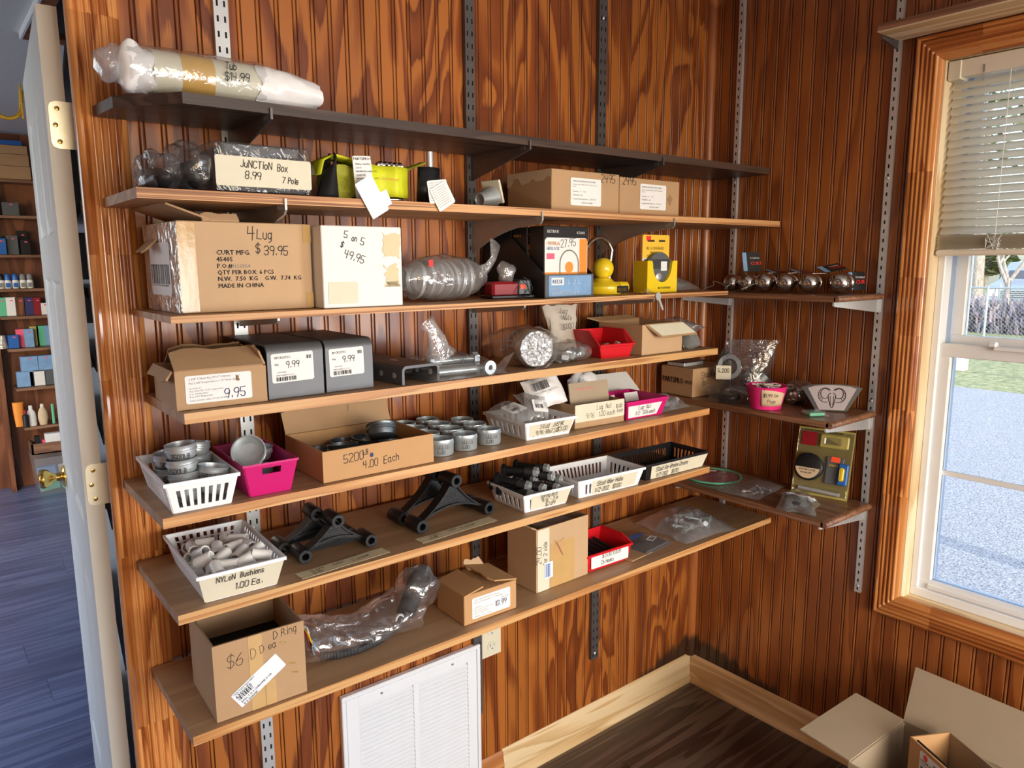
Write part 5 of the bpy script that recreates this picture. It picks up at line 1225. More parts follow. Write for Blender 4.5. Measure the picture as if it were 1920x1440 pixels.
printed(cd, [('BLOCKHEAD', .0120, F(.021, .0270, .119)), ('Trailer Coupler Lock', .0062, F(.034, .0270, .110)), ('Fits 1-7/8", 2" & 2-5/16" couplers', .0046, F(.022, .0270, .101))], 'ink', bold=.012)
printed(o, [('BLOCKHEAD', .0085, F(.042, -E0, .010))], 'ink', name='name_print', bold=.02)
o = thing('black_parts_bag', 'clear bag of black parts at the right end of the carton shelf', 'bag', (-.395, -.165, z), -4)
blob((.055, .02, .014), (.050, .028, .013), 71, .006, 45, 20, 10, .9, .001).build('contents', 'slate_plastic', o, smooth=50)
pillow(.145, .08, .034, 72, .005, 42, Matrix.Translation((-.015, -.025, 0))).build('film', 'thick_film', o, smooth=60)
# ------------------------------------------------------------------ fourth shelf
z = S[4]+.001
o = carton('ubolt_carton', 'worn brown carton of U-bolt kits marked 9.95', (-1.818, -.262, z), -1.5, .160, .165, .068, 'cardboard', False)
l_ = flat_label(o, .016, .010, .116, .050)
printed(l_, [('2 3/8" U-Bolt Kit (7/16" U-Bolts)', .0055, F(.022, -E0-.0008, .052, 1)), ('Fits 2 3/8" Round Axle x 1.75" Wide Spring', .0050, F(.022, -E0-.0008, .045, 1)), ('Consists of:', .0042, F(.022, -E0-.0008, .036, 1)), ('4 ea. 7/16" ID x 5.25" Long u-bolts', .0042, F(.022, -E0-.0008, .031, 1)), ('2 ea. u-bolts plates', .0042, F(.022, -E0-.0008, .026, 1)), ('8 ea. 7/16" flanged nuts', .0042, F(.022, -E0-.0008, .021, 1)), ('AXLE, 3500/EA, HAR-2701UZ, APUBRK', .0040, F(.022, -E0-.0008, .014, 1))], 'print_grey')
hand(o, [('9.95', .017, F(.082, -.0018, .014, 2))], 'ink_blue', w=.0013)
sheet('brown_blot', l_, F(.104, -.0018, .044), .007, .012, 'kraft_line', .0002, ragged=.003)
flap(o, (.0, .0, .068), (.155, .0, .068), (.004, .055, .030), 'cardboard', name='front_flap', wave=.12)
flap(o, (.02, .165, .068), (.150, .165, .068), (0, -.045, .034), 'cardboard_inside', name='back_flap', wave=.15)
flap(o, (.0, .01, .068), (.0, .15, .068), (-.012, .0, -.018), 'cardboard', name='side_flap', wave=.2)
flap(o, (.160, .01, .068), (.160, .16, .068), (-.012, .0, .030), 'cardboard', name='side_flap', wave=.2)
def channel(label, pos, yaw, w, L, h, t, mat, price, r=.012):
    o = thing('steel_channel', label, 'channel', pos, yaw)
    outer = [(0, 0)]+[(r-r*math.cos(R(a)), h-r+r*math.sin(R(a))) for a in range(0, 91, 18)]+[(w-r+r*math.sin(R(a)), h-r+r*math.cos(R(a))) for a in range(0, 91, 18)]+[(w, 0)]
    inner = [(w-t, 0)]+[(w-t-(r-t)+(r-t)*math.cos(R(a)), h-r+(r-t)*math.sin(R(a))) for a in range(0, 91, 18)]+[(r-(r-t)*math.sin(R(a)), h-r+(r-t)*math.cos(R(a))) for a in range(0, 91, 18)]+[(t, 0)]
    p = outer+inner; n = len(p)
    MB().add([(a, 0, b) for a, b in p]+[(a, L, b) for a, b in p], [tuple(range(n)), tuple(range(n, 2*n))[::-1]]+[(i, n+i, n+(i+1) % n, (i+1) % n) for i in range(n)]).build('channel_bar', mat, o, smooth=25)
    return o
plain('mill_steel', (.115,.118,.125), .44, .35, .14, 25, bump=.06, bscale=90)
# two stacks of U plates: a rounded front plate with ribs behind it
for i, (x0, w_, lab) in enumerate(((-1.652, .112, 'grey steel spring plate marked 9.99, the left of the pair'), (-1.533, .104, 'grey steel spring plate marked 9.99, the right of the pair'))):
    o = thing('steel_plate', lab, 'steel plate', (x0, -.258+.004*i, z), 0); h_ = .104
    prof = [(0, 0)]+[(.018-.018*math.cos(R(a)), h_-.018+.018*math.sin(R(a))) for a in range(0, 91, 15)]+[(.235, h_), (.235, h_-.004)]+[(.022-.0175*math.sin(R(a)), h_-.022+.018*math.cos(R(a))) for a in range(0, 91, 15)]+[(.004, 0)]
    n = len(prof); MB().add([(0, a, b) for a, b in prof]+[(w_, a, b) for a, b in prof], [tuple(range(n))[::-1], tuple(range(n, 2*n))]+[(k, (k+1) % n, n+(k+1) % n, n+k) for k in range(n)]).build('bent_plate', 'mill_steel', o, smooth=25)
    for k in range(4):
        MB().add([(0, a+.052*(k+1), b) for a, b in [(.0, 0), (.0, h_-.020), (.006, h_-.006), (.010, h_-.006), (.006, h_-.02), (.005, 0)]]+[(w_, a+.052*(k+1), b) for a, b in [(.0, 0), (.0, h_-.020), (.006, h_-.006), (.010, h_-.006), (.006, h_-.02), (.005, 0)]], [(5,4,3,2,1,0), (6,7,8,9,10,11)]+[(q, (q+1) % 6, 6+(q+1) % 6, 6+q) for q in range(6)]).build('rib', 'mill_steel', o)
    l_ = sheet('paper_label', o, F(.008, -.0002, .030, 1), w_-.028, .056, 'paper_white', .0005)
    printed(l_, [('BPCB2373C', .0062, F(.014, -.0012, .076, 1)), ('PN', .0058, F(.014, -.0012, .063, 1)), ('32.00 US-EAR', .0030, F(.018, -.0012, .049, 1)), ('HIMS SUNSET 1 9 1 9 1-9', .0034, F(.016, -.0012, .043, 1))], 'print_grey', bold=.01)
    bars(l_, F(.016, -.0012, .033, 1), .040, .008, 14, seed=6+i); bars(l_, F(w_-.034, -.0012, .073, 1), .010, .007, 4, seed=9)
    hand(l_, [('9.99', .012, F(.036, -.0012, .058, 1))], w=.0012)
ch = channel('low grey steel channel lying open end to the front', (-1.374, -.278, z), 4, .098, .25, .040, .006, 'mill_steel', None, .012)
for k in range(3): MB().lathe([(.0065, 0), (.0065, .0006), (.001, .0008)], 14, Matrix.Translation((-.0002, .03+k*.05, .018)) @ Matrix.Rotation(R(-90), 4, 'Y')).build('bolt_hole', 'zinc', ch)
for k in range(3): MB().lathe([(.0065, 0), (.0065, .0006), (.001, .0008)], 14, Matrix.Translation((.0918, .025+k*.05, .018)) @ Matrix.Rotation(R(-90), 4, 'Y')).build('bolt_hole', 'paper_white', ch)
# bag of long bolts
def bolt(mb, p, L, r, yaw, head=True, nut=True):
    m = rmat(p, 0, 90, yaw); mb.lathe([(r, 0), (r, L)], 12, m)
    if head: mb.lathe([(r*1.75, -r*1.1), (r*1.75, 0)], 6, m)
    if nut: hex_nut(mb, m @ Matrix.Translation((0, 0, L-r*3)), r*1.8, r*1.6, r)
    return mb
for i, (x_, y_, zz, yw, L, lab) in enumerate(((-1.262, -.235, .012, -4, .130, 'long plated bolt lying in front inside the clear bolt bag'), (-1.255, -.200, .012, 2, .125, 'long plated bolt lying behind in the clear bolt bag'), (-1.245, -.190, .030, -3, .115, 'long plated bolt lying on top in the clear bolt bag'))):
    o = thing('shackle_bolt', lab, 'bolt', (x_, y_, z+zz), yw, None)
    bolt(MB(), (0, 0, 0), L, .009, 0, True, False).build('shank', 'zinc_blue', o, smooth=40)
    hex_nut(MB(), rmat((L-.004, 0, 0), 0, 90, 0), .014, .014, .008).build('nut', 'zinc_blue', o)
mb = MB().lathe([(.006, 0), (.016, 0), (.016, .012), (.006, .012), (.006, 0)], 20, rmat((-1.138, -.262, z+.016), 90, 0, 0), False, False)
tag(mb.build('spacer_ring', 'zinc_blue', smooth=40), 'round plated spacer at the right end of the bolt bag', 'spacer')
o = thing('bolt_bag', 'clear bag of long plated bolts on the channel shelf', 'bag', (-1.315, -.285, z))
pillow(.235, .15, .046, 81, .006, 34, Matrix.Rotation(R(2), 4, 'Z')).build('film', 'clear_film', o, smooth=60)
neck([(.075, .06, .040), (.062, .055, .062), (.055, .05, .085), (.045, .05, .110), (.030, .05, .125)], [.040, .030, .022, .016, .020], 5, .3, .4).build('gathered_neck', 'milky_film', o, smooth=60)
mb = MB(); mb.grid(lambda u, v: (-.035+.07*u, .03+.09*v, .028+.018*nz((u, v, 0), 3, 3)+.01*v), 8, 8); mb.build('loose_end', 'milky_film', o, smooth=60)
mb = MB(); mb.grid(lambda u, v: (.205+.035*u, .0+.04*v, .004+.045*u*(1-.4*v)), 6, 6); mb.build('loose_end', 'milky_film', o, smooth=60)
hand(o, [('L 9', .018, F(.070, .012, .045, -30)), ('C', .018, F(.105, .012, .035, -10))], w=.0012)
# cylinder bag 2.50
o = thing('foil_disc_bag', 'bag of foil wrapped discs marked 2.50', 'bag', (-.985, -.215, z), -18)
MB().lathe([(.001, 0), (.043, 0), (.045, .003), (.045, .075), (.001, .075)], 32, rmat((.010, -.045, .047), -90, 0, 0), False, False).build('wrapped_discs', 'paper_tan', o, smooth=40)
def foil(u, v):
    a = 2*math.pi*u; r = .0455*v; x_, z_ = r*math.cos(a), r*math.sin(a); k = nz((x_, 0, z_), 130, 5)*.0042+nz((x_, 0, z_), 260, 8)*.0022
    return (.010+x_, -.050+k+(.010 if v > .95 else 0), .047+z_)
MB().grid(foil, 64, 18, True).build('foil_end', 'foil', o, smooth=20)
mb = MB()
def discbag(u, v):
    a = 2*math.pi*u; yv = -.062+.16*v; r = .050*(1 if v < .55 else 1-(v-.55)*1.5)*(1+.12*nz((math.cos(a)*2, math.sin(a)*2, v*6), 1.5, 8)); return (.010-.11*max(0, v-.3)+r*math.cos(a), yv, max(.0006, .050+r*math.sin(a)))
mb.grid(discbag, 34, 18, True); mb.build('film', 'clear_film', o, smooth=60)
hand(o, [('2.50', .026, F(-.085, -.05, .046, 24))], w=.0016)
# bag of lug nuts
rnd = random.Random(14)
o = thing('nut_bag', 'small clear bag of bright lug nuts in front of the paper bag', 'bag', (-.905, -.262, z))
blob((.062, .045, .026), (.066, .048, .026), 91, .010, 42, 30, 16, .9, .0005).build('film', 'clear_film', o, smooth=60)
neck([(.035, .07, .045), (.022, .08, .058), (.008, .085, .062)], [.020, .014, .018], 6, .3, .5).build('gathered_neck', 'clear_film', o, smooth=60)
for k in range(9):
    o = hex_nut(MB(), Matrix.Identity(4), .0115, .018, .006).build('lug_nut', 'zinc_blue', None, loc=(-.885+(k % 3)*.032+rnd.uniform(-.006, .006), -.245+(k//3)*.026, z+.013+rnd.uniform(0, .008)), rot=(R(rnd.uniform(40, 130)), R(rnd.uniform(-30, 30)), R(rnd.uniform(0, 180))))
    tag(o, 'bright lug nut inside the small clear nut bag', 'nut', 'lug nuts in the small clear bag')
o = thing('paper_lug_bag', 'crumpled grey paper bag marked Lug Nuts 1.00', 'bag', (-.760, -.110, z), -10)
mb = MB()
def pbag(u, v):
    a = 2*math.pi*u; r1 = .050-.012*v+.018*max(0, v-.55)*2; r2 = .030*(1-.75*v); n_ = 1+.16*nz((math.cos(a)*2, math.sin(a)*2, v*5), 1.3, 22); return (-.012*v+r1*math.cos(a)*n_, r2*math.sin(a)*n_, .138*v+.006*nz((a, v, 0), 2, 3)*(v > .9))
mb.grid(pbag, 34, 20, True); mb.build('bag_paper', 'paper_bag', o, smooth=50)
hand(o, [('Lug', .014, F(-.028, -.024, .118, -6)), ('NuTs', .012, F(-.018, -.024, .100, -6)), ('$1.00', .014, F(-.020, -.028, .072, 6))], w=.0012)
# red stacking bin
def red_bin(label, pos, yaw, w, d, h, lip):
    o = thing('red_parts_bin', label, 'bin', pos, yaw); f_ = .010; mb = MB()
    # sloped sides, low front lip
    L0 = [(0, 0, 0), (-f_, -f_*.5, lip), (-f_, d*.30, h), (-f_, d, h), (0, d, 0)]; R0 = [(w, 0, 0), (w+f_, -f_*.5, lip), (w+f_, d*.30, h), (w+f_, d, h), (w, d, 0)]
    mb.add(L0, [(0,1,2,3,4)]); mb.add(R0, [(4,3,2,1,0)]); mb.add([L0[4], R0[4], R0[3], L0[3]], [(0,1,2,3)]); mb.add([L0[0], R0[0], R0[4], L0[4]], [(0,1,2,3)]); mb.add([L0[0], L0[1], R0[1], R0[0]], [(0,1,2,3)])
    mb.build('bin_shell', 'red_plastic', o, solid=.0022, offs=0)
    r_ = MB(); r_.box(-f_-.003, -f_*.5-.006, lip-.004, w+f_+.003, -f_*.5+.002, lip+.003, .002)
    for xx in (-f_-.004, w+f_-.001): r_.add([(xx, -f_*.5, lip-.003), (xx+.005, -f_*.5, lip-.003), (xx+.005, d*.30, h-.002), (xx, d*.30, h-.002), (xx, -f_*.5, lip+.003), (xx+.005, -f_*.5, lip+.003), (xx+.005, d*.30, h+.003), (xx, d*.30, h+.003)], [(3,2,1,0),(4,5,6,7),(0,1,5,4),(1,2,6,5),(2,3,7,6),(3,0,4,7)]); r_.box(xx, d*.30, h-.002, xx+.005, d, h+.003)
    r_.build('rim', 'red_plastic', o); return o
red_bin('small red parts bin holding brass nuts on the channel shelf', (-.738, -.236, z), -6, .098, .125, .068, .034)
for k in range(5):
    o = hex_nut(MB(), Matrix.Identity(4), .0125, .020, .008).build('brass_nut', 'brass' if k % 2 else 'zinc', None, loc=(-.700+(k % 3)*.026, -.205+(k//3)*.028, z+.016), rot=(R(rnd.uniform(20, 100)), R(rnd.uniform(-30, 30)), R(rnd.uniform(0, 180))))
    tag(o, 'brassy lug nut lying in the small red bin', 'nut', 'lug nuts in the small red bin')
o = carton('lug_bolt_carton', 'open brown carton with a note Lug Bolt and nuts', (-.612, -.266, z), 0, .172, .165, .083, 'cardboard_light', False)
fp = flap(o, (.010, -.001, .085), (.165, -.001, .085), (.040, -.028, -.036), 'cardboard', name='note_flap', wave=.03)
nm = Matrix(((1, .28, 0, .030), (0, -.62, 0, -.030), (0, .73, 1, .0500), (0, 0, 0, 1)))
mb = MB(); mb.add([(.020,-.0050,.083),(.168,-.0050,.083),(.198,-.0285,.0535),(.050,-.0285,.0535)], [(0,1,2,3)]); mb.build('note_paper', 'paper_cream', o, solid=.0006, offs=1)
nm2 = Matrix(((1, -.55, 0, .060), (0, .55, 0, -.0297), (0, .62, 0, .0525), (0, 0, 0, 1)))
hand(o, [('Lug    Bolt', .015, nm2 @ Matrix.Translation((.0, .030, 0))), ('and nuts', .010, nm2 @ Matrix.Translation((.004, .010, 0))), ('200', .014, nm2 @ Matrix.Translation((.090, .010, 0)))], w=.0012)
flap(o, (.0, .165, .083), (.172, .165, .083), (-.03, .02, .010), 'cardboard', name='back_flap')
o = thing('paper_and_film_bag', 'clear bag with white paper and a round can at the shelf end', 'bag', (-.408, -.240, z))
MB().lathe([(.001, 0), (.030, 0), (.032, .004), (.032, .030), (.001, .030)], 24, rmat((.030, .01, .022), 60, 0, 20), False, False).build('round_can', 'galvanized', o, smooth=40)
pillow(.165, .12, .030, 101, .006, 34, rmat((-.02, .005, .034), 8, -6, 6)).build('film', 'thick_film', o, smooth=60)
mb = MB(); mb.grid(lambda u, v: (-.0+.11*u, .02+.08*v, .050+.016*u+.012*nz((u*2, v*2, 0), 2, 9)), 10, 8); mb.build('white_paper', 'paper_white', o, smooth=60, solid=.0005)
mb = MB(); mb.grid(lambda u, v: (.0+.06*u, -.008+.02*v, .002+.052*v), 6, 6); mb.build('film_front', 'clear_film', o, smooth=60)

# ------------------------------------------------------------------ fifth shelf
z = S[5]+.001
basket('white_basket', 'white slotted basket heaped with 3500 LB grease caps', (-1.848, -.308, z), -2, .095, .205, .056, 'white_plastic', 7, 11)
CAP = cap_mesh(.0268, .027)
def cap(loc, rot, label, group, text=None, me=CAP, tmat='ink', nm='grease_cap'):
    o = thing(nm, label, 'cap', loc, 0, group, rot)
    place('cap_shell', me, o)
    if text:
        mb = MB(); r = max(v.co.x for v in me.vertices)*.955; h = max(v.co.z for v in me.vertices)
        for t, zz, s_ in text:
            a0 = -math.pi/2-len(t)*s_*.42/r*.5-.1; w_ = MB(); _strokes(w_, t, s_, Matrix.Identity(4), s_*.12)
            mb.add([((r+.0004)*math.cos(a0+p[0]/r), (r+.0004)*math.sin(a0+p[0]/r), zz+p[1]) for p in w_.v], w_.f)
        mb.build('handwriting', tmat, o)
    return o
g_ = 'grease caps heaped in the white basket'
T35 = [('3500LB', .006, .0105)]
rn = random.Random(77)
stackA = [(-1.824, -.272), (-1.776, -.275)]
for i in range(4): cap((-1.816+rn.uniform(-.002, .002), -.264+.001*i, z+.006+i*.0255), (R(rn.uniform(-5, 5)), R(-4), R(-35+rn.uniform(-12, 12))), 'grease cap number %s from the bottom of the tall front left stack' % ('one', 'two', 'three', 'four')[i], g_, [('3500LB', .004, .0085)])
for i in range(3): cap((-1.822, -.203, z+.006+i*.0255), (R(3), R(-3), R(-30)), 'grease cap in the %s place of the short stack behind at the left' % ('lowest', 'middle', 'highest')[i], g_, [('3500', .005, .0085)])
for i in range(2): cap((-1.772, -.276, z+.014+i*.024), (R(-12+4*i), R(8), R(-40)), ('lower', 'upper')[i]+' tilted grease cap at the front right of the white basket', g_, [('3500 LB', .0085, .0065), ('200', .002, .0065)] if i else None)
for i in range(3): cap((-1.768, -.165, z+.010+i*.0255), (R(-10), R(4), R(-30)), 'grease cap in the %s place of the rear right stack' % ('lowest', 'middle', 'highest')[i], g_, [('350', .006, .008)])
for i, (x_, y_) in enumerate(((-1.820, -.140), (-1.784, -.222))): cap((x_, y_, z+.006), (0, 0, R(20*i)), 'grease cap lying deep in the white basket, %s one' % ('rear', 'middle')[i], g_)
# pink bin
bin_tub('pink_bin', 'magenta plastic bin with a cut-out handle holding caps', (-1.713, -.300, z), -2, .074, .165, .062, 'pink_plastic', .012)
rn = random.Random(5)
CAPB = cap_mesh(.031, .026, 'galvanized')
cap((-1.690, -.245, z+.064), (R(58), R(-10), R(-20)), 'grease cap tipped towards the front on the magenta bin', 'grease caps in the magenta bin', None, CAPB)
for i, (x_, y_, zz) in enumerate(((-1.660, -.190, .040), (-1.675, -.225, .012), (-1.690, -.165, .012))): cap((x_, y_, z+zz), (R(rn.uniform(-8, 8)), R(rn.uniform(-8, 8)), 0), ('grease cap standing at the back of the magenta bin', 'grease cap low in front in the magenta bin', 'grease cap low at the rear of the magenta bin')[i], 'grease caps in the magenta bin', None, CAPB)
# 5200 carton
o = carton('cap_carton', 'long open carton marked 5200 LB 4.00 Each', (-1.573, -.308, z), -.5, .252, .190, .062, 'cardboard_orange', False)
flap(o, (.0, .189, .062), (.252, .189, .062), (.0, .030, .066), 'cardboard', name='back_flap', wave=.03)
flap(o, (.195, .1925, .064), (.252, .1925, .064), (.0, .026, .060), 'cardboard_orange', name='corner_flap', wave=.03)
hand(o, [('5200', .017, F(.044, -E0, .032, 4)), ('LB', .010, F(.086, -E0, .043, 4)), ('4.00  Each', .015, F(.086, -E0, .014, 4))], w=.0012)
mb = MB(); mb.add([(.105+.004*math.cos(R(a)), -E0, .040+.005*math.sin(R(a))) for a in range(0, 360, 40)], [tuple(range(9))]); mb.build('ink_blot', 'ink_blue', o)
hand(o, [('!', .016, F(.150, .199, .092))], w=.0010)
CAPD = cap_mesh(.0325, .028, 'galvanized_dark')
k = 0
for (x_, y_, zz, rx, ry, lab) in ((.040, .045, .006, 0, 0, 'at the front left'), (.045, .120, .010, 0, 5, 'at the rear left'), (.085, .085, .022, -8, 0, 'left of the middle'), (.112, .040, .008, 10, 0, 'low in front of the middle'), (.150, .110, .022, 4, 4, 'right of the middle'), (.120, .150, .012, 0, 0, 'at the rear middle'), (.185, .050, .020, -6, 5, 'at the front right'), (.205, .125, .010, 0, 0, 'at the rear right'), (.172, .075, .052, -28, 12, 'tipped on top of the heap')):
    cap((-1.573+x_, -.308+y_, z+zz), (R(rx), R(ry), 0), 'dark grease cap %s in the long carton' % lab, 'grease caps in the long carton', None, CAPD, nm='dark_grease_cap')
# tins 7000
TIN = MB().lathe([(.001, 0), (.0275, 0), (.0285, .002), (.0290, .026), (.0298, .027), (.0298, .0305), (.0288, .031), (.0282, .036), (.0275, .036), (.0272, .010), (.001, .009)], 32, None, False, False).mesh('tin_shell', 'zinc_blue', 40)
pos = [(-1.277, -.262, 1), (-1.208, -.257, 1), (-1.134, -.250, 1), (-1.270, -.195, 0), (-1.200, -.190, 0), (-1.127, -.184, 0), (-1.262, -.130, 0), (-1.192, -.126, 0), (-1.120, -.120, 0), (-1.255, -.067, 0), (-1.186, -.063, 0)]
names = ['front row, touching the long carton', 'middle of the front row', 'right of the front row', 'second row, beside the long carton', 'middle of the second row', 'right of the second row', 'third row, beside the long carton', 'middle of the third row', 'right of the third row', 'back row, beside the long carton', 'right of the back row']
for (x_, y_, wr), nm in zip(pos, names):
    cap((x_+.006, y_, z), (0, 0, R(-30)), 'open round metal tin in the %s' % nm, 'round tins marked 7000 LB', [('7000 LB', .017, .0075), ('5.00', .006, .0075)] if wr else None, TIN, nm='round_tin')
# stud basket with bags
o = basket('stud_basket', 'white slotted basket labelled Stud .689K full of small bags', (-1.044, -.290, z), -3, .130, .150, .044, 'white_plastic', 7, 6)
l_ = MB().add([(.004, -.0035, .008), (.132, -.0035, .008), (.134, -.0130, .040), (.000, -.0130, .040)], [(0,1,2,3)]).build('tape_label', 'paper_cream', o, solid=.0006, offs=1)
tm = Matrix(((1, .0, 0, 0), (0, -.31, 0, -.0056), (0, 1, 0, .008), (0, 0, 0, 1)))
hand(l_, [('Stud  .689K', .0125, tm @ Matrix.Translation((.032, .018, 0))), ('9/16-18x2.50', .0105, tm @ Matrix.Translation((.022, .003, 0))), ('$3.00', .0115, tm @ Matrix.Translation((.088, .003, 0)))], w=.0009)
for i, (x_, y_, zz, rx, ry, rz, w_, d_, lab) in enumerate(((-1.070, -.285, .040, 12, -8, 10, .085, .10, 'clear stud bag sprawled at the left of the stud basket'), (-1.010, -.255, .036, 50, 10, -10, .07, .075, 'clear stud bag standing in the middle of the stud basket'), (-.975, -.230, .040, 38, 6, 20, .075, .08, 'clear stud bag with white slips at the right of the stud basket'))):
    o = thing('stud_bag', lab, 'bag', (x_, y_, z+zz), 0, 'small bags in the stud basket', (R(rx), R(ry), R(rz)))
    pillow(w_, d_, .018, 110+i, .006, 40).build('film', 'milky_film', o, smooth=60)
    sl = sheet('paper_slip', o, Up(.012, .02, .019), w_*.6, d_*.45, 'paper_white', .0004); bars(sl, Up(.018, .03, .0198), w_*.35, .012, 9, seed=i+20)
o = thing('printed_bag', 'standing white bag printed with a barcode behind the stud basket', 'bag', (-.945, -.195, z+.040), 0, None, (R(62), R(-14), R(-16)))
pillow(.105, .085, .016, 120, .004, 36).build('film', 'white_bag', o, smooth=60)
bars(o, Up(.020, .045, .0215, 0), .045, .022, 18, seed=33); printed(o, [('STUD-WHEELS BLOCK-IN', .006, Up(.018, .036, .0215)), ('175756', .007, Up(.02, .070, .0215))], 'print_grey')
# lug nut carton
o = carton('lug_nut_carton', 'cardboard tray labelled Lug Nut 9/16 1.00 each', (-.872, -.276, z), -4, .170, .135, .060, 'cardboard', False)
l_ = sheet('tape_label', o, F(.0, -.0006, .016), .170, .046, 'paper_cream', .0006)
hand(l_, [('Lug  Nut', .0125, F(.072, -.0016, .043)), ('$1.00', .0085, F(.140, -.0016, .040)), ('9/16   1.00 each', .0125, F(.036, -.0016, .024)), ('Each', .0085, F(.144, -.0016, .028))], w=.0009)
bk = flap(o, (.022, .045, .040), (.156, .045, .040), (.0, .012, .068), 'cardboard_grey', name='card_divider')
printed(bk, [('ASTRO AIR', .012, F(.045, .050, .086)), ('TRANSFERENCE', .011, F(.045, .050, .070)), ('SEAT', .011, F(.045, .050, .056))], 'print_pink', name='red_stamp')
flap(o, (.0, .134, .060), (.06, .134, .060), (-.02, .03, .035), 'cardboard_inside', name='bent_flap')
# pink lug nut bin
o = bin_tub('pink_lug_bin', 'pink plastic bin labelled Lug Nut 1/2 50¢ each', (-.684, -.282, z), -2, .136, .125, .050, 'pink_plastic', .012, False)
l_ = MB().add([(.002, -.0032, .004), (.112, -.0032, .004), (.126, -.0110, .038), (-.006, -.0110, .038)], [(0,1,2,3)]).build('tape_label', 'paper_white', o, solid=.0006, offs=1)
tm = Matrix(((1, .0, 0, 0), (0, -.25, 0, -.0054), (0, 1, 0, .004), (0, 0, 0, 1)))
hand(l_, [('Lug  Nut', .0115, tm @ Matrix.Translation((.034, .021, 0))), ('1/2   50¢ each', .0105, tm @ Matrix.Translation((.026, .006, 0)))], w=.0009)
MB().box(.004, .004, .030, .045, .006, .056, m=rmat((0, .06, 0), -20, 0, 10)).build('paper_slip', 'paper_white', o)
MB().box(.075, .004, .032, .125, .006, .058, m=rmat((0, .07, 0), -20, 0, -4)).build('paper_slip', 'paper_white', o)
o = thing('white_envelope', 'white paper packet leaning behind the pink lug nut bin', 'packet', (-.665, -.135, z+.006), 0, None, (R(38), 0, R(-6))); MB().box(0, 0, 0, .20, .12, .012, .003).build('packet_body', 'paper_white', o)
o = thing('printed_sack', 'crumpled white printed bag behind the lug nut carton', 'bag', (-.725, -.12, z), 0); blob((.05, .02, .055), (.055, .02, .055), 131, .014, 36, 26, 16, .85, .001).build('film', 'white_bag', o, smooth=60); hand(o, [('PART 10', .012, F(.02, -.006, .085, -30)), ('NUT', .012, F(.03, -.006, .065, -30))], w=.0010)
o = thing('clear_nut_bag', 'clear bag of zinc nuts at the right end of the tin shelf', 'bag', (-.535, -.275, z)); pillow(.135, .13, .034, 141, .006, 40).build('film', 'thick_film', o, smooth=60)
for k in range(8):
    o = hex_nut(MB(), Matrix.Identity(4), .010, .014, .006).build('zinc_nut', 'zinc_blue', None, loc=(-.510+(k % 4)*.025, -.245+(k//4)*.04, z+.012), rot=(R(rnd.uniform(40, 120)), R(rnd.uniform(-30, 30)), R(rnd.uniform(0, 180))))
    tag(o, 'zinc nut inside the clear bag at the shelf end', 'nut', 'nuts in the clear bag at the tin shelf end')

# ------------------------------------------------------------------ sixth shelf
z = S[6]+.001
o = basket('nylon_basket', 'white lattice basket labelled Nylon Bushions 1.00 Ea', (-1.806, -.308, z), -2, .125, .225, .055, 'white_plastic', 9, 15, flare=.014, grid=True)
l_ = MB().add([(-.004, -.0032, .002), (.127, -.0032, .002), (.139, -.0160, .052), (-.014, -.0160, .052)], [(0,1,2,3)]).build('tape_label', 'masking_tape', o, solid=.0006, offs=1); l_.data.materials[0] = MAT['paper_cream']
tm = Matrix(((1, .0, 0, 0), (0, -.26, 0, -.0056), (0, 1, 0, .002), (0, 0, 0, 1)))
hand(l_, [('NYLoN  Bushions', .0105, tm @ Matrix.Translation((.016, .034, 0))), ('1.00 Ea.', .0125, tm @ Matrix.Translation((.050, .012, 0)))], w=.0012)
TUBE = MB().lathe([(.0080, -.0175), (.0108, -.0175), (.0110, -.0165), (.0110, .0165), (.0108, .0175), (.0080, .0175), (.0080, -.0175)], 18, None, False, False).mesh('nylon_tube', 'nylon', 40)
rn = random.Random(41); placed = []
for layer, cnt in ((0, 16), (1, 17), (2, 16)):
    for k in range(cnt):
        c_ = k % 4; r_ = k//4; x_ = -1.782+c_*.029+rn.uniform(-.006, .006); y_ = -.285+r_*.043+rn.uniform(-.008, .008)
        o = place('nylon_bushing', TUBE, None, (x_, y_, z+.014+layer*.0165+rn.uniform(0, .004)), (R(rn.choice((90, 78, 104, 62))), R(rn.uniform(-25, 25)), R(rn.uniform(-80, 80))))
        tag(o, 'short white nylon tube heaped in the white lattice basket', 'bushing', 'nylon bushings in the lattice basket')
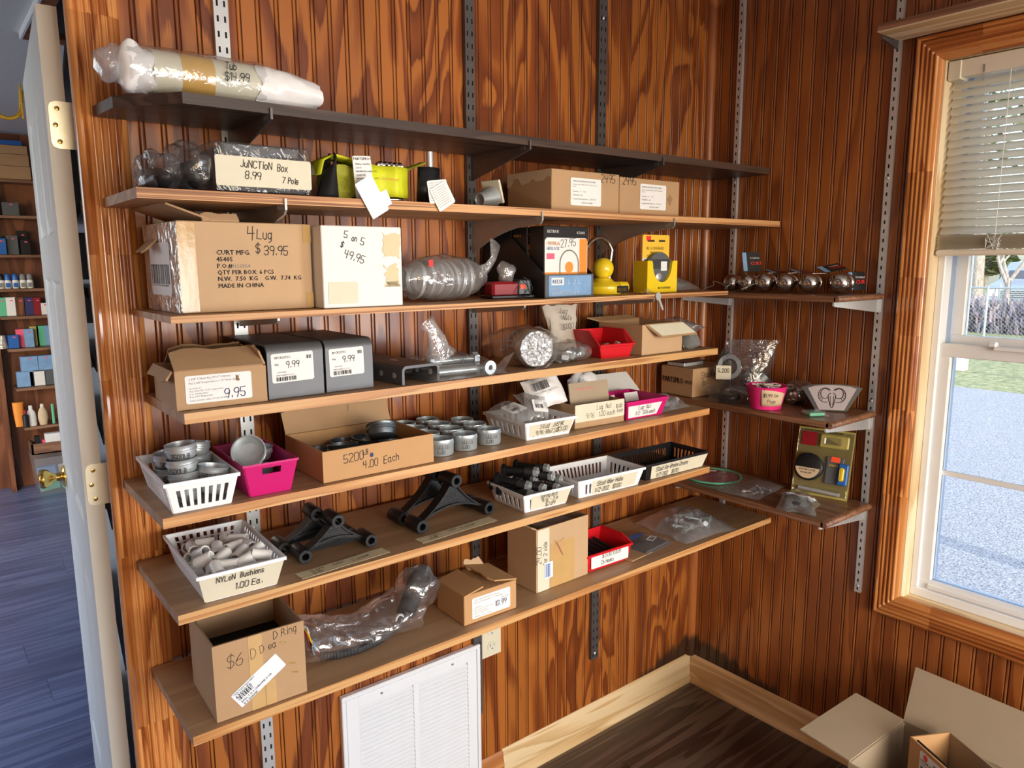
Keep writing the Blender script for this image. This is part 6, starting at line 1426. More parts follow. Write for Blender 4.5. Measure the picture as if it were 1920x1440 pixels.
# cast equalizers
def equalizer(label, pos, yaw, L, H, rot=None):
    o = thing('cast_equalizer', label, 'equalizer', pos, yaw, 'cast equalizer arms'); r = .0148*(L/.16)**.3; w2 = .027
    # silhouette in x-z: ends at (0,r) and (L,r), apex at (L*.52,H-r)
    A, B, C = Vector((0, r)), Vector((L, r)), Vector((L*.50, H-r)); N = 12
    def q(P, Q, bow, t): 
        d = Q-P; n_ = Vector((-d.y, d.x)).normalized(); p = P.lerp(Q, t)+n_*bow*4*t*(1-t); return (p.x, p.y)
    top = [q(A, C, -.007*(H/.09), k/N) for k in range(N+1)]+[q(C, B, -.007*(H/.09), k/N) for k in range(1, N+1)]
    bot = [q(B, A, -.020*(H/.09), k/N) for k in range(N+1)]
    prof = [(x_, max(.004, z_)) for x_, z_ in top+bot[1:-1]]; n = len(prof)
    def slab(y0, y1, s_=1.0): 
        cx, cz = L*.5, H*.42; return MB().add([(cx+(a-cx)*s_, y0, cz+(b-cz)*s_) for a, b in prof]+[(cx+(a-cx)*s_, y1, cz+(b-cz)*s_) for a, b in prof], [tuple(range(n)), tuple(range(n, 2*n))[::-1]]+[(i, n+i, n+(i+1) % n, (i+1) % n) for i in range(n)])
    slab(-.006, .006).build('web', 'black_cast', o)
    mb = MB()
    for side in (top, bot):
        for a, b in zip(side, side[1:]):
            mb.tube([(a[0], 0, max(.005, a[1])), (b[0], 0, max(.005, b[1]))], .0048, 6)
    for v_ in range(0): pass
    mb2 = MB()
    for y_ in (-.011, .011):
        mb2.tube([(a, y_, max(.0045, b)) for a, b in top], .0035, 6); mb2.tube([(a, y_, max(.0045, b)) for a, b in bot], .0035, 6)
    # broad flanges along the rims
    fl2 = MB()
    for side in (top, bot):
        m_ = len(side)
        vs = []
        for a, b in side: vs += [(a, -.013, max(.003, b-.0015)), (a, .013, max(.003, b-.0015)), (a, .013, max(.005, b+.003)), (a, -.013, max(.005, b+.003))]
        fs = []
        for i in range(m_-1):
            for k in range(4): fs.append((4*i+k, 4*i+(k+1) % 4, 4*(i+1)+(k+1) % 4, 4*(i+1)+k))
        fs += [(3, 2, 1, 0), (4*m_-4, 4*m_-3, 4*m_-2, 4*m_-1)]; fl2.add(vs, fs)
    fl2.build('rim_flange', 'black_cast', o)
    for P in (A, B, C): MB().lathe([(r*.52, -w2), (r*.95, -w2), (r, -w2+.002), (r, w2-.002), (r*.95, w2), (r*.52, w2), (r*.52, -w2)], 24, Matrix.Translation((P.x, 0, P.y)) @ Matrix.Rotation(R(90), 4, 'X'), False, False).build('bored_boss', 'black_cast', o, smooth=40)
    printed(o, [('MADE', H*.12, F(L*.37, -.0066, H*.52)), ('OF IRON', H*.12, F(L*.31, -.0066, H*.36))], 'black_cast', name='cast_letters')
    return o
equalizer('smaller black cast arm standing in front by the 5 3/4 tape', (-1.596, -.232, z), -2, .145, .088)
equalizer('smaller black cast arm standing behind its twin', (-1.612, -.165, z), -3, .145, .088)
equalizer('larger black cast arm standing in front by the 7 3/4 tape', (-1.326, -.238, z), 2, .192, .118)
equalizer('larger black cast arm standing behind its twin', (-1.330, -.165, z), 1, .192, .118)
def tape(label, pos, yaw, w, h, items):
    o = thing('tape_note', label, 'note', pos, yaw); sheet('tape', o, Up(0, 0, .0), w, h, 'masking_tape', .0005, ragged=.002); hand(o, items, w=.0009); return o
tape('tape note marked 5 3/4 8.99 on the shelf edge beside the lattice basket', (-1.633, -.326, z), 4, .200, .034, [('5 3/4', .0095, Up(.030, .018, .0008, 3)), ('8.99', .0095, Up(.028, .005, .0008, 3)), ('CaST', .0095, Up(.078, .017, .0008, 3)), ('Equalizer', .0095, Up(.118, .010, .0008, 6))])
tape('tape note marked 7 3/4 9.99 below the larger cast arms', (-1.356, -.316, z), 4, .215, .034, [('7 3/4', .0095, Up(.034, .018, .0008, 3)), ('9.99', .0095, Up(.026, .005, .0008, 3)), ('CaST', .0095, Up(.085, .018, .0008, 3)), ('Equalizer', .0095, Up(.120, .012, .0008, 6))])
o = basket('spring_bolt_basket', 'white slotted basket labelled Spring Bolt 9/16 - 3 in', (-1.058, -.300, z), -3, .125, .125, .046, 'white_plastic', 7, 6)
l_ = MB().add([(.014, -.0032, .004), (.127, -.0032, .004), (.134, -.0125, .042), (.010, -.0125, .042)], [(0,1,2,3)]).build('tape_label', 'paper_cream', o, solid=.0006, offs=1)
tm = Matrix(((1, .0, 0, 0), (0, -.26, 0, -.0056), (0, 1, 0, .004), (0, 0, 0, 1)))
hand(l_, [('Spring Bolt', .0100, tm @ Matrix.Translation((.038, .027, 0))), ('9/16 - 3 in', .0095, tm @ Matrix.Translation((.044, .015, 0))), ('$2.89', .0105, tm @ Matrix.Translation((.058, .002, 0)))], w=.0009)
rn = random.Random(8)
BLT = [(-1.035, -.235, .056, -62, 8), (-1.000, -.255, .046, -75, 2), (-.995, -.215, .074, -55, 0), (-.960, -.240, .062, -70, -4), (-.945, -.200, .072, -62, 0), (-.975, -.195, .052, -80, 4), (-.930, -.235, .048, -68, 0), (-1.025, -.205, .038, -50, 0), (-.965, -.265, .040, -72, 0), (-1.040, -.250, .034, -66, 0)]
BN = ['left edge', 'front left', 'top middle', 'middle', 'top right', 'rear middle', 'right edge', 'rear left', 'front middle', 'lower left']
for (x_, y_, zz, yw, pt), nm in zip(BLT, BN):
    o = thing('spring_bolt', 'black spring bolt with a steel nut, at the %s of the heap' % nm, 'bolt', (x_, y_, z+zz), 0, 'spring bolts heaped in the basket', (0, R(pt), R(yw)))
    bolt(MB(), (-.045, 0, 0), .080, .0085, 0, True, False).build('shank', 'black_plastic', o, smooth=40)
    MB().lathe([(.0105, 0), (.0105, .022)], 14, rmat((.006, 0, 0), 0, 90, 0)).build('sleeve', 'rubber', o, smooth=40)
    hex_nut(MB(), rmat((.029, 0, 0), 0, 90, 0), .0125, .011, .0066).build('nut', 'galvanized', o); MB().lathe([(.0060, 0), (.0056, .010), (.001, .0102)], 12, rmat((.033, 0, 0), 0, 90, 0)).build('bolt_tip', 'zinc', o, smooth=40)
o = basket('idler_basket', 'empty white slotted basket labelled Stud Idler Hubs', (-.880, -.302, z), -4, .205, .125, .048, 'white_plastic', 14, 7)
l_ = MB().add([(.040, -.0032, .004), (.190, -.0032, .004), (.196, -.0125, .044), (.036, -.0125, .044)], [(0,1,2,3)]).build('tape_label', 'paper_cream', o, solid=.0006, offs=1)
tm = Matrix(((1, .0, 0, 0), (0, -.26, 0, -.0058), (0, 1, 0, .004), (0, 0, 0, 1)))
hand(l_, [('Stud Idler Hubs', .0120, tm @ Matrix.Translation((.052, .022, 0))), ('1/2-202   $1.00', .0115, tm @ Matrix.Translation((.048, .004, 0)))], w=.0012)
o = basket('black_basket', 'empty black wire-style basket labelled Stud for Brake Drums', (-.630, -.305, z), -2, .235, .115, .046, 'black_plastic', 22, 8)
l_ = MB().add([(.016, -.0042, .001), (.236, -.0042, .001), (.248, -.0140, .040), (.010, -.0140, .040)], [(0,1,2,3)]).build('tape_label', 'paper_cream', o, solid=.0006, offs=1)
tm = Matrix(((1, .0, 0, 0), (0, -.26, 0, -.0066), (0, 1, 0, .001), (0, 0, 0, 1)))
hand(l_, [('Stud for Brake Drums', .0125, tm @ Matrix.Translation((.030, .022, 0))), ('1/2-202    $1.00', .0110, tm @ Matrix.Translation((.036, .004, 0)))], w=.0012)

# ------------------------------------------------------------------ seventh shelf
z = S[7]+.001
o = carton('d_ring_carton', 'battered open carton marked $6 D Ring with a shipping label', (-1.803, -.308, z), -2, .172, .170, .150, 'cardboard', False)
hand(o, [('$6', .024, F(.024, -E0, .100)), ('D', .020, F(.068, -E0, .104, 6)), ('D', .015, F(.086, -E0, .110, 8)), ('ea', .014, F(.102, -E0, .112, 8)), ('D Ring', .0150, F(.112, -E0, .130, 4))], 'ink', w=.0009)
l_ = sheet('shipping_label', o, F(.046, -.0006, .014, 33), .104, .036, 'tag_blue_white', .0005)
sm_ = F(.046, -.0016, .014, 33)
printed(l_, [('6300070', .010, sm_ @ Matrix.Translation((.004, .022, 0))), ('Uriah Trailer Parts 40815', .0046, sm_ @ Matrix.Translation((.004, .031, 0))), ('BALL 2 X 3 CHROME 3 1/4', .0060, sm_ @ Matrix.Translation((.006, .008, 0))), ('X 3 SHANK', .0064, sm_ @ Matrix.Translation((.006, .001, 0)))], 'ink', bold=.015)
bars(l_, sm_ @ Matrix.Translation((.006, .015, 0)), .032, .008, 14, seed=3)
sheet('packing_tape', o, F(.064, -.0004, .0), .026, .150, 'packing_tape', .0003); sheet('packing_tape', o, F(.092, -.0003, .0), .020, .05, 'packing_tape', .0003)
for zz, xx, rt in ((.118, .130, -20), (.070, .146, -20), (.050, .150, -18)): MB().box(-.006, -.0016, -.0012, .006, -.0006, .0012, m=Matrix.Translation((xx, 0, zz)) @ Matrix.Rotation(R(-rt), 4, 'Y')).build('staple', 'brass', o)
MB().box(.004, .004, .004, .168, .166, .085).build('dark_contents', 'black_cloth', o)
# bagged wiring harness
o = thing('wiring_harness_bag', 'clear bag holding a black corrugated wiring harness', 'bag', (-1.585, -.195, z))
path = [(-.012,.03,.065),(.006,.01,.06),(.010,-.015,.035),(.020,-.035,.014),(.055,-.050,.012),(.10,-.058,.012),(.145,-.055,.014),(.19,-.045,.020),(.225,-.03,.032),(.25,-.015,.048)]
pv = [Vector(p) for p in path]; fine = []
for i in range(len(pv)-1):
    for t in range(12): fine.append(pv[i].lerp(pv[i+1], t/12))
MB().tube(fine[36:], [.0085+.0010*(k % 2) for k in range(len(fine)-36)], 12).build('corrugated_sleeve', 'rubber', o, smooth=20)
for i, (cm, dx) in enumerate((('rubber', 0), ('yellow_plastic', .004), ('red_lens', -.004), ('paper_white', .008))): MB().tube([p+Vector((dx*(1-k/40), .003*math.sin(k*.4+i*2), .004*math.cos(k*.3+i))) for k, p in enumerate(fine[:42])], .0022, 6).build('wire', cm, o, smooth=60)
MB().cyl((.235, -.025, .040), (.305, .020, .095), .022, 20, .026).build('plug_body', 'rubber', o, smooth=40); MB().box(-.022, -.022, 0, .022, .022, .030, .004, m=Matrix.Translation((.300, .016, .090)) @ Vector((.06, .04, .055)).to_track_quat('Z', 'Y').to_matrix().to_4x4()).build('plug_cap', 'slate_plastic', o)
MB().tube([(.215+.010*math.cos(R(a)), -.033, .034+.012*math.sin(R(a))) for a in range(0, 361, 30)], .003, 6).build('white_tie', 'paper_white', o, smooth=60)
mb = MB()
def hbag(u, v):
    a = 2*math.pi*u; x = -.015+.27*v; r1 = .075*(1-.25*math.sin(math.pi*v)); r2 = .034+.020*abs(v-.5); n_ = 1+.16*nz((math.cos(a)*2, math.sin(a)*2, v*8), 1.4, 31)
    return (x+.01*nz((a, v, 0), 2, 1), -.008+r1*math.cos(a)*n_, max(.0008, (.028+.022*abs(v-.55)*2)+r2*math.sin(a)*n_))
mb.grid(hbag, 40, 34, True); mb.build('film', 'clear_film', o, smooth=60)
blob((.285, .005, .075), (.050, .045, .052), 151, .012, 40, 26, 16, .9).build('film_end', 'clear_film', o, smooth=60)
sl = sheet('paper_slip', o, rmat((.115, -.045, .010), 12, 0, 8), .030, .022, 'paper_white', .0004); bars(sl, rmat((.118, -.042, .0118), 12, 0, 8), .018, .010, 8, seed=2)
sl = sheet('price_slip', o, rmat((.150, -.040, .014), 12, 0, 10), .034, .024, 'paper_white', .0004); hand(sl, [('45.99', .009, rmat((.154, -.032, .0172), 12, 0, 10))], w=.0018)
# 10.99 carton
o = carton('small_carton', 'small brown carton with a label marked 10.99', (-1.237, -.294, z), -1, .154, .118, .073, 'cardboard_orange')
l_ = flat_label(o, .022, .010, .112, .052)
printed(l_, [('1-3/4" U-BOLT KIT (7/16" U-BOLT)', .0050, F(.027, -E0-.0008, .054)), ('FITS 1-3/4" ROUND AXLE x 1.75" WIDE SPRING', .0042, F(.027, -E0-.0008, .048)), ('UBR-13-NPB', .0042, F(.106, -E0-.0008, .041)), ('CONSISTS OF:', .0038, F(.027, -E0-.0008, .036)), ('4 EA. 7/16 ID x 3.25 LONG U-BOLTS', .0038, F(.027, -E0-.0008, .031)), ('2 EA. U-BOLTS PLATES', .0038, F(.027, -E0-.0008, .026)), ('8 EA. 7/16 FLANGE NUTS', .0038, F(.027, -E0-.0008, .021)), ('REFERENCE: HAR-2701, APUBRK', .0036, F(.027, -E0-.0008, .014))], 'print_grey')
hand(l_, [('10.99', .013, F(.089, -.0018, .024))], 'ink_blue', w=.0012)
flap(o, (.0, .0, .0735), (.0, .118, .0735), (.060, .0, .012), 'cardboard_orange', name='lifted_flap', wave=.12); flap(o, (.154, .0, .0735), (.154, .118, .0735), (-.070, .0, .014), 'cardboard_orange', name='lifted_flap', wave=.08)
flap(o, (.09, .115, .074), (.14, .115, .074), (-.012, .01, .024), 'cardboard_light', name='torn_corner', wave=.2)
# tall carton
o = carton('tall_carton', 'tall open carton with a vertical price note 24.00', (-.993, -.266, z), 1, .186, .115, .168, 'cardboard_light', False)
l_ = sheet('price_note', o, F(.004, -.0006, .0), .040, .166, 'paper_cream', .0005)
rm = F(.020, -.0016, .075, 90); hand(l_, [('24.00', .016, rm @ Matrix.Translation((.0, .004, 0))), ('for 2 side', .013, F(.036, -.0016, .068, 90))], w=.0012)
bl_ = sheet('barcode_label', l_, F(.026, -.0016, .030), .030, .044, 'tag_blue_white', .0004); bars(bl_, F(.030, -.0022, .034, 0), .018, .036, 10, 'print_blue', seed=5)
sheet('packing_tape', o, F(.050, -.0003, .0), .085, .120, 'packing_tape', .0003); sheet('torn_patch', o, F(.060, -.0007, .080), .040, .050, 'cardboard_orange', .0003, ragged=.012)
mb = MB(); mb.grid(lambda u, v: (.075+.10*u, .010+.09*v, .160+.020*math.sin(u*3)*v+.006*nz((u*3, v*3, 0), 2, 4)), 10, 10); mb.build('clear_liner', 'clear_film', o, smooth=60)
MB().box(.06, .02, .01, .17, .10, .150, .004).build('silver_contents', 'foil', o)
flap(o, (.0, .0, .168), (.0, .11, .168), (-.020, .0, .010), 'cardboard', name='side_flap', wave=.2)
# red bin with hooks
red_bin('red parts bin labelled $3.00 each on the lowest shelf', (-.797, -.255, z), -2, .150, .120, .062, .046)
o = thing('bin_label', 'white label $3.00 Each on the lowest red bin', 'label', (-.797, -.255, z), -2); sheet('paper', o, F(.004, -.0075, .008), .142, .040, 'paper_white', .0005); hand(o, [('$3.00 Each', .0125, F(.044, -.0086, .032)), ('Ch Hooks', .0110, F(.040, -.0086, .014))], w=.0012)
for k in range(5):
    o = MB().box(-.003, -.040, 0, .003, .040, .034, .002).build('rubber_pad', 'rubber', None, loc=(-.770+k*.021, -.185, z+.006), rot=(R(6), R(22), 0)); tag(o, 'black rubber pad in the lowest red bin, %s from its left side' % ('first', 'second', 'third', 'fourth', 'fifth')[k], 'pad', 'rubber pads in the lowest red bin')
# flat packs
o = thing('printed_pack', 'flat clear pack with dark blue print and a barcode', 'pack', (-.590, -.285, z), 8); MB().box(.01, .01, .002, .125, .10, .008).build('card', 'slate_plastic', o)
pillow(.15, .12, .022, 161, .005, 38).build('film', 'clear_film', o, smooth=60)
MB().add([(.055+.034*math.cos(R(a)), .075+.014*math.sin(R(a)), .0265) for a in range(0, 360, 20)], [tuple(range(18))]).build('blue_oval', 'print_blue', o); sl = sheet('barcode_slip', o, Up(.060, .020, .0245, 14), .038, .022, 'paper_white', .0003); bars(sl, Up(.064, .023, .0251, 14), .028, .014, 12, seed=12)
hand(o, [('2.50', .012, Up(.008, .100, .0255))], w=.0012)
o = thing('board_scrap', 'flat piece of brown card under the printed pack', 'card', (-.655, -.285, z), 6); MB().box(0, 0, 0, .10, .10, .003).build('card', 'cardboard', o)
o = thing('hardware_bag', 'large clear bag of bright hardware at the right of the lowest shelf', 'bag', (-.430, -.295, z), -4)
pillow(.235, .215, .052, 171, .008, 26, None, 28, 24, None, lambda u, v: 1-.5*max(0, u-.6)*2).build('film', 'thick_film', o, smooth=60)
hand(o, [('2.90', .016, Up(.07, .165, .040, -6))], w=.0012)
for k in range(12):
    o = bolt(MB(), (-.02, 0, 0), .045, .005, 0).build('plated_bolt', 'zinc_blue', None, 40, loc=(-.355+(k % 4)*.035, -.245+(k//4)*.035, z+.012+rnd.uniform(0, .015)), rot=(0, R(rnd.uniform(-25, 25)), R(rnd.uniform(0, 180))))
    tag(o, 'plated bolt inside the large clear hardware bag', 'bolt', 'bolts in the large clear hardware bag')
# ------------------------------------------------------------------ window wall shelves
z = Rz[1]+.001
BALL = [(.025*math.sin(R(a)), -.025*math.cos(R(a))) for a in range(3, 160, 9)]
def hitch_ball(label, pos, yaw, s_=1.0, tagc=None):
    o = thing('hitch_ball', label, 'hitch ball', pos, 0, 'hitch balls on the window wall shelf', (0, R(0), R(yaw))); o.scale = (s_,)*3
    prof = [(.001, -.0250)]+BALL+[(.010, .0245), (.010, .030), (.0215, .032), (.0225, .036), (.0215, .042), (.010, .043), (.010, .085), (.001, .086)]
    MB().lathe(prof, 28, rmat((0, 0, .026), 0, 90, 0), False, False).build('ball_and_shank', 'chrome', o, smooth=40)
    MB().lathe([(.001, 0), (.011, 0), (.011, .0006), (.001, .0007)], 16, rmat((-.0232, 0, .026), 0, -90, 0), False, False).build('stamped_face', 'galvanized_dark', o)
    if tagc:
        (tx, ty, tz, rx, ry, rz, w, h) = tagc; m = rmat((tx, ty, tz), rx, ry, rz)
        t = sheet('hang_tag', o, m, w, h, 'box_black', .0010); sheet('blue_stripe', t, m @ Matrix.Translation((.001, .002, .0012)), w*.22, h*.94, 'print_pale_blue', .0003)
        printed(t, [('CURT', .014, m @ Matrix.Translation((w*.42, h*.35, .0014)))], 'red_sticker', name='tag_print', bold=.03); printed(t, [('TOWING', .007, m @ Matrix.Translation((w*.42, h*.65, .0014)))], 'print_white', name='tag_small_print')
        MB().tube([(0, 0, .05), (tx*.5, ty*.5, tz*.6+.02), (tx, ty, tz)], .0006, 5).build('tag_string', 'paper_white', o)
    return o
D = (-24)
hitch_ball('chrome hitch ball rightmost on the shelf, with an upright blue and black tag', (-.150, -.575, z), 12, 1.19, (.075, .0, .006, 80, 0, -30, .052, .044))
hitch_ball('chrome hitch ball second from the window, with a folded blue tag', (-.178, -.500, z), 14, 1.13, (.03, -.03, .050, 20, -10, -40, .062, .040))
hitch_ball('chrome hitch ball third from the window, with a flat black tag', (-.190, -.434, z), 14, 1.13, (.02, -.02, .051, 12, 5, -38, .060, .040))
hitch_ball('chrome hitch ball fourth from the window', (-.196, -.370, z), 14, 1.13, (.03, -.01, .050, 10, 0, -35, .055, .040))
hitch_ball('chrome hitch ball fifth from the window, below a tall black tag', (-.198, -.312, z), 14, 1.07, (.045, .03, .055, 75, 0, -40, .058, .058))
hitch_ball('chrome hitch ball farthest from the window', (-.196, -.255, z), 14, 1.02, None)
o = thing('loose_wire', 'tangle of thin grey wire on the hitch ball shelf', 'wire', (-.235, -.275, z)); rn = random.Random(3)
pts = [(0, .10, .004)]+[(.012*math.cos(k*.7)+.01*rn.uniform(-1, 1), .06-.010*k+.02*math.sin(k*1.1), .012+.012*math.sin(k*.9)+.008) for k in range(16)]
MB().tube(pts, .0011, 6).build('wire_strand', 'zinc', o, smooth=60)
z = Rz[2]+.001
o = carton('shackle_carton', 'brown carton printed PARTSPRO PLUS and marked Shackle Bolts', (-.252, -.165, z), 0, .185, .135, .092, 'cardboard')
o.rotation_euler = (0, 0, R(-3))
hand(o, [('Shackle', .019, F(.040, -E0, .058, 6)), ('Bolts', .018, F(.046, -E0, .034, 6))], w=.0013)
printed(o, [('PARTSPRO', .026, Lf(-E0, .128, .040)), ('+PLUS', .016, Lf(-E0, .034, .042))], 'ink', bold=.03, sx=.72)
o2 = thing('foil_tray', 'small silver foil tray on top of the shackle bolt carton', 'tray', (-.240, -.120, z+.093), 0); MB().box(0, 0, 0, .10, .07, .014, .002).build('tray_body', 'foil', o2); MB().box(-.006, -.006, .013, .106, .076, .016).build('tray_rim', 'black_plastic', o2)
o = thing('coil_bag', 'large clear bag with a grey coil and a note marked 5.200', 'bag', (-.120, -.235, z))
MB().lathe([(.026, -.012), (.040, -.012), (.044, 0), (.040, .012), (.026, .012), (.026, -.012)], 32, rmat((-.02, .02, .095), 80, 0, -30), False, False).build('grey_coil', 'slate_plastic', o, smooth=40)
MB().lathe([(.040, 0), (.045, .004), (.045, .06), (.040, .064)], 28, rmat((.025, -.03, .03), 30, 40, 0)).build('grey_can', 'galvanized_dark', o, smooth=40)
mb = MB()
def cbag(u, v):
    a = 2*math.pi*u; r1 = .062+.050*v-.03*v*v; r2 = .045*(1-.80*v); n_ = 1+.10*nz((math.cos(a)*2, math.sin(a)*2, v*5), 1.3, 42)
    yw = R(-52); lx = r1*math.cos(a)*n_+.03*v*v; ly = r2*math.sin(a)*n_; return (.0+lx*math.cos(yw)-ly*math.sin(yw), -.02+lx*math.sin(yw)+ly*math.cos(yw), .185*v)
mb.grid(cbag, 36, 20, True); mb.build('film', 'dark_film', o, smooth=60)
sl = sheet('price_note', o, rmat((-.075, .025, .060), 85, 0, -52), .046, .044, 'paper_cream', .0005); hand(sl, [('5.200', .012, rmat((-.072, .0205, .082), 85, 0, -52))], w=.0012)
hand(o, [('Jam', .018, rmat((-.070, .020, .135), 85, 0, -52)), ('2.50c', .018, rmat((-.020, -.035, .130), 85, 0, -52))], w=.0012)
o = thing('clear_tub', 'clear plastic tub of black parts beside the pink bowl', 'tub', (-.250, -.315, z), 0)
mb = MB(); B = [(0,0,0),(.075,0,0),(.075,.085,0),(0,.085,0)]; T = [(-.008,-.008,.044),(.083,-.008,.044),(.083,.093,.044),(-.008,.093,.044)]
mb.v = B+T; mb.f = [(3,2,1,0)]+[(i, (i+1) % 4, 4+(i+1) % 4, 4+i) for i in range(4)]+[(4,5,6,7)]; mb.build('tub_shell', 'clear_plastic', o)
blob((.038, .042, .014), (.034, .038, .013), 181, .006, 50, 20, 10, .9, .001).build('contents', 'black_plastic', o, smooth=50)
o = thing('pink_bowl', 'bright pink bowl of wires labelled $1.99 Sero Plugs', 'bowl', (-.215, -.405, z))
MB().lathe([(.001, .002), (.042, .002), (.044, .0), (.045, .010), (.058, .066), (.060, .068), (.057, .068), (.042, .012), (.001, .010)], 40, None, False, False).build('bowl_shell', 'pink_bowl_plastic', o, smooth=40)
mb = MB(); 
def plab(u, v):
    a = R(196)+u*R(78); r = .0462+(.0575-.0462)*(.06+.80*v)+.0006; return (r*math.cos(a), r*math.sin(a), .012+.050*v*(1-.25*u*u))
mb.grid(plab, 14, 5); lb = mb.build('paper_label', 'paper_tan', o, smooth=60, solid=.0004, offs=1)
wmb = MB()
for t, zz, s_, a0 in (('$1.99 Sero', .040, .0095, 204), ('Plugs', .022, .0105, 216)):
    w_ = MB(); _strokes(w_, t, s_, Matrix.Identity(4), .0011)
    for f_ in w_.f: pass
    wmb.add([((.0462+.0113*((zz+p[1]-.010)/.058)+.0016)*math.cos(R(a0)+p[0]/.052), (.0462+.0113*((zz+p[1]-.010)/.058)+.0016)*math.sin(R(a0)+p[0]/.052), zz+p[1]) for p in w_.v], w_.f)
wmb.build('handwriting', 'ink', lb)
for k, (cm, sd) in enumerate((('paper_white', 1), ('rubber', 2), ('paper_white', 3), ('paper_cream', 4))):
    rn = random.Random(sd); pts = [(rn.uniform(-.03, .03), rn.uniform(-.03, .03), .02)]
    for q in range(7): pts.append((.038*math.cos(q*.9+sd), .034*math.sin(q*1.1+sd*2), .050+.026*abs(math.sin(q*1.3+sd))))
    pv = [Vector(p) for p in pts]; fine = [pv[i].lerp(pv[i+1], t/4) for i in range(len(pv)-1) for t in range(4)]
    fine = [sum((fine[max(0, min(len(fine)-1, i+j))] for j in (-3, -2, -1, 0, 1, 2, 3)), Vector())/7 for i in range(len(fine))]
    MB().tube(fine, .0019, 6).build('wire', cm, o, smooth=60)
o = thing('steel_band_coil', 'shiny coiled steel bands between the pink bowl and the ram plate', 'coil', (-.085, -.435, z))
mb = MB()
for k in range(4): mb.lathe([(.026, 0), (.031, 0), (.032, .006), (.031, .013), (.026, .013), (.026, 0)], 28, rmat((-.030+k*.015, .01-k*.004, .032), 0, 90, -15), False, False)
for k in range(4): MB().lathe([(.024, 0), (.030, 0), (.031, .006), (.030, .013), (.024, .013), (.024, 0)], 28, rmat((-.030+k*.016, .01-k*.004, .032), 0, 90, -15), False, False).build('band', 'chrome', o, smooth=40)
blob((0, 0, .036), (.045, .040, .036), 191, .006, 40, 26, 14, .9, .0005).build('film', 'clear_film', o, smooth=60)
# ram hitch cover: keystone shaped plate, pale face, black sides, ram head line drawing
o = thing('ram_plate', 'keystone shaped hitch plate with a ram head outline', 'hitch cover', (-.120, -.558, z), 0, None, (R(-8), 0, R(-50))); o.scale = (1.18, 1.18, 1.1)
kp_ = [(-.036, .0), (.036, .0), (.070, .062), (.050, .068), (.02, .071), (-.02, .071), (-.050, .068), (-.070, .062)]; n = len(kp_)
MB().add([(a, 0, b) for a, b in kp_]+[(a*.8, .055, b*.9) for a, b in kp_], [tuple(range(n)), tuple(range(n, 2*n))[::-1]]+[(i, n+i, n+(i+1) % n, (i+1) % n) for i in range(n)]).build('plate_body', 'black_plastic', o)
fc = MB().add([(a*.80, -.0012, .003+b*.92) for a, b in kp_], [tuple(range(n))]).build('pale_face', 'ram_face', o, solid=.001, offs=0)
mb = MB(); zc = .036
def line(pts, w=.0009): mb.tube([(a, -.0022, zc+b) for a, b in pts], w, 5)
for s_ in (-1, 1):
    horn = [(s_*(.004+.0), .018)]+[(s_*(.012+.010*math.cos(R(a))+.004), .010+.013*math.sin(R(a))) for a in range(120, -150, -18)]
    line(horn); horn2 = [(s_*(.0155+.016*math.cos(R(a))), .006+.019*math.sin(R(a))) for a in range(130, -120, -16)]; line(horn2)
    for a in range(110, -60, -24): line([(s_*(.016+.010*math.cos(R(a))), .010+.013*math.sin(R(a))), (s_*(.0155+.016*math.cos(R(a))), .006+.019*math.sin(R(a)))], .0006)
    line([(s_*.003, .012), (s_*.009, .006), (s_*.007, -.008), (s_*.004, -.020), (s_*.0015, -.026), (0, -.027)]); line([(s_*.004, .004), (s_*.0035, -.012), (s_*.002, -.02)], .0006)
mb.build('ram_outline', 'ink', fc)
o = thing('green_pack', 'small clear pack of green tablets in front of the ram plate', 'pack', (-.240, -.560, z), -30); MB().box(0, 0, .001, .045, .040, .010, .001).build('green_block', 'tile_green', o); MB().box(-.008, -.006, 0, .058, .048, .001).box(-.002, -.002, .001, .048, .044, .013, .002).build('clear_shell', 'clear_plastic', o)
z = Rz[3]+.001
o = thing('flat_disc', 'pink disc with a green rim in a clear sleeve on the low wall shelf', 'disc', (-.155, -.185, z)); MB().lathe([(.001, .004), (.085, .004), (.088, .005), (.001, .007)], 44, None, False, False).build('pink_face', 'disc_pink', o, smooth=40); MB().lathe([(.086, .003), (.092, .003), (.092, .008), (.087, .008), (.086, .003)], 44, None, False, False).build('green_rim', 'tile_green', o, smooth=40)
pillow(.21, .21, .010, 201, .003, 30, rmat((-.105, -.105, 0), 0, 0, 0)).build('sleeve', 'clear_film', o, smooth=60); sheet('white_slip', o, Up(-.02, .02, .0185, -30), .045, .014, 'paper_white', .0003)
o = thing('flat_parts_bag', 'flat clear bag of small bright parts on the low wall shelf', 'bag', (-.250, -.420, z), 0); pillow(.20, .14, .014, 211, .004, 34, rmat((0, 0, 0), 0, 0, 8)).build('film', 'thick_film', o, smooth=60)
for k in range(6):
    q = bolt(MB(), (-.01, 0, 0), .026, .003, 0).build('small_screw', 'zinc', None, 40, loc=(-.215+(k % 3)*.03, -.385+(k//3)*.03, z+.006), rot=(0, 0, R(k*47))); tag(q, 'small bright screw inside the flat clear bag', 'screw', 'screws in the flat clear bag')
o = thing('black_roll_bag', 'clear bag with a black roll at the front of the low wall shelf', 'bag', (-.250, -.585, z), 20)
blob((.030, .045, .019), (.028, .040, .018), 221, .004, 60, 22, 12, .9, .001).build('black_roll', 'rubber', o, smooth=50); pillow(.12, .11, .046, 222, .008, 36, rmat((-.01, -.01, 0), 0, 0, 0)).build('film', 'clear_film', o, smooth=60)
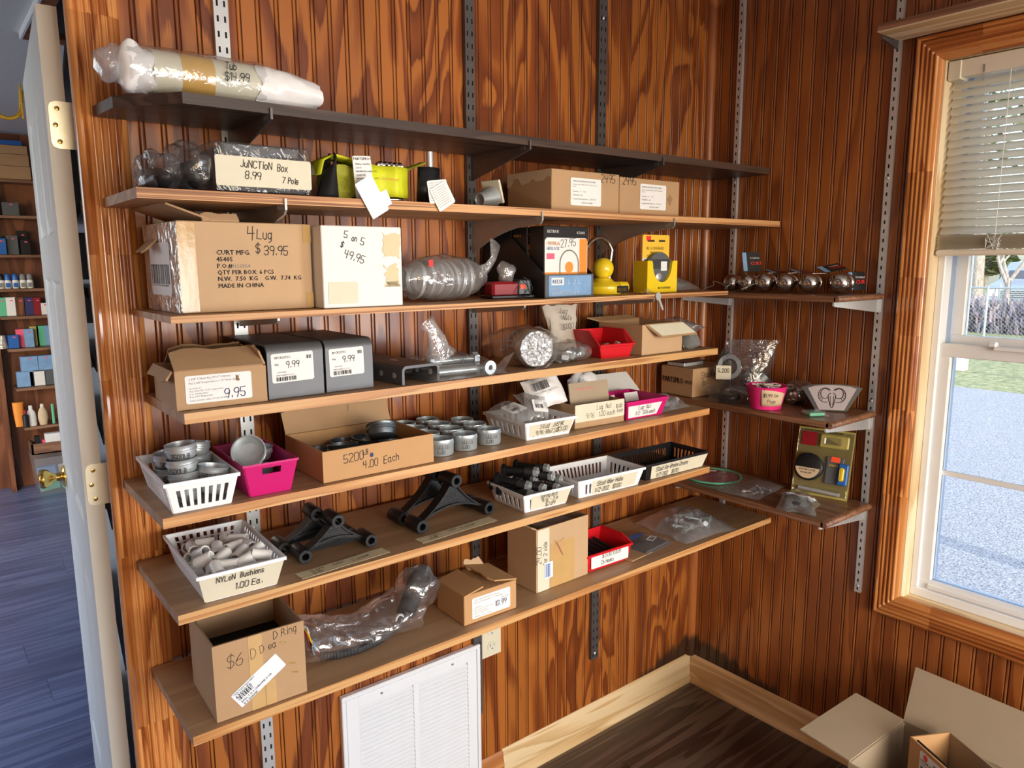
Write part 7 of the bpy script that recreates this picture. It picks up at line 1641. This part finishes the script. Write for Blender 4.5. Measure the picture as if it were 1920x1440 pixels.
mb = MB(); mb.grid(lambda u, v: (.045+.05*u, .0+.09*v, .036+.012*nz((u*2, v*3, 0), 2, 3)-.025*u), 8, 8); mb.build('white_wrap', 'tag_blue_white', o, smooth=60, solid=.0005)
# blister pack leaning on the upright
o = thing('blister_pack', 'yellow blister pack with a door lock drilling kit, leaning on the wall', 'package', (-.078, -.512, z), 0, None, (R(-14), 0, R(-78)))
w_, h_ = .165, .205
MB().box(-w_/2, 0, 0, w_/2, .0015, h_, .0).build('backing_card', 'blister_card', o)
MB().box(-w_/2+.004, -.004, .006, w_/2-.004, 0, .030, .002).box(-w_/2+.002, -.003, .030, w_/2-.002, 0, h_-.005, .001).build('clear_shell', 'clear_plastic', o)
MB().box(-.015, -.010, .150, .070, -.003, .190, .004).build('lock_plate_bubble', 'blister_card', o); MB().box(.000, -.012, .158, .050, -.010, .182, .004).build('bubble_step', 'clear_plastic', o)
dsc = MB().lathe([(.001, 0), (.034, 0), (.042, .004), (.042, .020), (.036, .024), (.001, .024)], 32, Matrix.Translation((-.035, -.001, .085)) @ Matrix.Rotation(R(90), 4, 'X'), False, False).build('hole_saw', 'black_plastic', o, smooth=40)
dl = MB().add([(-.035+.036*math.cos(R(a)), -.0256, .085+.036*math.sin(R(a))) for a in range(185, 356, 10)], [tuple(range(18))]).build('disc_label', 'paper_tan', o); printed(dl, [('DOOR LOCK', .008, F(-.058, -.0262, .073)), ('INSTALL KIT', .006, F(-.054, -.0262, .064))], 'ink', bold=.01)
MB().box(.012, -.006, .042, .062, -.003, .125, .002).build('dark_panel', 'slate_plastic', o); sheet('price_sticker', o, F(.024, -.0068, .110, -3), .026, .016, 'orange_sticker', .0004)
printed(o, [('IRWIN', .009, F(.020, -.0068, .096))], 'yellow_card', name='maker_name'); MB().box(.050, -.016, .044, .078, -.004, .108, .003).build('blue_jig', 'print_blue', o); MB().box(.056, -.020, .056, .070, -.015, .096, .004).build('yellow_insert', 'yellow_plastic', o)
MB().cyl((-.060, -.006, .018), (.060, -.006, .014), .006, 12).build('spade_bit', 'zinc', o, smooth=40); sheet('photo_strip', o, F(-.070, -.0036, .150), .045, .042, 'red_lens', .0003); printed(o, [('DOOR LOCK INSTALLATION KIT', .0075, F(-.062, -.0042, .194))], 'ink', name='title', bold=.015)

# ------------------------------------------------------------------ open cartons on the floor under the window
def quadflap(parent, a, b, c, d, mat, name='flap', th=.004):
    a, b, c, d = map(Vector, (a, b, c, d)); n = (b-a).cross(d-a).normalized()*th
    return MB().add([a, b, c, d, a-n, b-n, c-n, d-n], [(0,1,2,3),(7,6,5,4),(0,4,5,1),(1,5,6,2),(2,6,7,3),(3,7,4,0)]).build(name, mat, parent)
bx = thing('open_carton', 'large open grey brown carton on the floor under the window', 'box', (-.128, -.830, 0), 0)
H_ = .300
rot = Matrix.Rotation(R(-2), 4, 'Z')
def L_(x, y, z_): return tuple(rot @ Vector((x, y, z_)))
W2, L2 = .285, .330    # extends to -x by W2 and to -y by L2 from the rear left corner
mb = MB(); t = .004
MB().add([L_(0,0,0), L_(-W2,0,0), L_(-W2,0,H_), L_(0,0,H_), L_(0,-t,0), L_(-W2,-t,0), L_(-W2,-t,H_), L_(0,-t,H_)], [(0,1,2,3),(7,6,5,4),(0,4,5,1),(1,5,6,2),(2,6,7,3),(3,7,4,0)]).build('side_wall', 'cardboard_grey', bx)
MB().add([L_(0,0,0), L_(0,-L2,0), L_(0,-L2,H_), L_(0,0,H_), L_(-t,0,0), L_(-t,-L2,0), L_(-t,-L2,H_), L_(-t,0,H_)], [(3,2,1,0),(4,5,6,7),(1,5,4,0),(2,6,5,1),(3,7,6,2),(0,4,7,3)]).build('rear_wall', 'cardboard_grey', bx)
MB().add([L_(-W2,0,0), L_(-W2,-L2,0), L_(-W2,-L2,H_), L_(-W2,0,H_), L_(-W2-t,0,0), L_(-W2-t,-L2,0), L_(-W2-t,-L2,H_), L_(-W2-t,0,H_)], [(0,1,2,3),(7,6,5,4),(0,4,5,1),(1,5,6,2),(2,6,7,3),(3,7,4,0)]).build('front_wall', 'cardboard_grey', bx)
MB().add([L_(0,-L2,0), L_(-W2,-L2,0), L_(-W2,-L2,H_), L_(0,-L2,H_), L_(0,-L2-t,0), L_(-W2,-L2-t,0), L_(-W2,-L2-t,H_), L_(0,-L2-t,H_)], [(3,2,1,0),(4,5,6,7),(1,5,4,0),(2,6,5,1),(3,7,6,2),(0,4,7,3)]).build('side_wall', 'cardboard_grey', bx)
quadflap(bx, L_(0,0,H_), L_(-W2,0,H_), L_(-W2+.0,.140,H_+.012), L_(0,.140,H_+.012), 'cardboard_grey', 'far_flap')
quadflap(bx, L_(0,0,H_), L_(0.075,.012,H_+.130), L_(0.075,-L2-.01,H_+.130), L_(0,-L2,H_), 'cardboard_grey', 'wall_flap')
b2 = thing('label_carton', 'smaller open orange brown carton with a barcode label, in the large carton', 'box', (-.248, -.896, .006), -119, None)
h2 = .334; w2_, d2_ = .20, .118
MB().box(0, 0, 0, w2_, .004, h2).build('label_wall', 'cardboard_orange', b2)
MB().box(0, d2_-.004, 0, w2_, d2_, h2).box(.004, .004, 0, w2_-.004, d2_-.004, .004).box(w2_-.004, .004, 0, w2_, d2_-.004, h2).build('inner_wall', 'cardboard_grey', b2)
MB().add([(0, .004, 0), (.004, .004, 0), (.004, d2_-.004, 0), (0, d2_-.004, 0), (0, .004, h2), (.004, .004, h2), (.004, d2_-.004, h2), (0, d2_-.004, h2)], [(3,2,1,0),(4,5,6,7),(0,1,5,4),(1,2,6,5),(2,3,7,6),(3,0,4,7)]).build('end_wall', 'cardboard_orange', b2)
MB().box(.010, .012, h2-.030, .150, .016, h2-.004).build('dark_liner', 'black_plastic', b2)
l_ = sheet('shipping_label', b2, F(.040, -.0006, h2-.080), .075, .070, 'paper_white', .0005)
printed(l_, [('DEXTER AXLE', .0078, F(.044, -.0016, h2-.035)), ('K7', .0150, F(.088, -.0016, h2-.030)), ('ELKHART, IN', .0040, F(.044, -.0016, h2-.041))], 'ink', bold=.02); bars(l_, F(.046, -.0016, h2-.073, 0), .050, .024, 16, seed=8)
MB().lathe([(.008, 0), (.008, .0006), (.004, .0008)], 14, Matrix.Translation((.060, -.0008, h2-.021)) @ Matrix.Rotation(R(90), 4, 'X')).build('red_logo', 'red_sticker', l_)
